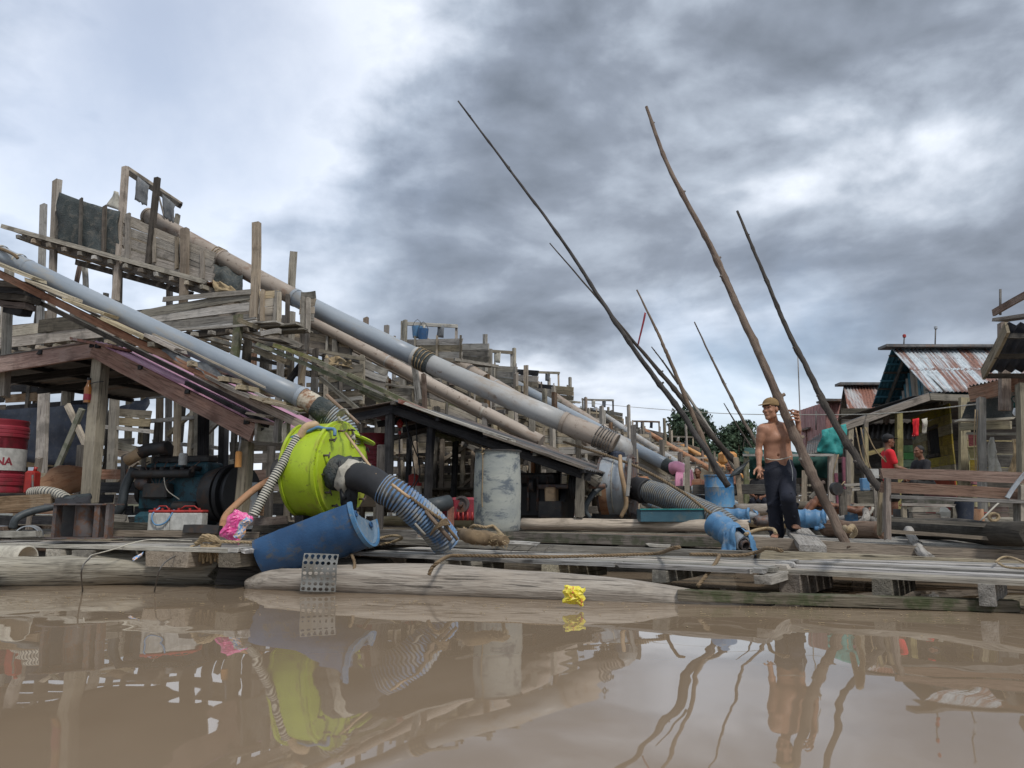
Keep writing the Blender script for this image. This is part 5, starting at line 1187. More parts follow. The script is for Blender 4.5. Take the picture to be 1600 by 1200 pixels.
# ------------------------------------------------------------ grey drum
def grey_drum():
    c = W(777, 829, 8.75); r = .262; h = .885; t = thing('grey_drum', 'scuffed grey plastic drum standing upright in the middle', 'drum', c)
    prof = [(0, .001), (0, r * .93), (.02, r * .97), (.10, r * 1.0), (.3, r * 1.01), (.5, r * 1.02), (.72, r * .99), (.84, r * .96), (.855, r * .965), (h - .012, r * .97), (h - .012, r * 1.02), (h, r * 1.02), (h, r * .93), (h - .2, r * .92), (h - .2, .001)]
    lathe('shell', c, UP, prof, 'drum', t, 48, Vector((1, 0, 0))); lathe('rim', c + UP * (h - .008), UP, [(0, r * 1.02), (0, r * 1.045), (.016, r * 1.045), (.016, r * 1.0)], 'iron', t, 48, Vector((1, 0, 0)))
    rope('hung_rope', [c + Vector((-.17, -.17, h + .03)), c + Vector((-.16, -.21, h - .02)), c + Vector((-.16, -.22, .6)), c + Vector((-.165, -.22, .36)), c + Vector((-.16, -.225, .26))], .006, 'rope', t, 6)
    rope('knot', [c + Vector((-.18, -.2, h - .03)), c + Vector((-.15, -.24, h + .01)), c + Vector((-.13, -.2, h - .02)), c + Vector((-.17, -.23, h - .05))], .008, 'rope', t, 6)
grey_drum()

# ------------------------------------------------------------ sooty shelter in the middle
S2 = plane(1.25, 10.6, (AX * 1.0 + Vector((.0, -.02, 0))).normalized())
def shelter_two():
    pl = S2; t = thing('engine_shelter', 'sooty black open shelter with a low corrugated roof behind the grey drum', 'shelter', P_(700, 800, pl))
    b = lambda n, x0, y0, x1, y1, w_, th, off, m_, **k: bp(n, x0, y0, x1, y1, w_, th, pl, off, m_, t, **k)
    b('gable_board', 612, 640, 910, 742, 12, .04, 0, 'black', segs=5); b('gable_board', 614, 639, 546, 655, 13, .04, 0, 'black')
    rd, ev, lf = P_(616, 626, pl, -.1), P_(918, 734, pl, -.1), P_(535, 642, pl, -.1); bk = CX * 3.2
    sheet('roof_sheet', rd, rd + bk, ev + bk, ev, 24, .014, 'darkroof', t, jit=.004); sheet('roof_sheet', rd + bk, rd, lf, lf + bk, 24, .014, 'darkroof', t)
    for k in range(4):
        o_ = CX * (.15 + k * .95); board('rafter', rd + o_ - UP * .1, ev + o_ - UP * .1, .1, .05, 'black', t); board('rafter', rd + o_ - UP * .1, lf + o_ - UP * .1, .1, .05, 'black', t)
    for u in (.0, .25, .5, .75, .98): p = rd.lerp(ev, u) - UP * .04; board('purlin', p - CX * .05, p + bk, .05, .06, rnd.choice(('black', 'dark')), t)
    for (x0, x1) in ((650, 640), (700, 692)): pass
    b('top_strip', 640, 632, 800, 688, 4, .35, -.02, 'grey2'); b('top_strip', 760, 678, 915, 732, 4, .3, -.04, 'grey'); b('top_strip', 628, 628, 660, 640, 6, .25, -.03, 'rustroof')
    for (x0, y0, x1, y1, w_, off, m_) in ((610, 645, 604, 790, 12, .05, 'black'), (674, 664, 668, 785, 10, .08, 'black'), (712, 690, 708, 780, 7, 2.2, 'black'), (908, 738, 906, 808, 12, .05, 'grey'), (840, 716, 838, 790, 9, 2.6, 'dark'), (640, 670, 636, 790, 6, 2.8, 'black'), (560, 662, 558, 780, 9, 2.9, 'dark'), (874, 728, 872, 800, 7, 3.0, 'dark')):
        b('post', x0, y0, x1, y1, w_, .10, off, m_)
    # inner parallel slope, seen under the roof
    b('inner_beam', 684, 660, 800, 708, 13, .06, 1.6, 'black'); b('inner_beam', 545, 700, 680, 668, 8, .06, 1.8, 'dark'); b('inner_beam', 690, 655, 860, 722, 3, .3, 2.3, 'grey2'); b('inner_beam', 800, 700, 880, 732, 7, .1, 2.6, 'dark')
    b('eave_block', 912, 742, 935, 758, 10, .2, .3, 'dark'); b('eave_block', 905, 735, 938, 748, 6, .2, .5, 'grey')
    for k in range(6): b('eave_batten', 916 + k * 4, 742 + k * 2, 918 + k * 4, 765 + k * 2, 4, .04, .4 + .1 * k, 'tan' if k % 2 else 'grey')
    # pale trestle behind
    for (x0, y0, x1, y1, w_, off) in ((650, 690, 648, 790, 6, 3.4), (692, 685, 690, 790, 6, 3.4), (724, 690, 722, 790, 6, 3.5), (740, 700, 738, 790, 5, 3.5), (652, 730, 745, 712, 5, 3.5), (700, 775, 745, 740, 4, 3.5), (650, 760, 700, 790, 4, 3.4), (690, 720, 740, 690, 5, 3.45), (820, 730, 818, 790, 5, 3.5), (850, 735, 848, 790, 6, 3.5)):
        b('trestle_bar', x0, y0, x1, y1, w_, .06, off, 'mud')
    return t
shelter_two()
t = thing('hanging_buoy', 'round red float hanging on a rod in the sooty shelter', 'float', P_(625, 664, S2, .3)); c = P_(625, 662, S2, .3)
lathe('ball', c - UP * .07, UP, [(0, .001), (.01, .03), (.05, .055), (.09, .05), (.13, .025), (.15, .001)], 'redplastic', t, 16, Vector((1, 0, 0))); rod('rod', c + UP * .08, c - UP * 1.25, .012, 'steel', t); lathe('lower_ball', c - UP * .18, UP, [(0, .001), (.02, .022), (.06, .025), (.08, .001)], 'redplastic', t, 10, Vector((1, 0, 0)))
c = P_(580, 790, S2, 1.2); drum_shape('oil_drum', 'maroon ribbed drum behind the lime green pump', c + UP * .35, .29, .85, 'drumred', ((.3, .012), (.4, .012), (.5, .012), (.6, .012), (.7, .012), (.8, .012)))
o = box('crate', c + UP * .16, .6, .5, .36, 'tan', None, .3, .01); tag(o, 'pale box under the maroon ribbed drum', 'box')
c = P_(646, 770, S2, 1.0); t = thing('red_canister', 'small red canister hanging in the sooty shelter', 'canister', c); lathe('body', c + UP * .02, UP, [(0, .001), (0, .085), (.26, .085), (.29, .03), (.29, .001)], 'redplastic', t, 16, Vector((1, 0, 0))); box('strap', c + UP * .15, .18, .18, .02, 'white', t)
t = thing('lettered_canister', 'low red and white lettered canister on the sooty shelter floor', 'canister', P_(648, 782, S2, .9)); c = P_(648, 784, S2, .9); lathe('body', c - UP * .02, UP, [(0, .001), (0, .11), (.32, .11), (.32, .001)], 'redplastic', t, 18, Vector((1, 0, 0))); lathe('white_band', c + UP * .13, UP, [(0, .111), (0, .113), (.12, .113), (.12, .111)], 'white', t, 18, Vector((1, 0, 0)))
for k, pts in enumerate((((632, 640), (640, 690), (648, 745), (640, 762), (630, 750)), ((650, 650), (652, 700), (656, 740), (646, 764)), ((630, 650), (640, 680), (652, 712), (660, 716)))):
    o = tube('cable', [P_(x, y, S2, .2 + .1 * k) for x, y in pts], .010, 'rubber', None, 6, n=5); tag(o, ('looping', 'long hanging', 'short slanting')[k] + ' black cable inside the sooty shelter', 'cable')
# red gearbox and green tube left of the grey drum
def red_gear():
    c = W(725, 795, 10.4); t = thing('gearbox', 'rusty red gearbox with wheels left of the grey drum', 'gearbox', (c.x, c.y, .36))
    box('housing', c + Vector((0, 0, .0)), .36, .3, .3, 'drumred', t, .2, .03); lathe('wheel', c + Vector((-.02, -.16, .06)), Vector((-.3, -1, 0)), [(0, .001), (0, .11), (.03, .11), (.03, .08), (.01, .08), (.01, .03), (.05, .03), (.05, .001)], 'steel', t, 24)
    lathe('wheel', c + Vector((-.2, -.1, -.02)), Vector((-.3, -1, 0)), [(0, .001), (0, .12), (.04, .12), (.04, .001)], 'drumred', t, 20); box('pillar', c + Vector((-.16, -.22, -.1)), .09, .09, .26, 'rustroof', t, 0, .01)
    for k in range(5): rod('stud', c + Vector((-.12 + k * .06, -.2, -.15)), c + Vector((-.12 + k * .06, -.2, -.04)), .012, 'redplastic', t)
red_gear()
o = tube('green_tube', [W(668, 792, 10.0), W(702, 785, 10.2)], .10, 'hosedark', None, 14); tag(o, 'dark green tube lying right of the ribbed blue hose', 'tube')
def pump_two():
    ax = -AX; r = .475; c = W(985, 762, 11.9); back = c - ax * .42; t = thing('pump', 'grey round casing pump in the middle, seen nearly edge on', 'pump', (c.x, c.y, .36))
    lathe('casing', back, ax, [(0, .001), (0, r * .95), (.02, r), (.40, r), (.42, r), (.42, .001)], 'galv', t, 48); lathe('cover_plate', c, ax, [(0, r), (0, r * 1.07), (.04, r * 1.07), (.05, r * .8), (.08, .001)], 'steel', t, 48)
    lathe('rear_ring', back, ax, [(-.01, r * .9), (-.01, r * 1.05), (.02, r * 1.05), (.02, r)], 'steel', t, 48); lathe('rusty_belt', back + ax * .02, ax, [(0, r * .99), (0, r * 1.006), (.12, r * 1.006), (.12, r * .99)], 'rustpipe', t, 40, UP, 175, 300)
    m = frame(ax, UP, c)
    for i in range(12): a = R(i * 30); p = m @ Vector((.04, math.cos(a) * r * .95, math.sin(a) * r * .95)); rod('bolt', p, p + ax * .06, .016, 'steel', t, 6)
    lathe('inlet_neck', c + ax * .05, ax, [(0, .17), (.22, .17), (.22, .001)], 'rustpipe', t, 22); box('throat', c - ax * .21 + UP * .48, .2, .3, .16, 'tarpblue', t, .3, .03)
    tube('rope_band', [m @ Vector((-.2 - .0, -math.cos(R(a)) * (r + .01) * -1, math.sin(R(a)) * (r + .01))) for a in range(60, 240, 12)], .009, 'hosepale', t, 6)
    box('bed_frame', c - ax * .2 - UP * .44, .7, .5, .08, 'iron', t, ax=ax); lathe('shaft', back - ax * .7, ax, [(0, .001), (0, .07), (.7, .07)], 'hosepale', t, 16)
    for k in range(7): lathe('coupling_ring', back - ax * (.15 + k * .07), ax, [(0, .09), (0, .125), (.04, .125), (.04, .09)], 'hosepale', t, 18)
pump_two()
o = tube('elbow', [p2b, W(972, 700, 12.0), W(974, 712, 12.02)], [.165, .17, .14], 'pvcpale', None, 24, n=5); tag(o, 'short bend joining the longest pipe to the grey casing pump', 'elbow')
o = tube('tan_hose', [W(969, 712, 11.5), W(970, 735, 11.35), W(976, 765, 11.35), W(978, 790, 11.4), W(970, 808, 11.45)], [.028, .034, .036, .034, .03], 'hosetan', None, 12, n=6); tag(o, 'tan hose hanging down the front of the grey casing pump', 'hose')
o = tube('grey_hose', [W(946, 758, 11.3), W(930, 768, 11.2), W(918, 785, 11.1), W(915, 798, 11.1), W(922, 810, 11.1)], [.04, .045, .04, .035, .03], 'hosedark', None, 12, n=6); tag(o, 'dark hose curling down left of the grey casing pump', 'hose')
o = ribbed('suction_hose', [W(1000, 765, 11.6), W(1022, 770, 11.4), W(1055, 782, 11.0), W(1092, 798, 10.6), W(1120, 812, 10.3), W(1145, 830, 10.1)], .160, .042, 'hose', None, 24, .14, mat2='groove'); tag(o, 'ribbed grey blue suction hose of the grey casing pump', 'hose')
o = tube('wrapped_collar', [W(992, 762, 11.7), W(1004, 766, 11.55), W(1012, 768, 11.45)], [.17, .19, .178], 'rubber', None, 20, n=4, jit=.03); tag(o, 'black taped collar on the grey casing pump', 'wrapping')
o = ribbed('suction_hose', [W(1008, 782, 13), W(1024, 790, 12.8), W(1044, 796, 12.6)], .09, .04, 'hose', None, 16, .12); tag(o, 'thin ribbed hose behind the blue trough', 'hose')
rope('tie_rope', [W(880, 690, 12.5), W(985, 725, 11.4), W(1060, 765, 10.6), (W(1105, 798, 10.2)), W(1140, 820, 9.9), W(1152, 836, 9.8)], .022, 'ropedark', None, 8, label='long tie rope slanting from the grey casing pump down the ribbed hose')
o = board('stake', W(984, 716, 11.0), W(966 + 14, 776, 11.0), .05, .04, 'grey2'); o = tag(o, 'pale stake leaning by the grey casing pump', 'stake')
def trough():
    t = thing('blue_trough', 'cut blue plastic trough standing behind the tan pole', 'trough', W(1046, 812, 10.4)); c = W(1047, 805, 10.4); L_, h, d = .83, .16, .3
    for s in (-1, 1): box('long_side', c + Vector((0, s * d / 2, 0)), L_, .012, h, 'tealdark', t)
    for s in (-1, 1): box('end_wall', c + Vector((s * L_ / 2, 0, 0)), .012, d, h, 'tealdark', t)
    box('bottom', c - UP * h / 2, L_, d, .012, 'tealdark', t); box('rim', c + Vector((0, -d / 2 - .01, h / 2)), L_ * 1.02, .03, .015, 'teal', t)
trough()
def pulley_set():
    c = W(893, 760, 11.2); t = thing('pulley_drive', 'belt pulley and bearing stand left of the grey casing pump', 'pulley', (c.x, c.y, .36)); ax = -AX
    lathe('belt_wheel', c, ax, [(0, .001), (0, .19)] + [(x, .19 if i % 2 else .175) for i, x in enumerate([.01 + .02 * j for j in range(8)])] + [(.16, .19), (.16, .001)], 'rubber', t, 32)
    rod('axle', c - ax * .5, c + ax * .5, .035, 'steel', t, 14); box('bearing_block', c - ax * .3 - UP * .12, .16, .2, .22, 'hosetan', t, ax=ax, bev=.02); box('stand', c - ax * .28 - UP * .33, .34, .36, .24, 'iron', t, ax=ax, bev=.01)
    lathe('small_wheel', c - ax * .62 + UP * .02, ax, [(0, .001), (0, .1), (.06, .1), (.06, .001)], 'iron', t, 20); box('white_tag', c - ax * .35 - UP * .18, .1, .02, .03, 'white', t)
    lathe('engine_wheel', c - ax * .95 + UP * .05, ax, [(0, .001), (0, .3), (.08, .3), (.08, .24), (.03, .24), (.03, .001)], 'rubber', t, 30)
    box('yellow_cover', c + Vector((.05, .25, .13)), .2, .15, .25, 'yellow', t, .4, .05)
pulley_set()
def engine_two():
    c = W(833, 770, 11.8); c.z = .5; t = thing('engine', 'black engine block behind the grey drum', 'engine', (c.x, c.y, .36)); a = -AX
    box('block', c + UP * .25, .9, .45, .5, 'rubber', t, ax=a, bev=.04); box('head', c + UP * .58, .8, .3, .18, 'iron', t, ax=a, bev=.03); lathe('flywheel', c + a * .5 + UP * .2, a, [(0, .001), (0, .28), (.08, .28), (.08, .001)], 'rubber', t, 26)
    for k in range(5): rod('pushrod_tube', c + a * (-.3 + k * .15) - CX * .26 + UP * .1, c + a * (-.3 + k * .15) - CX * .24 + UP * .6, .02, 'steel', t)
    rod('exhaust', c + UP * .6, c + UP * 1.0, .035, 'rustpipe', t)
engine_two()

# ------------------------------------------------------------ plank screens added deep behind the shelters, some to darken see-through gaps
def screen(label, o, d, L_, z0, z1, mats, seed, gap=.25, hp=.2):
    rr = random.Random(seed); o = Vector(o); d = Vector(d).normalized(); t = thing('plank_screen', label, 'screen', (o.x, o.y, z0)); z = z0
    while z < z1:
        u = rr.uniform(0, .4)
        while u < L_:
            e = min(u + rr.uniform(1.0, 2.6), L_)
            if rr.random() > gap: board('screen_plank', o + d * u + UP * z, o + d * (e - .03) + UP * (z + rr.uniform(-.04, .04)), hp * rr.uniform(.7, .95), .03, rr.choice(mats), t, segs=1)
            u = e
        z += hp
    for i in range(int(L_ / 1.1) + 1): board('screen_post', o + d * (i * 1.1) + UP * .15, o + d * (i * 1.1 + rr.uniform(-.1, .1)) + UP * (z1 + rr.uniform(0, .5)), .10, .08, rr.choice(('mud', 'grey', 'dark')), t, segs=1)
    return t
b0 = Vector((-2.0, 12.2, 0))
screen('low dark plank screen added behind the blue engine to darken the shelter', b0 - CX * .4 + AX * .4, AX, 8.5, .4, 1.35, ('dark', 'brown', 'black', 'grey'), 4, .12)
screen('pale broken plank screen behind the red oil drum', b0 + CX * 1.6 + AX * 2, AX, 8, .4, 2.3, ('mud', 'tan', 'grey', 'dark'), 6, .42)
screen('grey plank screen deep behind the sooty shelter', Vector((2.4, 15.2, 0)), AX, 8, .4, 1.9, ('mud', 'grey', 'dark', 'dark'), 9, .35)
screen('dark plank screen low behind the grey casing pump', Vector((5.6, 15.0, 0)), AX, 4.5, .4, 1.2, ('dark', 'grey', 'black'), 11, .2)
screen('far low plank screen left of the pink pump', Vector((8.6, 22.5, 0)), AX, 9, .4, 1.8, ('dark', 'grey', 'mud'), 13, .2, .3)
screen('farthest plank screen across the rear rafts', Vector((16.5, 31, 0)), AX, 18, .3, 2.0, ('dark', 'grey', 'brown'), 15, .15, .35)
screen('broken pale planks added between the legs of the tallest tower to block bright sky', P_(345, 700, PL2, 1.6), AX, 6.0, 1.5, 3.0, ('mud', 'dark', 'grey', 'dark'), 21, .45, .24)
screen('dark planks added behind the first tower left of the shelter post to block sky', P_(150, 700, PL2, 1.2), AX, 4.0, 1.0, 3.1, ('dark', 'black', 'brown'), 23, .25, .24)

# ------------------------------------------------------------ pink pump in the middle distance, drum and floats
t = thing('pump', 'small pink painted pump in the middle distance beside the shirtless worker in turquoise shorts', 'pump', W(1066, 790, 18)); c = W(1068, 762, 17.9)
lathe('casing', c + AX * .15, -AX, [(0, .001), (0, .36), (.02, .38), (.3, .38), (.3, .001)], 'pink', t, 36); lathe('cover_plate', c - AX * .15, -AX, [(0, .38), (0, .41), (.05, .41), (.06, .1), (.06, .001)], 'pink', t, 36)
tube('pink_elbow', [W(1050, 732, 18.1), W(1058, 731, 18.0), W(1068, 737, 17.9), W(1074, 750, 17.85), W(1076, 764, 17.85)], [.15, .155, .155, .15, .13], 'pink', t, 22, n=6)
tube('hoop', [c + Vector((-.08, -.42, -.3)), c + Vector((-.1, -.46, 0)), c + Vector((-.06, -.4, .33))], .02, 'hosepale', t, 6, n=4); lathe('inlet', c - AX * .2, -AX, [(0, .2), (.2, .2), (.2, .001)], 'rustpipe', t, 18)
o = ribbed('suction_hose', [W(1085, 768, 17.5), W(1105, 775, 17.0), W(1130, 784, 16.5), W(1150, 796, 16.0)], .15, .05, 'hose', None, 16, .1); tag(o, 'ribbed hose of the small pink pump', 'hose')
c = W(1125, 822, 10.9); c.z = .36; c = W(1125, 797, 12.6); c.z = .36
def blue_drum():
    c = W(1125, 790, 15.5); z0 = W(1125, 800, 15.5).z; c.z = .52; r = .285; h = W(1125, 742, 15.5).z - .52
    t = thing('blue_drum', 'faded blue drum standing upright between the leaning poles and the man', 'drum', c)
    lathe('shell', c, UP, [(0, .001), (0, r), (.08, r), (.1, r * 1.02), (.13, r), (h * .66, r), (h * .68, r * 1.02), (h * .7, r), (h - .04, r * .98), (h - .03, r * 1.03), (h, r * 1.03), (h, r * .95), (h - .3, r * .93), (h - .3, .001)], 'bluedrum', t, 40, Vector((1, 0, 0)))
    cloth('cut_flap', (W(1140, 745, 15.2), W(1146, 735, 15.2), W(1172, 718, 15.2), W(1156, 742, 15.2)), 'hosedark', t, 6, 6, .05, .012, 0, 2); box('stand', c - UP * .1, .7, .6, .2, 'dark', t)
blue_drum()
def float_bundle(px, py, Y, r, L_, d, label, sc=1.0):
    c = W(px, py, Y); d = Vector(d).normalized(); t = thing('blue_float', label, 'float', c - UP * r)
    prof = []
    for i in range(26):
        u = i / 25; prof.append((u * L_, r * (1 - .18 * abs(math.sin(u * 9.4)) ** .7) * (1 if u > .1 else .92)))
    lathe('plastic_sheet', c, d, prof, 'bluebright', t, 26); cloth('loose_flap', (c + Vector((-r, 0, r * .5)), c + Vector((-r * .2, -.06, r)), c + Vector((-r * .4, -.12, -r * .7)), c + Vector((-r * 1.25, -.05, -r))), 'bluebright', t, 8, 8, .06, .008, 0, 3)
    cloth('loose_flap', (c + Vector((r * .2, -.06, r * .8)), c + Vector((r * 1.05, .02, r * .3)), c + Vector((r * 1.35, -.02, -r)), c + Vector((r * .95, -.1, -r * .8))), 'bluebright', t, 8, 8, .06, .008, 0, 8)
    lathe('pipe_end', c - d * .10, d, [(0, r * .42), (0, r * .52), (.25, r * .55), (.25, r * .42), (.02, r * .42)], 'galv', t, 24); lathe('inner_pipe', c - d * .14, d, [(.0, r * .26), (0, r * .34), (.3, r * .34), (.3, r * .26), (.01, r * .26)], 'steel', t, 20); lathe('hole', c - d * .05, d, [(0, .001), (0, r * .28)], 'rubber', t, 16)  # innermost black disc stands in for the dark inside the pipe
    return t
float_bundle(1152, 843, 7.3, .135, .36, (-.34, 1, .42), 'blue plastic wrapped pipe end pointing at the camera, left of the man')
float_bundle(1290, 812, 9.6, .13, .35, (-1, .3, .05), 'blue wrapped float lying behind the thick leaning pole')
float_bundle(1172, 806, 11.5, .12, .5, (-1, .4, 0), 'small blue wrapped pipe end left behind the man')

# ------------------------------------------------------------ leaning poles
def pole(label, pts, rs, mat, seed=1, knots=10):
    P = cat([W(*p) for p in pts], 14); rr = random.Random(seed); n = len(P); rad = lerp_list(rs, n); sp = set(rr.sample(range(3, n - 2), min(knots, n // 3)))
    for i in range(n):
        P[i] = P[i] + Vector((noise.noise(Vector((i * .25, seed, 0))), 0, noise.noise(Vector((i * .25, seed, 7))))) * rad[i] * .35
        rad[i] *= (1.2 if i in sp else 1) * rr.uniform(.96, 1.04)
    o = tube('leaning_pole', P, rad, mat, None, 10, jit=.05); tag(o, label, 'pole')
    for i in sorted(sp)[::2]: q = P[i] + Vector((rr.choice((-1, 1)) * rad[i] * 1.25, 0, rad[i] * .7)); rod('twig_stub', P[i], q, rad[i] * .35, mat, o, 6)
    return o
pole('thickest crooked brown pole leaning left, gripped by the man', ((1010, 167, 10.6), (1045, 262, 10.2), (1105, 375, 9.7), (1152, 478, 9.2), (1196, 575, 8.8), (1236, 668, 8.5), (1280, 765, 8.2), (1326, 858, 7.9)), [.022, .030, .037, .043, .048, .052, .052, .046], 'pole', 3, 16)
pole('crooked dark pole leaning left between the man and the bench', ((1152, 330, 13.4), (1190, 420, 12.8), (1228, 510, 12.2), (1268, 590, 11.7), (1305, 662, 11.2), (1345, 725, 10.8), (1378, 768, 10.5)), [.022, .030, .038, .045, .052, .055, .050], 'poledark', 5, 12)
pole('longest thin dark pole leaning far to the left', ((716, 158, 17.5), (800, 270, 17), (880, 378, 16.5), (945, 478, 16), (1005, 566, 15.5), (1068, 650, 15), (1138, 760, 14.5)), [.020, .028, .035, .043, .050, .058, .062], 'poledark', 9, 14)
pole('thin dark pole crossing behind the longest pole', ((859, 380, 19), (930, 462, 18.5), (1000, 545, 18), (1062, 618, 17.5), (1120, 690, 17), (1168, 742, 16.8)), [.015, .022, .04, .06, .065, .065], 'poledark', 11, 10)
pole('slender dark pole carrying the small red rag', ((995, 453, 16.8), (1030, 525, 16.6), (1058, 590, 16.4), (1088, 662, 16.2), (1122, 745, 16.0)), [.018, .03, .042, .05, .055], 'pole', 13, 9)
pole('light grey thin pole right of the pole with the red rag', ((1062, 600, 17.5), (1110, 672, 17.2), (1160, 752, 17)), [.03, .035, .04], 'log', 15, 5)
pole('thin crooked pole standing left of the man\'s head', ((1085, 503, 19.5), (1112, 560, 19.3), (1148, 632, 19), (1180, 690, 18.6), (1190, 712, 18.5)), [.016, .025, .036, .042, .042], 'pole', 17, 9)
pole('short thin stick left of the man\'s shoulder', ((1131, 630, 21), (1152, 665, 20.8), (1176, 702, 20.6)), [.012, .022, .026], 'poledark', 19, 3)
pole('short dark tip sticking up beside the longest pole', ((1018, 542, 18.5), (1038, 568, 18.3), (1060, 600, 18.1)), [.012, .02, .03], 'poledark', 23, 3)
o = cloth('red_rag', (W(1007, 488, 16.6), W(1010, 489, 16.6), W(998, 540, 16.6), (W(995.5, 540, 16.6))), 'drumred', None, 4, 12, .05, .01, 0, 4); tag(o, 'narrow red rag hanging from a thin leaning pole', 'rag')
o = rod('antenna_pole', W(1246, 540, 24), W(1252, 700, 24), .018, 'log', None, 6, 4); tag(o, 'very thin upright pole between the two thick leaning poles', 'pole')
o = rod('antenna_pole', W(1275, 642, 26), W(1275, 672, 26), .02, 'wire', None, 6); tag(o, 'short thin mast over the small orange wall', 'mast')
o = tube('power_line', [W(880, 626, 40), W(1000, 637, 34), W(1130, 646, 27), W(1290, 648, 20), W(1400, 645, 16), W(1530, 631, 12)], .012, 'hosepale', None, 5, n=5); tag(o, 'thin pale wire crossing the sky to the hut at the right', 'wire')

# ------------------------------------------------------------ huts on the right
def house_a():
    t = thing('rusty_roofed_hut', 'yellow and red plank hut with a rust striped zinc roof and teal gable underside', 'hut', W(1480, 800, 19))
    eL, rL, bL = W(1453, 612, 18.9), W(1393, 545, 20.4), W(1362, 636, 22.0); dx = Vector((4.6, 0, 0))
    sheet('front_roof', rL, rL + dx, eL + dx, eL, 44, .018, 'zinc', t, rows=6); sheet('back_roof', rL + dx, rL, bL, bL + dx, 40, .018, 'tealroof', t, rows=6)
    mid0, mid1 = rL.lerp(eL, .48), (rL + dx).lerp(eL + dx, .48); 
    board('ridge_cap', rL + UP * .05 - Vector((.25, 0, 0)), rL + dx + UP * .05, .07, .5, 'darkroof', t, jit=0); sheet('roof_lap', mid0 + UP * .012, mid1 + UP * .012, mid1.lerp(eL + dx, .08) + UP * .012, mid0.lerp(eL, .08) + UP * .012, 44, .018, 'zinc', t, rows=1)
    for k in range(7):
        p = rL.lerp(bL, .08 + k * .14) - UP * .06; board('purlin', p - Vector((.02, 0, 0)), p + dx, .05, .07, 'tealroof' if k % 2 else 'dark', t)
    for k in range(3): p = rL.lerp(eL, .2 + k * .35) - UP * .06; board('purlin', p, p + dx, .05, .06, 'dark', t)
    # gable wall of upright boards, set in
    gx = .55; A_, B_, C_ = rL + Vector((gx, 0, -.25)), eL + Vector((gx, .3, -.02)), bL + Vector((gx, -.3, -.02)); x = (A_.x + B_.x) / 2
    n = 20
    for i in range(n):
        u = (i + .5) / n; y = C_.y + (B_.y - C_.y) * u; zb = 3.2; zt = zb + (A_.z - zb) * (1 - abs(u - .5) * 2); 
        if zt - zb > .05: board('gable_plank', (x, y, zb), (x, y, zt), abs(B_.y - C_.y) / n * .9, .03, rnd.choice(('grey2', 'tealroof', 'grey')), t, up=Vector((0, 1, 0)))
    board('barge_board', rL + Vector((.35, 0, -.16)), eL + Vector((.35, 0, -.05)), .14, .04, 'dark', t); board('barge_board', rL + Vector((.35, 0, -.2)), bL + Vector((.35, 0, -.1)), .12, .04, 'dark', t)
    board('tie_beam', (x - .1, C_.y, 3.2), (x - .1, B_.y, 3.2), .12, .06, 'dark', t)
    # porch roof edge
    f0, f1, f2 = W(1316, 668, 17.6), W(1452, 620, 17.9), W(1517, 622, 17.9)
    board('fascia', f0, f1, .16, .05, 'grey', t, segs=5); board('fascia', f1 + Vector((0, -.02, 0)), f2, .16, .05, 'grey', t, segs=4)
    sheet('porch_roof', f1 + UP * .09, f1 + UP * .32 + Vector((1.9, 3.4, 0)), f0 + UP * .22 + Vector((1.5, 3.4, 0)), f0 + UP * .09, 20, .015, 'darkroof', t, rows=4)
    # walls
    wl = plane(10.8, 18.8, Vector((.75, 3.3, 0)))
    for i in range(8):
        z = 1.3 + i * .25
        for (u0, u1) in (((0, 1.0), (2.1, 3.4)) if 3 <= i <= 5 else ((0, 3.4),)):
            d = wl[1]; p = wl[0] + d * u0 + UP * z; q = wl[0] + d * u1 + UP * z; board('wall_plank', p, q, .24, .03, 'yellow', t)
    for i in range(5): p = wl[0] - Vector((.03, 0, 0)) + UP * (.45 + i * .2); board('wall_plank', p, p + wl[1] * 2.6, .19, .03, 'redpaint', t)
    p = wl[0] + wl[1] * 2.0 + UP * 2.17; fr = board('window_frame', wl[0] + wl[1] * 1.0 + UP * 1.98 - Vector((.04, 0, 0)), wl[0] + wl[1] * 2.1 + UP * 1.98 - Vector((.04, 0, 0)), .07, .06, 'dark', t); board('window_frame', wl[0] + wl[1] * 1.0 + UP * 2.72 - Vector((.04, 0, 0)), wl[0] + wl[1] * 2.1 + UP * 2.72 - Vector((.04, 0, 0)), .07, .06, 'dark', t)
    mobj('window_darkness', [wl[0] + wl[1] * 1.0 + UP * 1.95 + Vector((.08, 0, 0)), wl[0] + wl[1] * 2.1 + UP * 1.95 + Vector((.08, 0, 0)), wl[0] + wl[1] * 2.1 + UP * 2.75 + Vector((.08, 0, 0)), wl[0] + wl[1] * 1.0 + UP * 2.75 + Vector((.08, 0, 0))], [(0, 1, 2, 3)], 'black', t)  # black sheet added for the shade inside the hut
    for (x0, y0, y1, Y, w_, m_) in ((1404, 646, 790, 17.9, .13, 'yellow'), (1385, 650, 790, 20.5, .12, 'brown'), (1507, 622, 790, 17.6, .22, 'yellow'), (1352, 660, 790, 17.7, .10, 'grey'), (1328, 668, 790, 17.7, .12, 'grey')): board('porch_post', W(x0, y0, Y), W(x0, y1 + 10, Y), w_, .12, m_, t)
    board('porch_rail', W(1356, 709, 18.2), W(1384, 702, 18.2), .10, .05, 'yellow', t)
    for i in range(7): z = .5 + i * .26; a_ = W(1512, 700, 17.2); board('wall_plank', (a_.x, 17.2, z), (a_.x + 1.0, 17.2, z), .22, .03, 'yellow' if i in (0, 1, 4, 5, 6) else 'redpaint', t)
    for i in range(6): z = 1.25 + i * .22; board('back_wall_plank', (W(1405, 700, 22.8).x, 22.8, z), (W(1442, 700, 22.8).x, 22.8, z), .20, .03, 'greenpaint', t)
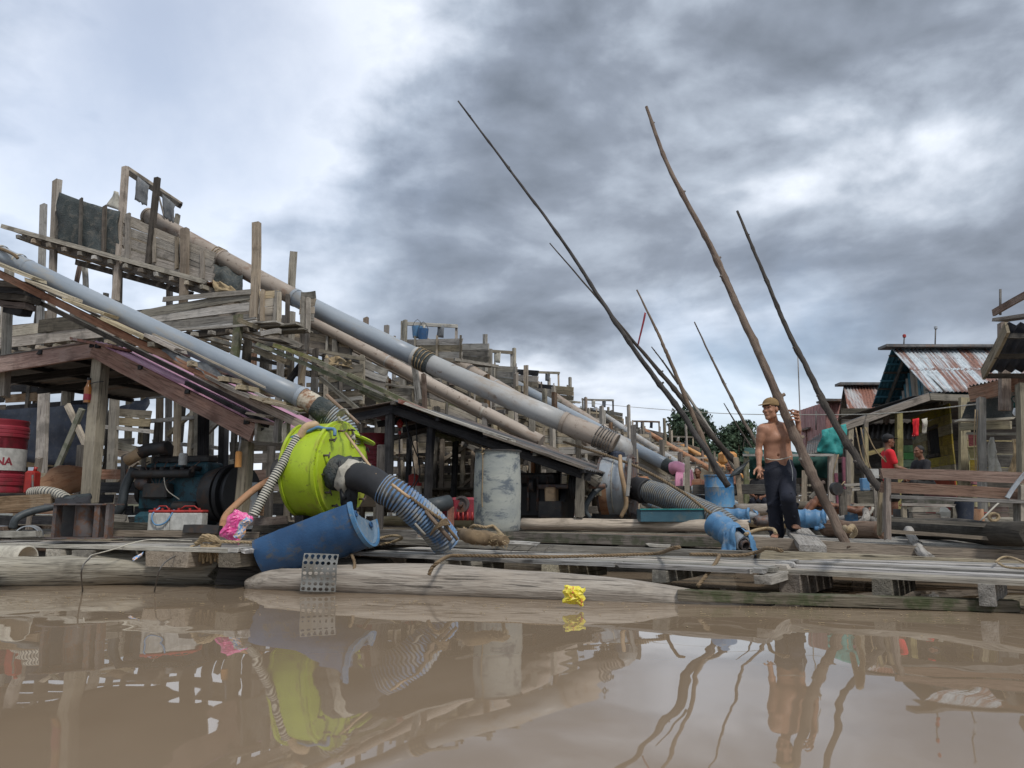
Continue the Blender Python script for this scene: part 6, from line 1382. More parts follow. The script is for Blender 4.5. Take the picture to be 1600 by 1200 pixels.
    for i in range(10): z = .5 + i * .33; board('back_wall_plank', (W(1318, 700, 23.5).x, 23.5, z), (W(1620, 700, 23.5).x, 23.5, z), .345, .03, 'dark', t)
    sheet('ceiling_sheet', Vector((9.6, 18.2, 3.28)), Vector((15, 18.2, 3.28)), Vector((15, 23.4, 3.3)), Vector((9.9, 23.4, 3.3)), 8, .01, 'darkroof', t)
    for k in range(2):
        a_ = W(1340, 663 + k * 15, 20); b_ = W(1435, 660 + k * 15, 20)
    sheet('awning', W(1338, 664, 20), W(1436, 660, 20), W(1430, 686, 19.2), W(1334, 684, 19.2), 12, .03, 'darkroof', t, rows=2)
    return t
house_a()
def mast(x, y0, y1, Y, lab, cap):
    t = thing('antenna', lab, 'antenna', W(x, y1, Y)); rod('rod', W(x, y1, Y), W(x + 1, y0, Y), .018, 'wire', t); box('head', W(x + 1, y0, Y), .08, .08, .1, cap, t, 0, .02)
mast(1412, 525, 542, 20.4, 'red capped rod on the ridge of the rust striped roof', 'redplastic'); mast(1461, 512, 541, 20.4, 'grey capped rod on the ridge of the rust striped roof', 'galv')
def house_b():
    t = thing('small_hut', 'small hut with a very rusty roof left of the rust striped roof', 'hut', W(1340, 800, 25))
    r0, e0 = W(1318, 603, 25.5), W(1326, 650, 24.2); dx = Vector((2.4, 0, 0)); sheet('front_roof', r0, r0 + dx, e0 + dx, e0, 24, .02, 'rustroof', t, rows=5); b0 = W(1308, 664, 27.2); sheet('back_roof', r0 + dx, r0, b0, b0 + dx, 24, .02, 'darkroof', t)
    board('ridge_cap', r0 + UP * .05 - Vector((.2, 0, 0)), r0 + dx + UP * .05, .08, .5, 'darkroof', t)
    for i in range(8): z = .6 + i * .38; board('wall_plank', (r0.x + .2, 24.6, z), (r0.x + 2.4, 24.6, z), .36, .03, 'dark', t); board('side_plank', (r0.x + .2, 24.6, z), (r0.x + .2, 26.8, z), .36, .03, 'greenpaint' if i > 6 else 'dark', t)
    t = thing('red_walled_hut', 'narrow dull red sheet walled hut far behind at the left of the huts', 'hut', W(1300, 800, 29)); a_, b_ = W(1289, 628, 29), W(1314, 628, 29)
    sheet('wall_sheet', a_, b_, b_ - UP * 3.2, a_ - UP * 3.2, 10, .015, 'rustred', t, rows=3); board('roof_edge', a_ + UP * .03 - Vector((.15, 0, 0)), b_ + UP * .03, .08, .9, 'darkroof', t); sheet('side_sheet', a_, a_ + Vector((0, 3, 0)), a_ + Vector((0, 3, -3.2)), a_ - UP * 3.2, 10, .015, 'rustred', t)
    t = thing('orange_walled_hut', 'low hut with an orange rusty wall behind the teal tarpaulin', 'hut', W(1265, 800, 31)); a_, b_ = W(1259, 672, 31), W(1285, 671, 31)
    sheet('wall_sheet', a_, b_, b_ - UP * 2.4, a_ - UP * 2.4, 10, .015, 'rustroof', t); board('roof_edge', a_ + UP * .03 - Vector((.1, 0, 0)), b_ + UP * .03, .08, .9, 'darkroof', t)
    t = thing('grey_lean_to', 'low corrugated lean-to beside the teal tarpaulin', 'hut', W(1260, 800, 26)); sheet('roof_sheet', W(1262, 690, 27), W(1290, 672, 27), W(1288, 705, 25), W(1258, 712, 25), 8, .03, 'darkroof', t, rows=3)
    for i in range(5): z = .5 + i * .36; board('wall_plank', (W(1258, 700, 26).x, 26, z), (W(1320, 700, 26).x, 26, z), .34, .03, 'dark', t)
house_b()
def house_d():
    t = thing('near_hut_corner', 'corner of the nearest hut at the right edge with a red brown eave board', 'hut', W(1570, 800, 11.5))
    board('eave_board', W(1516, 617, 12.5), W(1594, 597, 11.6), .24, .04, 'red', t, segs=4); board('eave_board', W(1592, 596, 11.6), W(1660, 590, 11), .2, .04, 'brown', t)
    a_, b_ = W(1514, 603, 12.6), W(1600, 585, 11.6); sheet('roof_sheet', a_, b_, b_ + Vector((2.4, 3, .1)), a_ + Vector((2.4, 3, .1)), 14, .02, 'darkroof', t)
    # upper roof seen from below
    k0, k1 = W(1574, 511, 10.3), W(1536, 588, 11.5); board('barge_board', k0, k1 + UP * .03, .17, .04, 'mud', t, segs=4); dx = Vector((2.5, .0, 0)); sheet('upper_roof', k0 + UP * .05, k0 + dx + UP * .05, k1 + dx + UP * .1, k1 + UP * .08, 16, .03, 'tarpblue', t, rows=3)
    for u in (.1, .5, .92): p = k0.lerp(k1, u) - UP * .05; board('purlin', p, p + dx, .07, .05, 'dark', t)
    board('barge_board', W(1552, 489, 11.3), W(1660, 430, 10.2), .10, .04, 'brown', t); board('soffit', W(1562, 500, 11.4), W(1662, 486, 10.2), .05, .25, 'mud', t); rod('pole_tip', W(1563, 452, 11.5), W(1563, 492, 11.5), .018, 'wire', t)
    board('post', W(1533, 622, 12.0), W(1536, 800, 12.0), .10, .10, 'grey', t); board('post', W(1597, 600, 10.8), W(1600, 810, 10.8), .14, .12, 'grey', t); board('post', W(1568, 505, 11.7), W(1570, 640, 11.7), .14, .1, 'brown', t)
    board('yellow_beam', W(1500, 667, 13.0), W(1580, 664, 12.6), .13, .06, 'yellow', t); board('sill', W(1496, 657, 12.6), W(1582, 654, 12.4), .035, .2, 'grey2', t); board('rail', W(1512, 677, 12.6), W(1592, 678, 12), .04, .05, 'grey2', t)
    sheet('blind', W(1512, 628, 12.8), W(1582, 618, 12.8), W(1582, 655, 12.8), W(1502, 655, 12.8), 1, .0, 'tarp', t)
    for i in range(8): z = .5 + i * .26; board('wall_plank', (W(1538, 700, 15).x, 15.0, z), (W(1680, 700, 15).x, 15.0, z), .24, .03, 'dark', t)
    for i in range(7): z = .5 + i * .22; p = W(1514, 700, 13.6); board('wall_plank', (p.x, 13.6, z), (p.x + .22, 13.6, z), .2, .03, 'yellow' if i % 3 else 'redpaint', t)
    return t
house_d()
t = thing('light_bulb', 'white light bulb hanging at the nearest hut corner', 'light bulb', W(1587, 640, 11)); c = W(1587, 645, 11); lathe('glass', c, UP, [(-.05, .001), (-.04, .025), (0, .04), (.04, .03), (.07, .018), (.07, .001)], 'bulb', t, 16, Vector((1, 0, 0))); rod('socket', c + UP * .07, c + UP * .14, .02, 'tarpgreen', t)
tube('wire', [c + UP * .14, W(1580, 622, 11.0), W(1596, 614, 10.9)], .007, 'tarpgreen', t, 5, n=3)
o = cloth('white_cloth', (W(1548, 683, 12.0), W(1553, 683, 12.0), W(1564, 740, 11.9), W(1541, 742, 12.0)), 'cloth', None, 10, 10, .12, .01, 0, 5); o.data.materials[0] = M['hosepale']; tag(o, 'pale cloth hanging from the rail at the nearest hut', 'cloth')
o = cloth('net_bundle', (W(1582, 686, 11.4), W(1588, 686, 11.4), W(1592, 748, 11.4), W(1578, 748, 11.4)), 'rope', None, 8, 12, .14, .02, 0, 8); tag(o, 'tangled pale net hanging at the right edge', 'net')
for k, x in enumerate((1524, 1528, 1532)): o = tube('cord', [W(x, 640, 12), W(x - 2, 690, 12), W(x + 1, 738, 12)], .008, 'rope', None, 5, n=3); tag(o, ('left', 'middle', 'right')[k] + ' of three cords hanging on the grey hut post', 'cord', 'cords on the grey hut post')
o = cloth('teal_tarpaulin', (W(1284, 672, 15.5), W(1322, 662, 15.5), W(1318, 712, 15.4), W(1276, 706, 15.5)), 'teal', None, 12, 10, .16, .006, .0, 4); tag(o, 'teal tarpaulin hanging beside the second leaning pole', 'tarpaulin')
def green_stall():
    t = thing('tarp_stall', 'open stall roofed and backed with dark green tarpaulin behind the man', 'stall', W(1235, 800, 17))
    f = lambda x, y, Y: W(x, y, Y)
    cloth('roof_tarp', (f(1165, 700, 18.6), f(1285, 706, 18.6), f(1304, 702, 16.4), f(1160, 712, 16.4)), 'tarpgreen', t, 12, 6, .14, .006, .08, 2); cloth('side_flap', (f(1160, 706, 16.4), f(1182, 708, 16.4), f(1186, 742, 16.5), f(1164, 722, 16.4)), 'tarpgreen', t, 6, 6, .1, .006, 0, 4)
    cloth('back_tarp', (f(1170, 712, 18.8), f(1298, 712, 18.8), f(1296, 750, 18.8), f(1172, 748, 18.8)), 'tarpgreen', t, 12, 6, .1, .006, 0, 6); cloth('side_tarp', (f(1296, 712, 18.6), f(1302, 706, 16.6), f(1302, 790, 16.6), f(1296, 788, 18.6)), 'tarpgreen', t, 4, 6, .08, .006, 0, 7)
    for x, y, m_ in ((1166, 706, 'moss'), (1298, 706, 'grey'), (1304, 700, 'grey')): board('post', f(x, y, 16.4), f(x, 800, 16.4), .10, .08, m_, t)
    board('rail', f(1160, 711, 16.3), f(1302, 711, 16.3), .05, .05, 'grey2', t)
    for (x0, x1, y, w_) in ((1230, 1292, 752, .14), (1228, 1292, 764, .12), (1170, 1300, 778, .07), (1232, 1290, 772, .05)): board('seat_board', f(x0, y, 17), f(x1, y, 17), w_, .05, 'dark' if w_ > .1 else 'grey', t)
    board('brace', f(1266, 778, 16.6), f(1282, 762, 16.8), .06, .05, 'grey', t)
    for x in (1180, 1200, 1262, 1285): board('leg', f(x, 775, 17), f(x, 805, 17), .06, .06, 'dark', t)
green_stall()
def rack():
    t = thing('work_rack', 'cluttered grey timber rack with hanging ropes left of the man in the red shirt', 'rack', W(1345, 800, 13))
    for (x0, y0, x1, y1, w_, m_, Y) in ((1325, 690, 1326, 806, .07, 'grey', 13.5), (1353, 668, 1356, 800, .06, 'yellow', 14.5), (1366, 755, 1368, 808, .05, 'grey2', 12.5), (1330, 765, 1368, 763, .05, 'grey2', 12.6), (1318, 758, 1368, 756, .05, 'grey', 13), (1332, 789, 1368, 789, .04, 'grey2', 12.5), (1300, 766, 1330, 770, .08, 'grey', 13.2), (1316, 765, 1318, 805, .12, 'dark', 13), (1340, 778, 1366, 778, .22, 'dark', 12.9), (1306, 740, 1310, 800, .05, 'plum', 14), (1352, 752, 1354, 800, .05, 'grey', 13), (1318, 715, 1320, 765, .05, 'plum', 14)): board('timber', W(x0, y0, Y), W(x1, y1, Y), w_, .05, m_, t)
    for (pts) in (((1345, 668), (1352, 705), (1362, 735), (1378, 745)), ((1352, 668), (1366, 700), (1385, 722)), ((1337, 668), (1346, 712), (1360, 740)), ((1310, 710), (1302, 740), (1306, 765), (1320, 752))): tube('rope', [W(x, y, 13.8) for x, y in pts], .012, 'rope', t, 5, n=4)
    lathe('hub', W(1304, 764, 13.0), Vector((.3, -1, 0)), [(0, .001), (0, .11), (.08, .11), (.08, .001)], 'iron', t, 18); box('white_box', W(1362, 740, 13.5), .18, .15, .16, 'white', t); box('blue_crate', W(1351, 757, 12.4), .12, .1, .2, 'bluebright', t, 0, .01)
    tube('coil', [W(1361 + 3 * math.cos(a), 792 + 12 * math.sin(a / 2), 11.5) for a in [j * .6 for j in range(11)]], .02, 'hosepale', t, 6)
rack()
def bench():
    t = thing('bench', 'long brown plank bench seen from behind with two back boards, standing on the right deck', 'bench', W(1480, 845, 7.8))
    b_ = lambda n, x0, y0, x1, y1, w_, Y0, Y1, m_, th=.03: board(n, W(x0, y0, Y0), W(x1, y1, Y1), w_, th, m_, t, segs=5)
    b_('back_board', 1377, 740, 1655, 750, .105, 7.9, 7.5, 'bench'); b_('back_board', 1376, 761, 1655, 777, .11, 7.9, 7.5, 'bench'); b_('seat_rail', 1390, 776, 1650, 786, .035, 7.95, 7.5, 'grey2', .28)
    b_('lower_rail', 1384, 811, 1650, 828, .04, 7.9, 7.4, 'dark', .06); b_('lower_rail', 1384, 830, 1650, 850, .035, 7.9, 7.35, 'grey', .06)
    b_('leg', 1386.5, 749, 1387, 843, .05, 7.86, 7.86, 'bench', .055); b_('leg', 1376, 765, 1374, 835, .035, 8.15, 8.15, 'tan', .04); b_('leg', 1381, 768, 1381, 832, .02, 8.2, 8.2, 'tan', .04); b_('leg', 1589, 785, 1588, 852, .045, 7.55, 7.55, 'grey', .05); b_('leg', 1598, 758, 1597, 855, .06, 7.5, 7.5, 'grey', .05)
    b_('brace', 1575, 776, 1604, 738, .035, 7.5, 7.45, 'galv', .03)
bench()
t = thing('work_table', 'low dark table with grey boards behind the bench', 'table', W(1450, 810, 11)); board('top', W(1410, 782, 11.3), W(1490, 786, 11.0), .06, .5, 'mosslow', t); board('top', W(1410, 788, 11.0), W(1492, 790, 10.8), .04, .1, 'grey', t)
for x in (1413, 1490): board('leg', W(x, 790, 11), W(x, 812, 11), .06, .06, 'grey', t)
o = lathe('blue_bucket', W(1507, 812, 11), UP, [(0, .001), (0, .11), (.26, .14), (.26, .12), (.03, .1), (.03, .001)], 'tarpblue', None, 18, Vector((1, 0, 0))); tag(o, 'dark blue bucket standing behind the bench', 'bucket')
o = tube('coiled_rope', [W(1553 + (6 + k * .1) * math.cos(k * .7), 808 + (6) * math.sin(k * .7), 9.4 - k * .004) for k in range(26)], .018, 'rope', None, 6); tag(o, 'small coil of pale rope behind the bench at the right', 'rope')
o = tube('slack_line', [W(1530, 816, 9), W(1558, 788, 9), W(1578, 772, 9.2)], .010, 'hosepale', None, 5, n=3); tag(o, 'pale line slanting up behind the bench', 'line')
# clutter of the far rafts between the pink pump and the stall
for k, (x0, y0, x1, y1, r, Y, m_, lab) in enumerate(((1150, 796, 1215, 795, .09, 13, 'grey', 'grey log on the raft left behind the man'), (1080, 800, 1160, 799, .08, 14.5, 'dark', 'dark log lying under the faded blue drum'), (1232, 790, 1300, 790, .08, 14, 'dark', 'dark log on the raft before the green stall'), (1228, 802, 1262, 803, .05, 10.5, 'grey2', 'pale stick right behind the man'), (1180, 815, 1215, 812, .07, 10.6, 'steel', 'dark pipe end behind the man\'s legs'))):
    o = log('float_log', W(x0, y0, Y), W(x1, y1, Y), r, r, m_, None, 12, 6, .05, 0, 1, k); tag(o, lab, 'log')
o = tube('pipe_ring', [W(1263 + 6 * math.cos(a), 804 + 6 * math.sin(a), 9.8) for a in [j / 16 * 6.283 for j in range(17)]], .016, 'white', None, 8); tag(o, 'small white ring standing beside the blue float behind the leaning pole', 'ring')

# ------------------------------------------------------------ trees far behind
def leafmat(name, c1, c2):
    m, b = newmat(name); v, r = coords(); g = N('ShaderNodeNewGeometry').outputs['Random Per Island']
    c = mixc(g, c1, c2); c = mixc(ramp(tex(v, .5, 4), .35, .65), c, tuple(x * .6 for x in c1)); setc(b, c); b.inputs['Roughness'].default_value = .75; return m
M['leaf'] = leafmat('dark_leaves', (.028, .058, .030), (.075, .12, .062))
def tree(label, px, Y, hpx, wpx, base, seed, n=4200, name='broadleaf_tree'):
    rs = np.random.RandomState(seed); b = W(px, 790, Y); b.z = 1.2; top = W(px, hpx, Y).z; Wd = wpx / 1200 * Y; H = top - b.z
    t = thing(name, label, 'tree', b); rod('trunk', b - UP * .5, b + UP * H * .6, [.25, .12], 'brown', t, 8, 4, jit=.1)
    cl = []; k = 20
    for i in range(k):
        a = rs.uniform(0, 6.28); u = rs.uniform(0, 1); rr_ = Wd * .5 * rs.uniform(.1, .78) * (1 - .45 * u); h = H * (.35 + .58 * u); cl.append((b.x + math.cos(a) * rr_, b.y + math.sin(a) * rr_ * .7, b.z + h, Wd * rs.uniform(.10, .2)))
        tube('limb', [b + UP * H * .3 * rs.uniform(.6, 1.4), Vector(cl[-1][:3])], [.09, .03], 'brown', t, 5)
    cl = np.array(cl); idx = rs.randint(0, k, n); d = rs.normal(size=(n, 3)); d /= np.linalg.norm(d, axis=1)[:, None]; rad = cl[idx, 3] * rs.uniform(.45, 1.12, n); c = cl[idx, :3] + d * rad[:, None] * [1, 1, .75]
    s = Wd * .026 * rs.uniform(.6, 1.5, n); u = rs.normal(size=(n, 3)); u /= np.linalg.norm(u, axis=1)[:, None]; v = np.cross(u, d); v /= np.linalg.norm(v, axis=1)[:, None]
    Vv = np.stack([c - u * s[:, None], c + v * s[:, None] * .6, c + u * s[:, None], c - v * s[:, None] * .6], 1).reshape(-1, 3) - np.array(b)
    me = bpy.data.meshes.new('crown'); me.vertices.add(len(Vv)); me.vertices.foreach_set('co', Vv.ravel()); me.loops.add(n * 4); me.loops.foreach_set('vertex_index', np.arange(n * 4)); me.polygons.add(n); me.polygons.foreach_set('loop_start', np.arange(n) * 4); me.polygons.foreach_set('loop_total', np.full(n, 4)); me.materials.append(M['leaf']); me.update()
    tag(link(bpy.data.objects.new('crown', me), t, Matrix.Translation(b)), kind='stuff')
tree('dark bushy tree behind the leaning poles, left of the two tall trees', 1092, 62, 642, 140, 1, 5, 11000); tree('dark tree left of the man, right one of the two tall trees', 1155, 66, 658, 100, 1, 8, 9000)
tree('low dark bush filling the gap between the two tall trees', 1122, 75, 690, 90, 1, 12, 2500); tree('low dark tree crown seen at the right of the man\'s hip', 1245, 80, 722, 90, 1, 14, 2500); tree('tiny tree crown over the far tower with the lower orange pipe', 1024, 90, 682, 50, 1, 15, 1500)
o = box('yellow_cover', W(1137, 716, 30), .7, .5, .5, 'orange', None, .5, .1); tag(o, 'small yellow cover behind the leaning poles', 'cover')

# ------------------------------------------------------------ people
class SDF:
    def __init__(s, lo, hi, h):
        s.lo = np.array(lo, float); s.h = h; s.n = np.ceil((np.array(hi) - s.lo) / h).astype(int) + 1; s.V = np.full(s.n, .5, np.float32)
    def _sub(s, a, b, m):
        i0 = np.maximum(((np.minimum(a, b) - m - s.lo) / s.h).astype(int), 0); i1 = np.minimum(((np.maximum(a, b) + m - s.lo) / s.h).astype(int) + 2, s.n)
        if (i1 <= i0).any(): return None, None
        sl_ = tuple(slice(x, y) for x, y in zip(i0, i1)); g = np.stack(np.meshgrid(*[s.lo[k] + s.h * np.arange(i0[k], i1[k]) for k in range(3)], indexing='ij'), -1); return sl_, g
    def _mix(s, sl_, d, k, sub=False):
        v = s.V[sl_]
        if sub: d = -d; h = np.clip(.5 - .5 * (v - d) / k, 0, 1); s.V[sl_] = v * (1 - h) + d * h + k * h * (1 - h); return
        h = np.clip(.5 + .5 * (v - d) / k, 0, 1); s.V[sl_] = v * (1 - h) + d * h - k * h * (1 - h)
    def cap(s, a, b, ra, rb=None, k=.02, sq=None):
        rb = ra if rb is None else rb; a = np.array(a, float); b = np.array(b, float); m = max(ra, rb) + k * 2 + .03; sl_, g = s._sub(a, b, m)
        if sl_ is None: return
        ab = b - a; L2 = max(ab @ ab, 1e-9); t_ = np.clip(((g - a) @ ab) / L2, 0, 1); q = g - a - t_[..., None] * ab
        if sq is not None: ax_, f = sq; ax_ = np.array(ax_, float); w_ = q @ ax_; q = q + (w_ * (f - 1))[..., None] * ax_
        s._mix(sl_, np.linalg.norm(q, axis=-1) - (ra + (rb - ra) * t_), k)
    def ell(s, c, r, axes, k=.02, sub=False):
        c = np.array(c, float); r = np.array(r, float); sl_, g = s._sub(c, c, r.max() + k * 2 + .02)
        if sl_ is None: return
        q = (g - c) @ np.array(axes, float).T / r; s._mix(sl_, ((np.linalg.norm(q, axis=-1) - 1) * r.min()).astype(np.float32), k, sub)
    def mesh(s):
        V = s.V; I = V < 0; nx, ny, nz_ = V.shape; cs = np.zeros((nx - 1, ny - 1, nz_ - 1, 3), np.float32); cn = np.zeros((nx - 1, ny - 1, nz_ - 1), np.float32)
        cor = [(i, j, k) for i in (0, 1) for j in (0, 1) for k in (0, 1)]
        S_ = lambda A, c: A[c[0]:nx - 1 + c[0], c[1]:ny - 1 + c[1], c[2]:nz_ - 1 + c[2]]
        for c in cor:
            for ax_ in range(3):
                if c[ax_]: continue
                d = list(c); d[ax_] = 1; a_, b_ = S_(V, c), S_(V, d); x = (a_ < 0) != (b_ < 0); t_ = np.where(x, a_ / np.where(x, a_ - b_, 1), 0)
                for m in range(3): cs[..., m] += np.where(x, c[m] + (t_ if m == ax_ else 0), 0)
                cn += x
        M_ = cn > 0; idx = np.full(cn.shape, -1); idx[M_] = np.arange(M_.sum()); ijk = np.argwhere(M_); P_s = (ijk + cs[M_] / cn[M_][:, None]) * s.h + s.lo; F = []
        for ax_ in range(3):
            o = [0, 0, 0]; o[ax_] = 1; A = I[:nx - o[0], :ny - o[1], :nz_ - o[2]]; B = I[o[0]:, o[1]:, o[2]:]; e = np.argwhere(A != B); u, v = (ax_ + 1) % 3, (ax_ + 2) % 3
            e = e[(e[:, u] > 0) & (e[:, v] > 0) & (e[:, u] < V.shape[u] - 1) & (e[:, v] < V.shape[v] - 1)]
            def at(du, dv): q = e.copy(); q[:, u] -= du; q[:, v] -= dv; return idx[q[:, 0], q[:, 1], q[:, 2]]
            q = np.stack([at(1, 1), at(0, 1), at(0, 0), at(1, 0)], 1); fl = A[e[:, 0], e[:, 1], e[:, 2]]; q[~fl] = q[~fl][:, ::-1]; F.append(q)
        return P_s, np.concatenate(F)
def sdf_obj(name, s, mat, parent, smooth=2):
    Pn, F = s.mesh(); c = Vector(WMX[parent].translation)
    aa = np.concatenate([F[:, k] for k in range(4)] + [F[:, (k + 1) % 4] for k in range(4)]); bb = np.concatenate([F[:, (k + 1) % 4] for k in range(4)] + [F[:, k] for k in range(4)]); cnt = np.maximum(np.bincount(aa, minlength=len(Pn)), 1)
    for _ in range(smooth):   # light relaxation
        Pn = Pn * .5 + .5 * np.stack([np.bincount(aa, Pn[bb, m], len(Pn)) for m in range(3)], 1) / cnt[:, None]
    me = bpy.data.meshes.new(name); n = len(F); Q = Pn - np.array(c); me.vertices.add(len(Q)); me.vertices.foreach_set('co', Q.ravel()); me.loops.add(n * 4); me.loops.foreach_set('vertex_index', F.ravel().astype(np.int32)); me.polygons.add(n)
    me.polygons.foreach_set('loop_start', np.arange(n) * 4); me.polygons.foreach_set('loop_total', np.full(n, 4)); me.polygons.foreach_set('use_smooth', np.ones(n, bool)); me.materials.append(M[mat]); me.update(calc_edges=True); me.validate()
    return link(bpy.data.objects.new(name, me), parent, Matrix.Translation(c))
def nrm(v): return Vector(v).normalized()
def human(label, J, h, skin='skin', face=(0, -1, 0), bare=True, pants=None, shirt=None, cap=None, hair=True, hands=None, eyes=False, shorts=False, scale=1.0, feet=True):
    """J: joint positions (world). face: direction the head looks"""
    J = {k: Vector(v) for k, v in J.items()}; allp = np.array([tuple(v) for q_, v in J.items() if q_ != 'fr']); lo = allp.min(0) - .2 * scale; hi = allp.max(0) + .22 * scale
    t = thing('person', label, 'person', (J['pelvis'].x, J['pelvis'].y, lo[2] + .1 * scale)); s = SDF(lo, hi, h); k_ = scale; body_f = nrm(J.get('front', face)) if 'front' in J else nrm(face)
    sL, sR, hL, hR, pe, ch = J['shL'], J['shR'], J['hipL'], J['hipR'], J['pelvis'], J['chest']; fr = Vector(J['fr']) if 'fr' in J else nrm(face); fr = fr.normalized(); sd_ = (sR - sL).normalized()
    S_ = lambda *a, **k: s.cap(*a, **k)
    md = (sL + sR) / 2
    fl = (tuple(fr), 1.25)
    S_(sL.lerp(sR, .14), sL.lerp(sR, .86), .062 * k_, k=.03 * k_, sq=fl)
    wl_, wr_ = hL.lerp(sL, .38), hR.lerp(sR, .38); wl_ = wl_.lerp(wr_, .14); wr_ = wr_.lerp(wl_, .14)
    S_(sL.lerp(sR, .26) - UP * .05 * k_, wl_.lerp(wr_, .08), .092 * k_, .078 * k_, k=.04 * k_, sq=fl); S_(sL.lerp(sR, .74) - UP * .05 * k_, wl_.lerp(wr_, .92), .092 * k_, .078 * k_, k=.04 * k_, sq=fl)
    S_(ch, (wl_ + wr_) / 2, .10 * k_, .085 * k_, k=.04 * k_); S_(wl_, hL.lerp(hR, .1), .075 * k_, .085 * k_, k=.04 * k_, sq=fl); S_(wr_, hL.lerp(hR, .9), .075 * k_, .085 * k_, k=.04 * k_, sq=fl); S_((wl_ + wr_) / 2, pe, .09 * k_, .10 * k_, k=.04 * k_)
    up_ = (md - pe).normalized(); axs = (tuple(sd_), tuple(fr), tuple(up_))
    for a_ in (-1, 1):
        s.ell(md + sd_ * a_ * .075 * k_ + fr * .055 * k_ - up_ * .105 * k_, (.085 * k_, .042 * k_, .060 * k_), axs, k=.030 * k_)     # pectorals
        s.ell(md + sd_ * a_ * .075 * k_ - fr * .06 * k_ - up_ * .12 * k_, (.075 * k_, .04 * k_, .1 * k_), axs, k=.03 * k_)
        s.ell((sL if a_ < 0 else sR) - sd_ * a_ * .018 - up_ * .015, (.052 * k_, .052 * k_, .062 * k_), axs, k=.035 * k_)                # deltoid
        S_(J['neck'] - up_ * .01 * k_, md + sd_ * a_ * .10 * k_ + up_ * .015 * k_, .045 * k_, .04 * k_, k=.03 * k_)                  # trapezius
        if bare:
            S_(md + sd_ * a_ * .02 * k_ + fr * .055 * k_ + up_ * .005 * k_, md + sd_ * a_ * .14 * k_ + fr * .035 * k_ + up_ * .03 * k_, .011 * k_, k=.012 * k_)   # collar bone
            for q in range(3): s.ell(md + sd_ * a_ * .036 * k_ + fr * .078 * k_ - up_ * (.23 + .07 * q) * k_, (.036 * k_, .010 * k_, .032 * k_), axs, k=.02 * k_)
    if bare: s.ell(md * .36 + pe * .64 + fr * .105 * k_, (.012 * k_, .016 * k_, .014 * k_), axs, k=.01, sub=True)
    # arms
    for q in 'LR':
        a_, b_, c_ = J['sh' + q], J['el' + q], J['wr' + q]; S_(a_, a_.lerp(b_, .5), .05 * k_, .045 * k_, k=.02 * k_); S_(a_.lerp(b_, .35), b_, .046 * k_, .034 * k_, k=.02 * k_); S_(b_, b_.lerp(c_, .3), .036 * k_, .039 * k_, k=.015 * k_); S_(b_.lerp(c_, .3), c_, .039 * k_, .024 * k_, k=.015 * k_)
        if hands and q in hands:
            for pts, r in hands[q]:
                for i in range(len(pts) - 1): S_(pts[i], pts[i + 1], r, r * .92, k=.006 if r < .012 else .014)
        else:
            S_(c_, J['ha' + q].lerp(c_, .45), .026 * k_, .034 * k_, k=.015 * k_); d_ = (J['ha' + q] - c_).normalized(); w_ = d_.cross(fr).normalized() if abs(d_.dot(fr)) < .95 else sd_
            for i in range(4): o_ = w_ * (i - 1.5) * .019 * k_; m_ = c_.lerp(J['ha' + q], .45) + o_; S_(m_, m_.lerp(J['ha' + q] + o_ * 1.2 + fr * .01, 1) , .010 * k_, .008 * k_, k=.006)
            S_(c_.lerp(J['ha' + q], .2), c_.lerp(J['ha' + q], .6) + w_ * -.045 * k_ + fr * .02 * k_, .013 * k_, .010 * k_, k=.01)
    # legs
    for q in 'LR':
        a_, b_, c_ = J['hip' + q], J['kn' + q], J['an' + q]
        S_(a_, b_, .085 * k_, .052 * k_, k=.03 * k_); S_(b_, b_.lerp(c_, .35), .052 * k_, .056 * k_, k=.02); S_(b_.lerp(c_, .3), c_, .056 * k_, .034 * k_, k=.02)
        if feet:
            to = J['to' + q]; hd = (to - c_).normalized(); S_(c_ - hd * .02 - UP * .03 * k_, to.lerp(c_, .25), .034 * k_, .034 * k_, k=.015, sq=(tuple(UP), 1.3)); w_ = hd.cross(UP).normalized()
            for i in range(5): o_ = w_ * (i - 2) * .017 * k_; p_ = to.lerp(c_, .3) + o_ * .7; S_(p_, to + o_ - hd * abs(i - .5) * .008 - UP * .004, .012 * k_, .010 * k_, k=.008)
    # neck and head
    fc = nrm(face); fc = Vector((fc.x, fc.y, 0)).normalized() + UP * nrm(face).z; fc.normalize(); sf = fc.cross(UP).normalized(); uf = sf.cross(fc); hd = J['head']; ha = (tuple(sf), tuple(fc), tuple(uf)); H = lambda x, y, z: hd + sf * x * k_ + fc * y * k_ + uf * z * k_
    S_(J['neck'] - up_ * .04 * k_, H(0, -.02, -.07), .056 * k_, .052 * k_, k=.02 * k_)
    s.ell(H(0, -.012, .03), (.074 * k_, .094 * k_, .088 * k_), ha, k=.02 * k_); s.ell(H(0, .022, -.035), (.060 * k_, .066 * k_, .075 * k_), ha, k=.025 * k_)
    S_(H(-.045, .0, -.07), H(0, .062, -.098), .020 * k_, .022 * k_, k=.018 * k_); S_(H(.045, .0, -.07), H(0, .062, -.098), .020 * k_, .022 * k_, k=.018 * k_)
    for a_ in (-1, 1):
        s.ell(H(a_ * .042, .062, -.022), (.022 * k_, .018 * k_, .018 * k_), ha, k=.015 * k_); s.ell(H(a_ * .031, .096, .012), (.019 * k_, .013 * k_, .011 * k_), ha, k=.010 * k_, sub=True)
        S_(H(a_ * .012, .088, .030), H(a_ * .050, .074, .030), .010 * k_, k=.010 * k_); s.ell(H(a_ * .078, -.008, -.004), (.011 * k_, .021 * k_, .032 * k_), ha, k=.008 * k_)
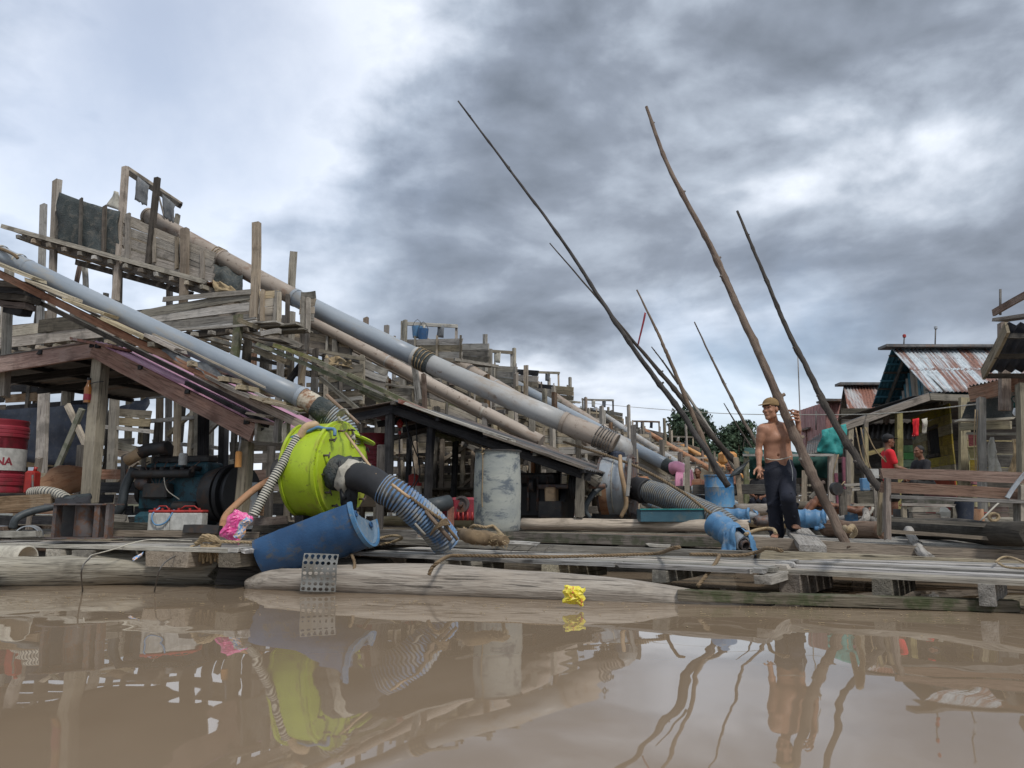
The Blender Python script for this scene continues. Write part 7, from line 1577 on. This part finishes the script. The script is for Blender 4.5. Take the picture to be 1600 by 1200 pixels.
    S_(H(0, .088, .015), H(0, .110, -.026), .0095 * k_, .014 * k_, k=.010 * k_); S_(H(-.012, .100, -.030), H(.012, .100, -.030), .0095 * k_, k=.008 * k_)
    S_(H(-.020, .086, -.056), H(.020, .086, -.056), .0075 * k_, k=.006 * k_); S_(H(-.017, .084, -.068), H(.017, .084, -.068), .008 * k_, k=.006 * k_); s.ell(H(0, .094, -.062), (.028 * k_, .006 * k_, .0025 * k_), ha, k=.003, sub=True)
    sdf_obj('body', s, skin, t)
    if eyes:
        for a_ in (-1, 1): lathe('eye', H(a_ * .031, .077, .012), fc, [(0, .001), (.004, .0055), (.007, .005), (.009, .001)], 'hair', t, 10); tube('eyebrow', [H(a_ * .014, .098, .031), H(a_ * .032, .094, .036), H(a_ * .05, .082, .031)], .0035, 'hair', t, 6, n=3)
    if pants:
        p = SDF(np.array([min(J[q].x for q in ('hipL', 'hipR', 'knL', 'knR', 'anL', 'anR')) - .22, min(J[q].y for q in ('hipL', 'hipR', 'knL', 'knR', 'anL', 'anR')) - .22, (min(J['knL'].z, J['knR'].z) if shorts else min(J['anL'].z, J['anR'].z)) - .12]), np.array([max(J[q].x for q in ('hipL', 'hipR', 'knL', 'knR', 'anL', 'anR')) + .22, max(J[q].y for q in ('hipL', 'hipR', 'knL', 'knR', 'anL', 'anR')) + .22, pe.z + .2]), h)
        tp = pe + (md - pe) * .22
        p.cap(hL.lerp(hR, .12) + (tp - pe), hL.lerp(hR, .88) + (tp - pe), .098 * k_, k=.02, sq=fl); p.cap(hL.lerp(hR, .1), hL.lerp(hR, .9), .118 * k_, k=.03, sq=(tuple(fr), 1.1))
        for q in 'LR':
            a_, b_, c_ = J['hip' + q], J['kn' + q], J['an' + q]
            if shorts: p.cap(a_, a_.lerp(b_, .85), .105 * k_, .10 * k_, k=.02)
            else:
                p.cap(a_, b_, .104 * k_, .082 * k_, k=.02); p.cap(b_, c_ - UP * .005, .080 * k_, .082 * k_, k=.008)
                rr = random.Random(3)
                for i in range(9):      # folds
                    u = (i + .5) / 9; base = b_.lerp(c_, u) if i % 2 else a_.lerp(b_, u); d_ = Vector((math.cos(i * 2.1), math.sin(i * 2.1), 0)); w_ = Vector((-d_.y, d_.x, .8 * (-1) ** i)); p.cap(base + d_ * .070 * k_ - w_ * .05, base + d_ * .073 * k_ + w_ * .05, .016, .010, k=.010)
        # cut off above the waist
        zc = (np.arange(p.n[2]) * h + p.lo[2]); cut = zc - (tp.z + .03 * k_); p.V = np.maximum(p.V, cut[None, None, :].astype(np.float32))
        if not shorts:
            for q in 'LR': pass
        sdf_obj('trousers' if not shorts else 'shorts', p, pants, t)
    if shirt:
        p = SDF(lo, hi, h); p.cap(sL.lerp(sR, .1), sL.lerp(sR, .9), .08 * k_, k=.03, sq=fl)
        for e in (.24, .76): p.cap(sL.lerp(sR, e) - UP * .05 * k_, hL.lerp(hR, .5 + (e - .5) * 1.4), .108 * k_, .112 * k_, k=.04, sq=fl)
        p.cap(ch, pe, .12 * k_, .12 * k_, k=.04)
        for q in 'LR': p.cap(J['sh' + q], J['sh' + q].lerp(J['el' + q], .62), .07 * k_, .062 * k_, k=.02)
        sdf_obj('shirt', p, shirt, t)
    if hair:
        p = SDF(np.array(hd) - .16 * k_, np.array(hd) + .17 * k_, h * .8); p.ell(H(0, -.022, .035), (.081 * k_, .094 * k_, .092 * k_), ha, k=.01); p.ell(H(0, .07, -.04), (.2 * k_, .078 * k_, .095 * k_), ha, k=.01, sub=True)
        sdf_obj('hair', p, 'hair', t)
    if cap:
        p = SDF(np.array(hd) - .2 * k_, np.array(hd) + .2 * k_, h * .8); p.ell(H(0, -.010, .055), (.088 * k_, .104 * k_, .085 * k_), ha, k=.01); zz = (np.stack(np.meshgrid(*[p.lo[q] + p.h * np.arange(p.n[q]) for q in range(3)], indexing='ij'), -1) - np.array(hd)) @ np.array(tuple(uf)); p.V = np.maximum(p.V, (.038 * k_ - zz).astype(np.float32))
        p.ell(H(0, .125, .046), (.066 * k_, .062 * k_, .008 * k_), (tuple(sf), tuple((fc - uf * .22).normalized()), tuple((uf + fc * .22).normalized())), k=.012 * k_); p.cap(H(0, -.01, .138), H(0, -.01, .142), .007 * k_, k=.004)
        sdf_obj('cap', p, cap, t)
    return t, H
Yb = 8.7
w_ = lambda x, y, Y=Yb: W(x, y, Y)
fr = Vector((-.28, -.95, 0)).normalized()
grip = w_(1238, 650, 8.50)
palm = w_(1246, 652, 8.58); pd = (W(1236, 668, 8.5) - W(1196, 575, 8.8)).normalized()
gh = [([w_(1248, 672, 8.60), w_(1247, 660, 8.60), w_(1245, 650, 8.58)], .030), ([w_(1246, 656, 8.57), w_(1244, 645, 8.56)], .030)]
for i in range(4):
    b_ = w_(1245.5, 660 - i * 5, 8.50 + .0); a_ = w_(1248, 658 - i * 5, 8.56); gh.append(([a_, w_(1243.5, 656.5 - i * 5, 8.42), w_(1238.5, 655.5 - i * 5, 8.40), w_(1235.5, 656.5 - i * 5, 8.44)], .0105 - .0006 * abs(i - 1.5)))
gh.append(([w_(1246, 656, 8.60), w_(1240, 646, 8.62), w_(1233, 641, 8.58)], .0125))
rh = [([w_(1186, 726, 8.58), w_(1186, 735, 8.56)], .027), ([w_(1186, 733, 8.56), w_(1188, 738, 8.54)], .030)]
for i, (x, y, dy) in enumerate(((1194, 735, 8.47), (1192, 741, 8.46), (1188, 746, 8.47), (1183, 747, 8.5))):
    rh.append(([w_(1187 + (x - 1187) * .3, 736 + (y - 736) * .3, 8.53), w_(1187 + (x - 1187) * .7, 736 + (y - 736) * .65, 8.49), w_(x, y, dy)], .0098))
rh.append(([w_(1184, 730, 8.56), w_(1179, 735, 8.5), w_(1178, 741, 8.46)], .0115))
J = dict(head=w_(1204, 640, 8.62), neck=w_(1210, 661, 8.72), chest=w_(1213, 685, 8.68), pelvis=w_(1217, 737, 8.72), shL=w_(1190.5, 670, 8.62), shR=w_(1232, 669, 8.74), elL=w_(1185.5, 702, 8.66), wrL=w_(1186, 725, 8.58), haL=w_(1189, 740, 8.5),
         elR=w_(1246, 690, 8.66), wrR=w_(1248, 669, 8.60), haR=w_(1244, 645, 8.55), hipL=w_(1208, 740, 8.68), hipR=w_(1229, 740, 8.74), knL=w_(1210, 786, 8.66), anL=w_(1214, 832, 8.76), toL=w_(1209, 839, 8.56), knR=w_(1231, 778, 8.42), anR=w_(1239, 818, 8.62), toR=w_(1246, 825, 8.42), fr=fr)
man, H = human('shirtless man in a khaki cap and dark trousers gripping the thickest leaning pole', J, .0062, 'skin', (-.80, -.60, .02), True, 'navy', None, 'khaki', True, {'R': gh, 'L': rh}, True)
tube('waist_band', [w_(1197, 716.5, 8.55), w_(1206, 718.5, 8.52), w_(1218, 718, 8.53), w_(1229, 715.5, 8.57), w_(1236, 713, 8.64)], .006, 'hosepale', man, 8, n=5)
tube('side_piping', [w_(1233, 716, 8.58), w_(1238, 735, 8.56), w_(1238, 755, 8.50), w_(1237, 772, 8.42)], .004, 'white', man, 5, n=6)
# the others
def sitting(label, x, ytop, Y, skin, shirt, pants, facing, sc=1.0, **k):
    c = W(x, ytop, Y); hz = c.z - .11 * sc; f = Vector((facing[0], facing[1], 0)).normalized(); s_ = f.cross(UP) * -1; b = Vector((c.x, c.y, 0)); Z = lambda v: b + UP * v
    hd = Z(hz); ne = Z(hz - .17 * sc) - f * .02; ch_ = Z(hz - .36 * sc) - f * .03; pe_ = Z(hz - .68 * sc) - f * .10
    J = dict(head=hd + f * .03, neck=ne, chest=ch_, pelvis=pe_, shL=Z(hz - .24 * sc) - s_ * .17 * sc, shR=Z(hz - .24 * sc) + s_ * .17 * sc, elL=Z(hz - .48 * sc) - s_ * .22 * sc + f * .08, elR=Z(hz - .48 * sc) + s_ * .22 * sc + f * .08, wrL=Z(hz - .55 * sc) - s_ * .08 + f * .28, wrR=Z(hz - .55 * sc) + s_ * .08 + f * .28,
             haL=Z(hz - .57 * sc) + f * .40 - s_ * .02, haR=Z(hz - .57 * sc) + f * .40 + s_ * .02, hipL=pe_ - s_ * .09, hipR=pe_ + s_ * .09, knL=pe_ - s_ * .12 + f * .40 + UP * .04, knR=pe_ + s_ * .12 + f * .40 + UP * .04, anL=pe_ - s_ * .12 + f * .42 - UP * .36, anR=pe_ + s_ * .12 + f * .42 - UP * .36, fr=f)
    J['toL'] = J['anL'] + f * .16 - UP * .04; J['toR'] = J['anR'] + f * .16 - UP * .04
    return human(label, J, .012, skin, facing, shirt is None, pants, shirt, **k)
def standing(label, x, ytop, Y, skin, shirt, pants, facing, lean=0.0, h=.012, arms='down', **k):
    c = W(x, ytop, Y); hz = c.z - .11; f = Vector((facing[0], facing[1], 0)).normalized(); s_ = f.cross(UP) * -1; b = Vector((c.x, c.y, 0)); Z = lambda v, q=0: b + UP * v + f * (q - lean)
    J = dict(head=Z(hz, lean + .03), neck=Z(hz - .17, lean * .8), chest=Z(hz - .38, lean * .6), pelvis=Z(hz - .72, 0), shL=Z(hz - .24, lean * .75) - s_ * .18, shR=Z(hz - .24, lean * .75) + s_ * .18, fr=f)
    for q, m_ in (('L', -1), ('R', 1)):
        J['el' + q] = J['sh' + q] + s_ * m_ * .05 - UP * .27 + f * .06; J['wr' + q] = J['el' + q] + (f * .22 - UP * .06 if arms == 'front' else f * .10 - UP * .22); J['ha' + q] = J['wr' + q] + (f * .15 - UP * .03 - s_ * m_ * .05 if arms == 'front' else f * .05 - UP * .14)
        J['hip' + q] = Z(hz - .74) + s_ * m_ * .09; J['kn' + q] = Z(hz - 1.12, .03) + s_ * m_ * .11; J['an' + q] = Z(hz - 1.50) + s_ * m_ * .11; J['to' + q] = J['an' + q] + f * .18 - UP * .05
    return human(label, J, h, skin, facing, shirt is None, pants, shirt, **k)
standing('man in a red shirt and black cap standing behind the left end of the bench', 1385, 680, 14.6, 'skindark', 'redcloth', 'hair', (1, -.15, 0), 0, .012, 'front', cap='capblack', shorts=True)
sitting('dark figure sitting in the shade behind the bench, facing left', 1437, 697, 15.5, 'skindark', 'blackcloth', 'hair', (-1, -.2, 0))
sitting('person in a dark shirt sitting by the green stall post, left behind the man', 1188, 728, 16.5, 'skindark', 'blackcloth', 'navy', (-.5, -.9, 0))
standing('shirtless worker in turquoise shorts bending beside the small pink pump', 1090, 731, 18.6, 'skindark', None, 'tealcloth', (-.45, -.9, -.1), .18, .012, 'down', shorts=True)
sitting('shirtless worker seen behind the leaning poles with his back bent', 1141, 722, 21, 'skindark', None, 'navy', (-.9, -.4, 0))
def lying():
    f = Vector((1, -.1, 0)).normalized(); s_ = Vector((.1, 1, 0)).normalized(); b = W(1296, 800, 13.6); Z = lambda a, z, q=0: Vector((b.x, b.y, .50)) + f * a + UP * z + s_ * q
    J = dict(head=Z(.75, .12), neck=Z(.60, .12), chest=Z(.42, .12), pelvis=Z(.08, .12), shL=Z(.52, .12, -.17), shR=Z(.52, .12, .17), elL=Z(.35, .08, -.26), elR=Z(.35, .08, .26), wrL=Z(.15, .14, -.2), wrR=Z(.15, .1, .22), haL=Z(.05, .18, -.12), haR=Z(.02, .1, .2), hipL=Z(.06, .12, -.09), hipR=Z(.06, .12, .09),
             knL=Z(-.22, .30, -.1), knR=Z(-.24, .24, .1), anL=Z(-.42, .02, -.12), anR=Z(-.45, .02, .1), toL=Z(-.56, -.02, -.12), toR=Z(-.6, -.02, .1), fr=UP)
    human('person lying on the far deck behind the thickest pole with bent bare legs', J, .012, 'skindark', (0.1, -1, .3), True, 'navy', shorts=True)
lying()

# ------------------------------------------------------------ small litter on the water and decks, laundry at the huts
def debris():
    rr = random.Random(11); vs = []; fs = []
    for k in range(330):
        x = rr.uniform(0, 1600); y = 924 + x * .018 + abs(rr.gauss(0, 16)); x, y = (x, y) if x > 370 or x < 330 else (350, y)
        c = G(x, y, .004); a = rr.uniform(0, 6.28); l = rr.choice((.003, .004, .006, .014)) * rr.uniform(.6, 1.3); w2 = min(l * .4, .003); d = Vector((math.cos(a), math.sin(a), 0)) * l; n = Vector((-math.sin(a), math.cos(a), 0)) * w2; b = len(vs)
        for z in (0, .002): vs += [c - d - n + UP * z, c + d - n + UP * z, c + d + n + UP * z, c - d + n + UP * z]
        fs += [(b + 4, b + 5, b + 6, b + 7), (b, b + 1, b + 5, b + 4), (b + 1, b + 2, b + 6, b + 5), (b + 2, b + 3, b + 7, b + 6), (b + 3, b, b + 4, b + 7)]
    tag(mobj('floating_debris', vs, fs, 'dry'), 'tiny twigs and chaff floating on the muddy water', 'debris', None, 'stuff')
debris()
for k, (x, y, w2, h2, Y, m_, lab) in enumerate(((1426, 655, 10, 26, 17.2, 'redcloth', 'red shirt hung'), (1440, 655, 9, 22, 17.2, 'hosepale', 'pale towel hung'), (1344, 672, 8, 22, 17.0, 'tarpblue', 'dark blue cloth hung'))):
    o = cloth('hung_cloth', (W(x, y, Y), W(x + w2, y - 2, Y), W(x + w2 - 1, y + h2, Y), W(x + 1, y + h2 + 1, Y)), m_, None, 6, 8, .08, .006, 0, k); tag(o, lab + ' under the porch roof of the yellow hut', 'cloth')
def clutter():
    rr = random.Random(19); lab = iter(range(40))
    spots = [(1408, 806, 11.5), (1440, 808, 12), (1475, 806, 12.5), (1525, 806, 11.6), (1548, 804, 12.4), (1330, 806, 13.5), (1300, 800, 14.5), (1212, 800, 14.2), (1255, 800, 15.2)]
    names = ('tin_can', 'wooden_crate', 'plastic_jug', 'tin_can', 'wooden_crate', 'plastic_jug', 'tin_can', 'wooden_crate', 'plastic_jug')
    desc = ('dark can under the table behind the bench', 'small grey crate beside the table behind the bench', 'pale jug near the table behind the bench', 'rusty can by the grey hut post', 'brown crate deep at the right behind the bench', 'blue jug on the work rack floor', 'dark can left of the work rack', 'small crate inside the tarp stall', 'pale jug inside the tarp stall')
    mt_ = ('iron', 'grey', 'hosepale', 'rustpipe', 'brown', 'bluebright', 'iron', 'mud', 'hosepale')
    for (x, y, Y), n, d, m_ in zip(spots, names, desc, mt_):
        c = W(x, y, Y); c.z = .36
        if 'crate' in n:
            t = thing(n, d, 'crate', c)
            for i in range(3):
                for s_ in (-1, 1): board('slat', c + Vector((-.2, s_ * .14, .06 + i * .1)), c + Vector((.2, s_ * .14, .06 + i * .1)), .08, .015, m_, t, segs=1); board('slat', c + Vector((s_ * .2, -.14, .06 + i * .1)), c + Vector((s_ * .2, .14, .06 + i * .1)), .08, .015, m_, t, segs=1)
            board('bottom_board', c + Vector((-.2, 0, .02)), c + Vector((.2, 0, .02)), .02, .27, m_, t, segs=1)
        else: tag(lathe(n, c, UP, [(0, .001), (0, .1), (.02, .11), (.22, .11), (.28, .06), (.3, .03), (.34, .03), (.34, .001)] if 'jug' in n else [(0, .001), (0, .1), (.01, .105), (.26, .105), (.27, .1), (.26, .09), (.1, .001)], m_, None, 18, Vector((1, 0, 0))), d, 'jug' if 'jug' in n else 'can')
clutter()

GROUPS = {'leaning_pole': 'poles leaning to the left over the rafts', 'sluice_tower': 'wooden sluice towers along the row', 'slurry_pipe': 'slurry pipes climbing the towers', 'float_log': 'logs lying on the rafts', 'walkway': 'plank walkways along the water',
          'blue_float': 'blue plastic wrapped floats', 'mooring_rope': 'ropes lying on the walkways', 'broadleaf_tree': 'trees behind the poles', 'battery': 'batteries under the engine', 'pail': 'pails in the top frame', 'timber_beam': 'timber beams behind the walkways',
          'raft_deck': 'raft decks', 'engine_shelter': 'engine shelters on the rafts', 'suction_hose': 'suction hoses of the pumps', 'pump': 'round casing pumps', 'plank_trough': 'descending plank troughs', 'plank_screen': 'plank screens behind the shelters', 'mooring_log': 'logs in the water before the walkways',
          'oil_drum': 'oil drums in the shelters', 'stick': 'sticks on the ribbed blue hose', 'hung_cloth': 'clothes hung under the porch', 'person': 'people on the rafts', 'antenna': 'rods on the hut ridge', 'lone_post': 'tall posts above the pipes'}
for o in list(COL.objects):
    b = o.name.split('.')[0]
    if o.parent is None and b in GROUPS and 'label' in o and 'group' not in o: o['group'] = GROUPS[b]
